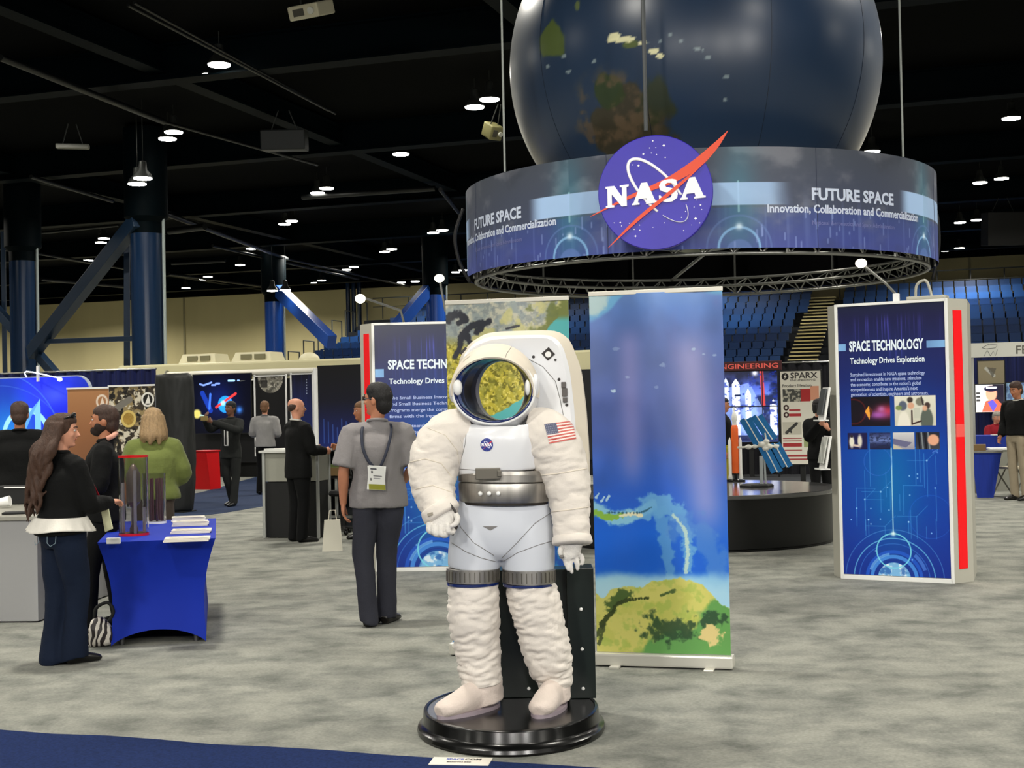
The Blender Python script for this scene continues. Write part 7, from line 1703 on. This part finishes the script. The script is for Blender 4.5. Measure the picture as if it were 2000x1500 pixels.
sp = Cv(150, 2.2, (222, 218, 204)); sp.disc(.12, .12, .085, (20, 18, 18)); sp.poly([(.13, .06), (.09, .13), (.12, .13), (.1, .18), (.16, .11), (.125, .11)], (230, 226, 214)); sp.rect(.05, .42, .5, .72, (70, 70, 66)); sp.mix(((sp.X > .05) & (sp.X < .5) & (sp.Y > .42) & (sp.Y < .72)) * sstep(.5, .6, sp.n(20, 20, 4)), (176, 172, 156)); sp.rect(.5, .42, .74, .72, (170, 40, 40)); sp.rect(.74, .36, .95, .7, (214, 150, 120))
sp.ring(.13, .86, .05, .03, (50, 20, 20)); sp.ring(.13, 1.03, .05, .03, (50, 20, 20)); sp.rect(.2, .9, .48, .94, (160, 40, 44)); sp.rect(.2, 1.0, .5, 1.07, (170, 40, 44)); sp.rect(.03, 1.2, .5, 1.5, (190, 186, 170)); sp.line(.14, 1.44, .38, 1.24, .06, (40, 40, 38)); sp.line(.2, 1.36, .24, 1.44, .04, (40, 40, 38)); sp.disc(.13, 1.45, .04, (60, 60, 56))
for y in (1.58, 1.64, 1.86): sp.rect(.03, y, .5, y + .02, (150, 40, 44))
sp.rect(.03, 1.7, .5, 1.79, (160, 30, 36)); sp.rect(.55, 1.56, .9, 1.8, (150, 160, 110)); sp.rect(.03, 1.98, .95, 2.03, (160, 40, 44)); sp.rect(.03, 2.07, .95, 2.1, (160, 40, 44))
t, w_, h_ = side_board('white and red product banner with a round black bolt logo', 1524, 1607, 726, 906, sp, 27.5, m=PRINT, name='standing_banner', cat='banner')
text_on('lettering', 'SPARX', .16, -w_ / 2 + .25 * w_, h_ * .925, -.03, mat('text_dark', (60, 56, 54), rough=.6), t, bold=.004, width=w_ * .68); text_on('lettering', 'ENGINEERING', .06, -w_ / 2 + .25 * w_, h_ * .893, -.03, mat('text_dark'), t, width=w_ * .62); text_on('lettering', 'Product Ideation', .085, -w_ / 2 + .05 * w_, h_ * .83, -.03, mat('text_dark'), t, bold=.001, width=w_ * .72)
a0, _ = hl(1380, 712, 31); a1, z_ = hl(1660, 706, 31); drape('black curtain behind the video wall', a0, a1, 31, z_, mat('black_curtain', (12, 12, 20), rough=.9))
bm = BM(); prism(bm, [tuple(gp(x, y).to_tuple()[:2]) for x, y in ((1380, 948), (1640, 944), (1640, 900), (1380, 903))], 0, .005); fixn(bm); obj('aisle_carpet', bm, mat('dark_carpet', (46, 48, 52), rough=.95), label='dark grey carpet strip beyond the round pedestal', cat='carpet')
def chair_like(px, py, label, m, seat_z=.46, w=.44):
    p = gp(px, py); t = thing('folding_chair', label, 'chair', p, R(-60))
    bm = BM(); box(bm, (0, 0, seat_z), (w, .42, .035), bev=.012); obj('seat', bm, m, t)
    bm = BM(); tube(bm, [(0, .2, seat_z + .12), (0, .23, seat_z + .42)], [(w / 2, .015), (w / 2, .015)], 4); bm.free(); bm = BM(); box(bm, (0, .22, seat_z + .3), (w, .03, .26), bev=.012); obj('backrest', bm, m, t)
    for sx in (-1, 1):
        for a_, b_ in (((sx * w / 2, -.22, 0), (sx * w / 2, .2, seat_z + .1)), ((sx * w / 2, .25, 0), (sx * w / 2, -.15, seat_z))):
            bm = BM(); cyl(bm, a_, b_, .013, 8); obj('leg', bm, mat('chair_metal', (110, 108, 100), rough=.4, metal=.6), t)
        bm = BM(); cyl(bm, (sx * w / 2, .2, seat_z + .05), (sx * w / 2, .22, seat_z + .42), .013, 8); obj('back_post', bm, mat('chair_metal'), t)
chair_like(1978, 968, 'beige folding chair in front of the man at the right edge', mat('chair_beige', (196, 186, 160), rough=.5))
p = gp(1470, 908); t = thing('equipment_rack', 'low white and grey equipment on a black table before the video wall', 'equipment', p, HR)
bm = BM(); box(bm, (0, 0, .62), (.9, .4, .04)); obj('table_top', bm, BLKM, t)
for sx in (-1, 1): bm = BM(); box(bm, (sx * .4, 0, .3), (.04, .36, .6)); obj('leg', bm, BLKM, t)
bm = BM(); random.seed(2)
for k in range(7): x = -.36 + .12 * k; hz = .1 + .12 * random.random(); box(bm, (x, -.05, .34 + hz / 2 - .05), (.09, .2, hz), bev=.01)
obj('grey_modules', bm, mat('module_white', (180, 180, 172), rough=.5), t); bm = BM(); box(bm, (0, 0, .25), (.78, .34, .03)); obj('shelf', bm, BLKM, t)
# booth at the far right
RB = 24.6
a0, z1 = hl(1893, 671, RB); a1, z0 = hl(2060, 697, RB); t = thing('booth_fascia', 'white booth fascia with faint line drawing at the right edge', 'fascia', hw((a0 + a1) / 2, RB, 0), HR); w_ = a1 - a0
_, zt = hl(1950, 669, RB); _, zb_ = hl(1950, 697, RB)
bm = BM(); box(bm, (0, 0, (zt + zb_) / 2), (w_, .05, zt - zb_)); obj('fascia_board', bm, mat('fascia_white', (206, 206, 196), rough=.6), t)
for sx in (-1, 1): bm = BM(); box(bm, (sx * (w_ / 2 - .04), .04, zb_ / 2), (.05, .05, zb_ - .01)); obj('booth_post', bm, ALU, t)
bm = BM(); zc = (zt + zb_) / 2
def lx(px): return hl(px, 685, RB)[0] - (a0 + a1) / 2
for pts in ([(1918, .04), (1932, .1), (1948, .08), (1944, .03), (1926, .02), (1918, .04)], [(1922, -.1), (1928, .0), (1934, -.1)], [(1934, -.1), (1940, -.02), (1944, -.1), (1948, 0)]):
    tube(bm, [(lx(x), -.028, zc + z) for x, z in pts], .004, 6)
obj('line_drawing', bm, mat('line_grey', (110, 112, 112), rough=.6), t)
text_on('lettering', 'FE', .2, lx(1983), zc - .08, -.028, mat('serif_grey', (90, 88, 80), rough=.6), t, bold=.002)
drape('navy curtain at the back of the right-hand booth', hl(1880, 700, 31.7)[0], hl(2100, 700, 31.7)[0], 31.7, 2.7)
tg = Cv(50, .95, (128, 118, 92)); tg.line(.3, .3, .6, .6, .1, (170, 170, 160)); tg.poly([(.35, .25), (.7, .3), (.55, .7)], (70, 66, 56), .7)
side_board('tan cloth poster with a pale diagonal mark in the right-hand booth', 1910, 1962, 706, 750, tg, 31.2, post=False, m=PRINT, name='cloth_poster', cat='poster')
vr = Cv(80, .92, (240, 236, 232)); vr.rect(.6, 0, 1, .9, (30, 26, 40)); vr.disc(.55, .3, .2, (232, 160, 130), 1, .03, ry=.26); vr.disc(.55, .14, .25, (26, 24, 50), 1, .03, ry=.1); vr.line(.4, .1, .72, .1, .05, (220, 224, 240)); vr.poly([(.2, .92), (.35, .55), (.75, .5), (.95, .7), (.95, .92)], (206, 96, 70)); vr.poly([(.42, .6), (.6, .5), (.75, .7), (.6, .92)], (90, 80, 190))
for k in range(3): vr.rect(.02, .25 + .12 * k, .16, .32 + .12 * k, (60, 60, 60))
side_board('bright screen showing a face with a headset in the right-hand booth', 1905, 1962, 752, 804, vr, 31.0, emit=1.2, post=False)
pb = Cv(50, 1.2, (150, 190, 226)); pb.mix(sstep(.5, .7, pb.n(6, 6, 3)), (90, 120, 170))
side_board('pale blue poster behind the man at the right edge', 1965, 2010, 748, 808, pb, 31.3, post=False, m=PRINT, name='poster', cat='poster')
a0, _ = hl(1900, 850, 28.6); t = thing('booth_table', 'table with a royal blue cloth in the right-hand booth', 'table', hw(a0 + .7, 28.6, 0), HR)
bm = BM(); box(bm, (0, .3, .44), (1.6, .6, .87), bev=.01); me = bpy.data.meshes.new('q'); bm.to_mesh(me); bm.free(); obj('blue_cloth', me, mat('royal_cloth', (18, 48, 150), rough=.8, noise=.2, nscale=8, stretch=(5, 1, .3)), t)
bm = BM(); box(bm, (-.2, .1, .882), (.3, .2, .012), rz=.3); box(bm, (.2, .15, .882), (.2, .16, .012), rz=-.2); obj('papers', bm, WHT, t)
p = gp(1915, 972); t = thing('blue_skirted_table', 'narrow deep blue skirted table just right of the right kiosk', 'table', p, HR)
hx = BM(); hexa(hx, [(-.05, 0, 0), (.2, 0, 0), (.2, .5, 0), (-.05, .5, 0)], [(-.12, -.03, .72), (.34, -.03, .72), (.34, .53, .72), (-.12, .53, .72)]); fixn(hx); obj('blue_skirt', hx, mat('royal_cloth'), t)
bm = BM(); box(bm, (.11, .25, .735), (.5, .6, .03)); obj('table_top', bm, mat('table_grey'), t)
bm = BM(); box(bm, (0, 0, .05), (.22, .18, .1), bev=.004); o = obj('small_carton', bm, mat('carton_brown'), label='small brown carton on the narrow blue skirted table', cat='carton'); o.location = p + Vector((.06, .2, .752)); o.rotation_euler = (0, 0, HR)
p = gp(1950, 958); t = thing('curved_counter', 'pale grey counter with a curved front beside the beige chair', 'counter', p, HR + .1)
bm = BM(); pts = [(-.1, 0)] + [(-.25 + .25 * math.cos(a), .3 - .3 * math.sin(a)) for a in (1.2, .9, .6, .3, 0)] ; bm.free()
bm = BM(); pr_ = [(-.22, 0), (.42, 0), (.42, .7), (-.0, .7), (-.12, .55), (-.19, .35)]; plate(bm, pr_, 0, .5); fixn(bm); obj('counter_body', bm, mat('panel_grey'), t); bm = BM(); box(bm, (.18, .25, .715), (.6, .56, .03)); obj('counter_top', bm, WHT, t)
# folded floor card on the carpet edge
c0, c1 = gp(858, 1478), gp(962, 1480); v = c1 - c0
cc = Cv(120, .42, (214, 206, 194)); fc = thing('floor_card', 'white card lettered in blue and black on the blue carpet edge', 'card', (gp(900, 1490).x, gp(900, 1490).y, .0055), math.atan2(v.y, v.x) + .02)
W_ = .27; D_ = .13
bm = BM(); hexa(bm, [(-W_ / 2 - .0, -D_ / 2, 0), (W_ / 2, -D_ / 2, 0), (W_ / 2, D_ / 2, 0), (-W_ / 2, D_ / 2, 0)], [(-W_ / 2, -D_ / 2, .003), (W_ / 2, -D_ / 2, .003), (W_ / 2, D_ / 2, .003), (-W_ / 2, D_ / 2, .003)]); fixn(bm); obj('card_sheet', bm, mat('card_white', (218, 212, 200), rough=.6), fc)
def flat_text(s, size, x, y, m, wd=None):
    me, co = text_mesh(s, size, .0015, wd); co = np.stack([co[:, 0] + x, co[:, 1] + y, np.full(len(co), .0036)], -1); me.vertices.foreach_set('co', co.ravel()); me.update(); obj('lettering', me, m, fc)
flat_text('SPACE', .034, -.07, .018, mat('text_blue', (70, 90, 170), rough=.6), .08); flat_text('COM', .034, .014, .018, mat('text_black', (20, 18, 22), rough=.6), .075); flat_text('BOOTH 530', .02, -.06, -.025, mat('text_dark'), .11)
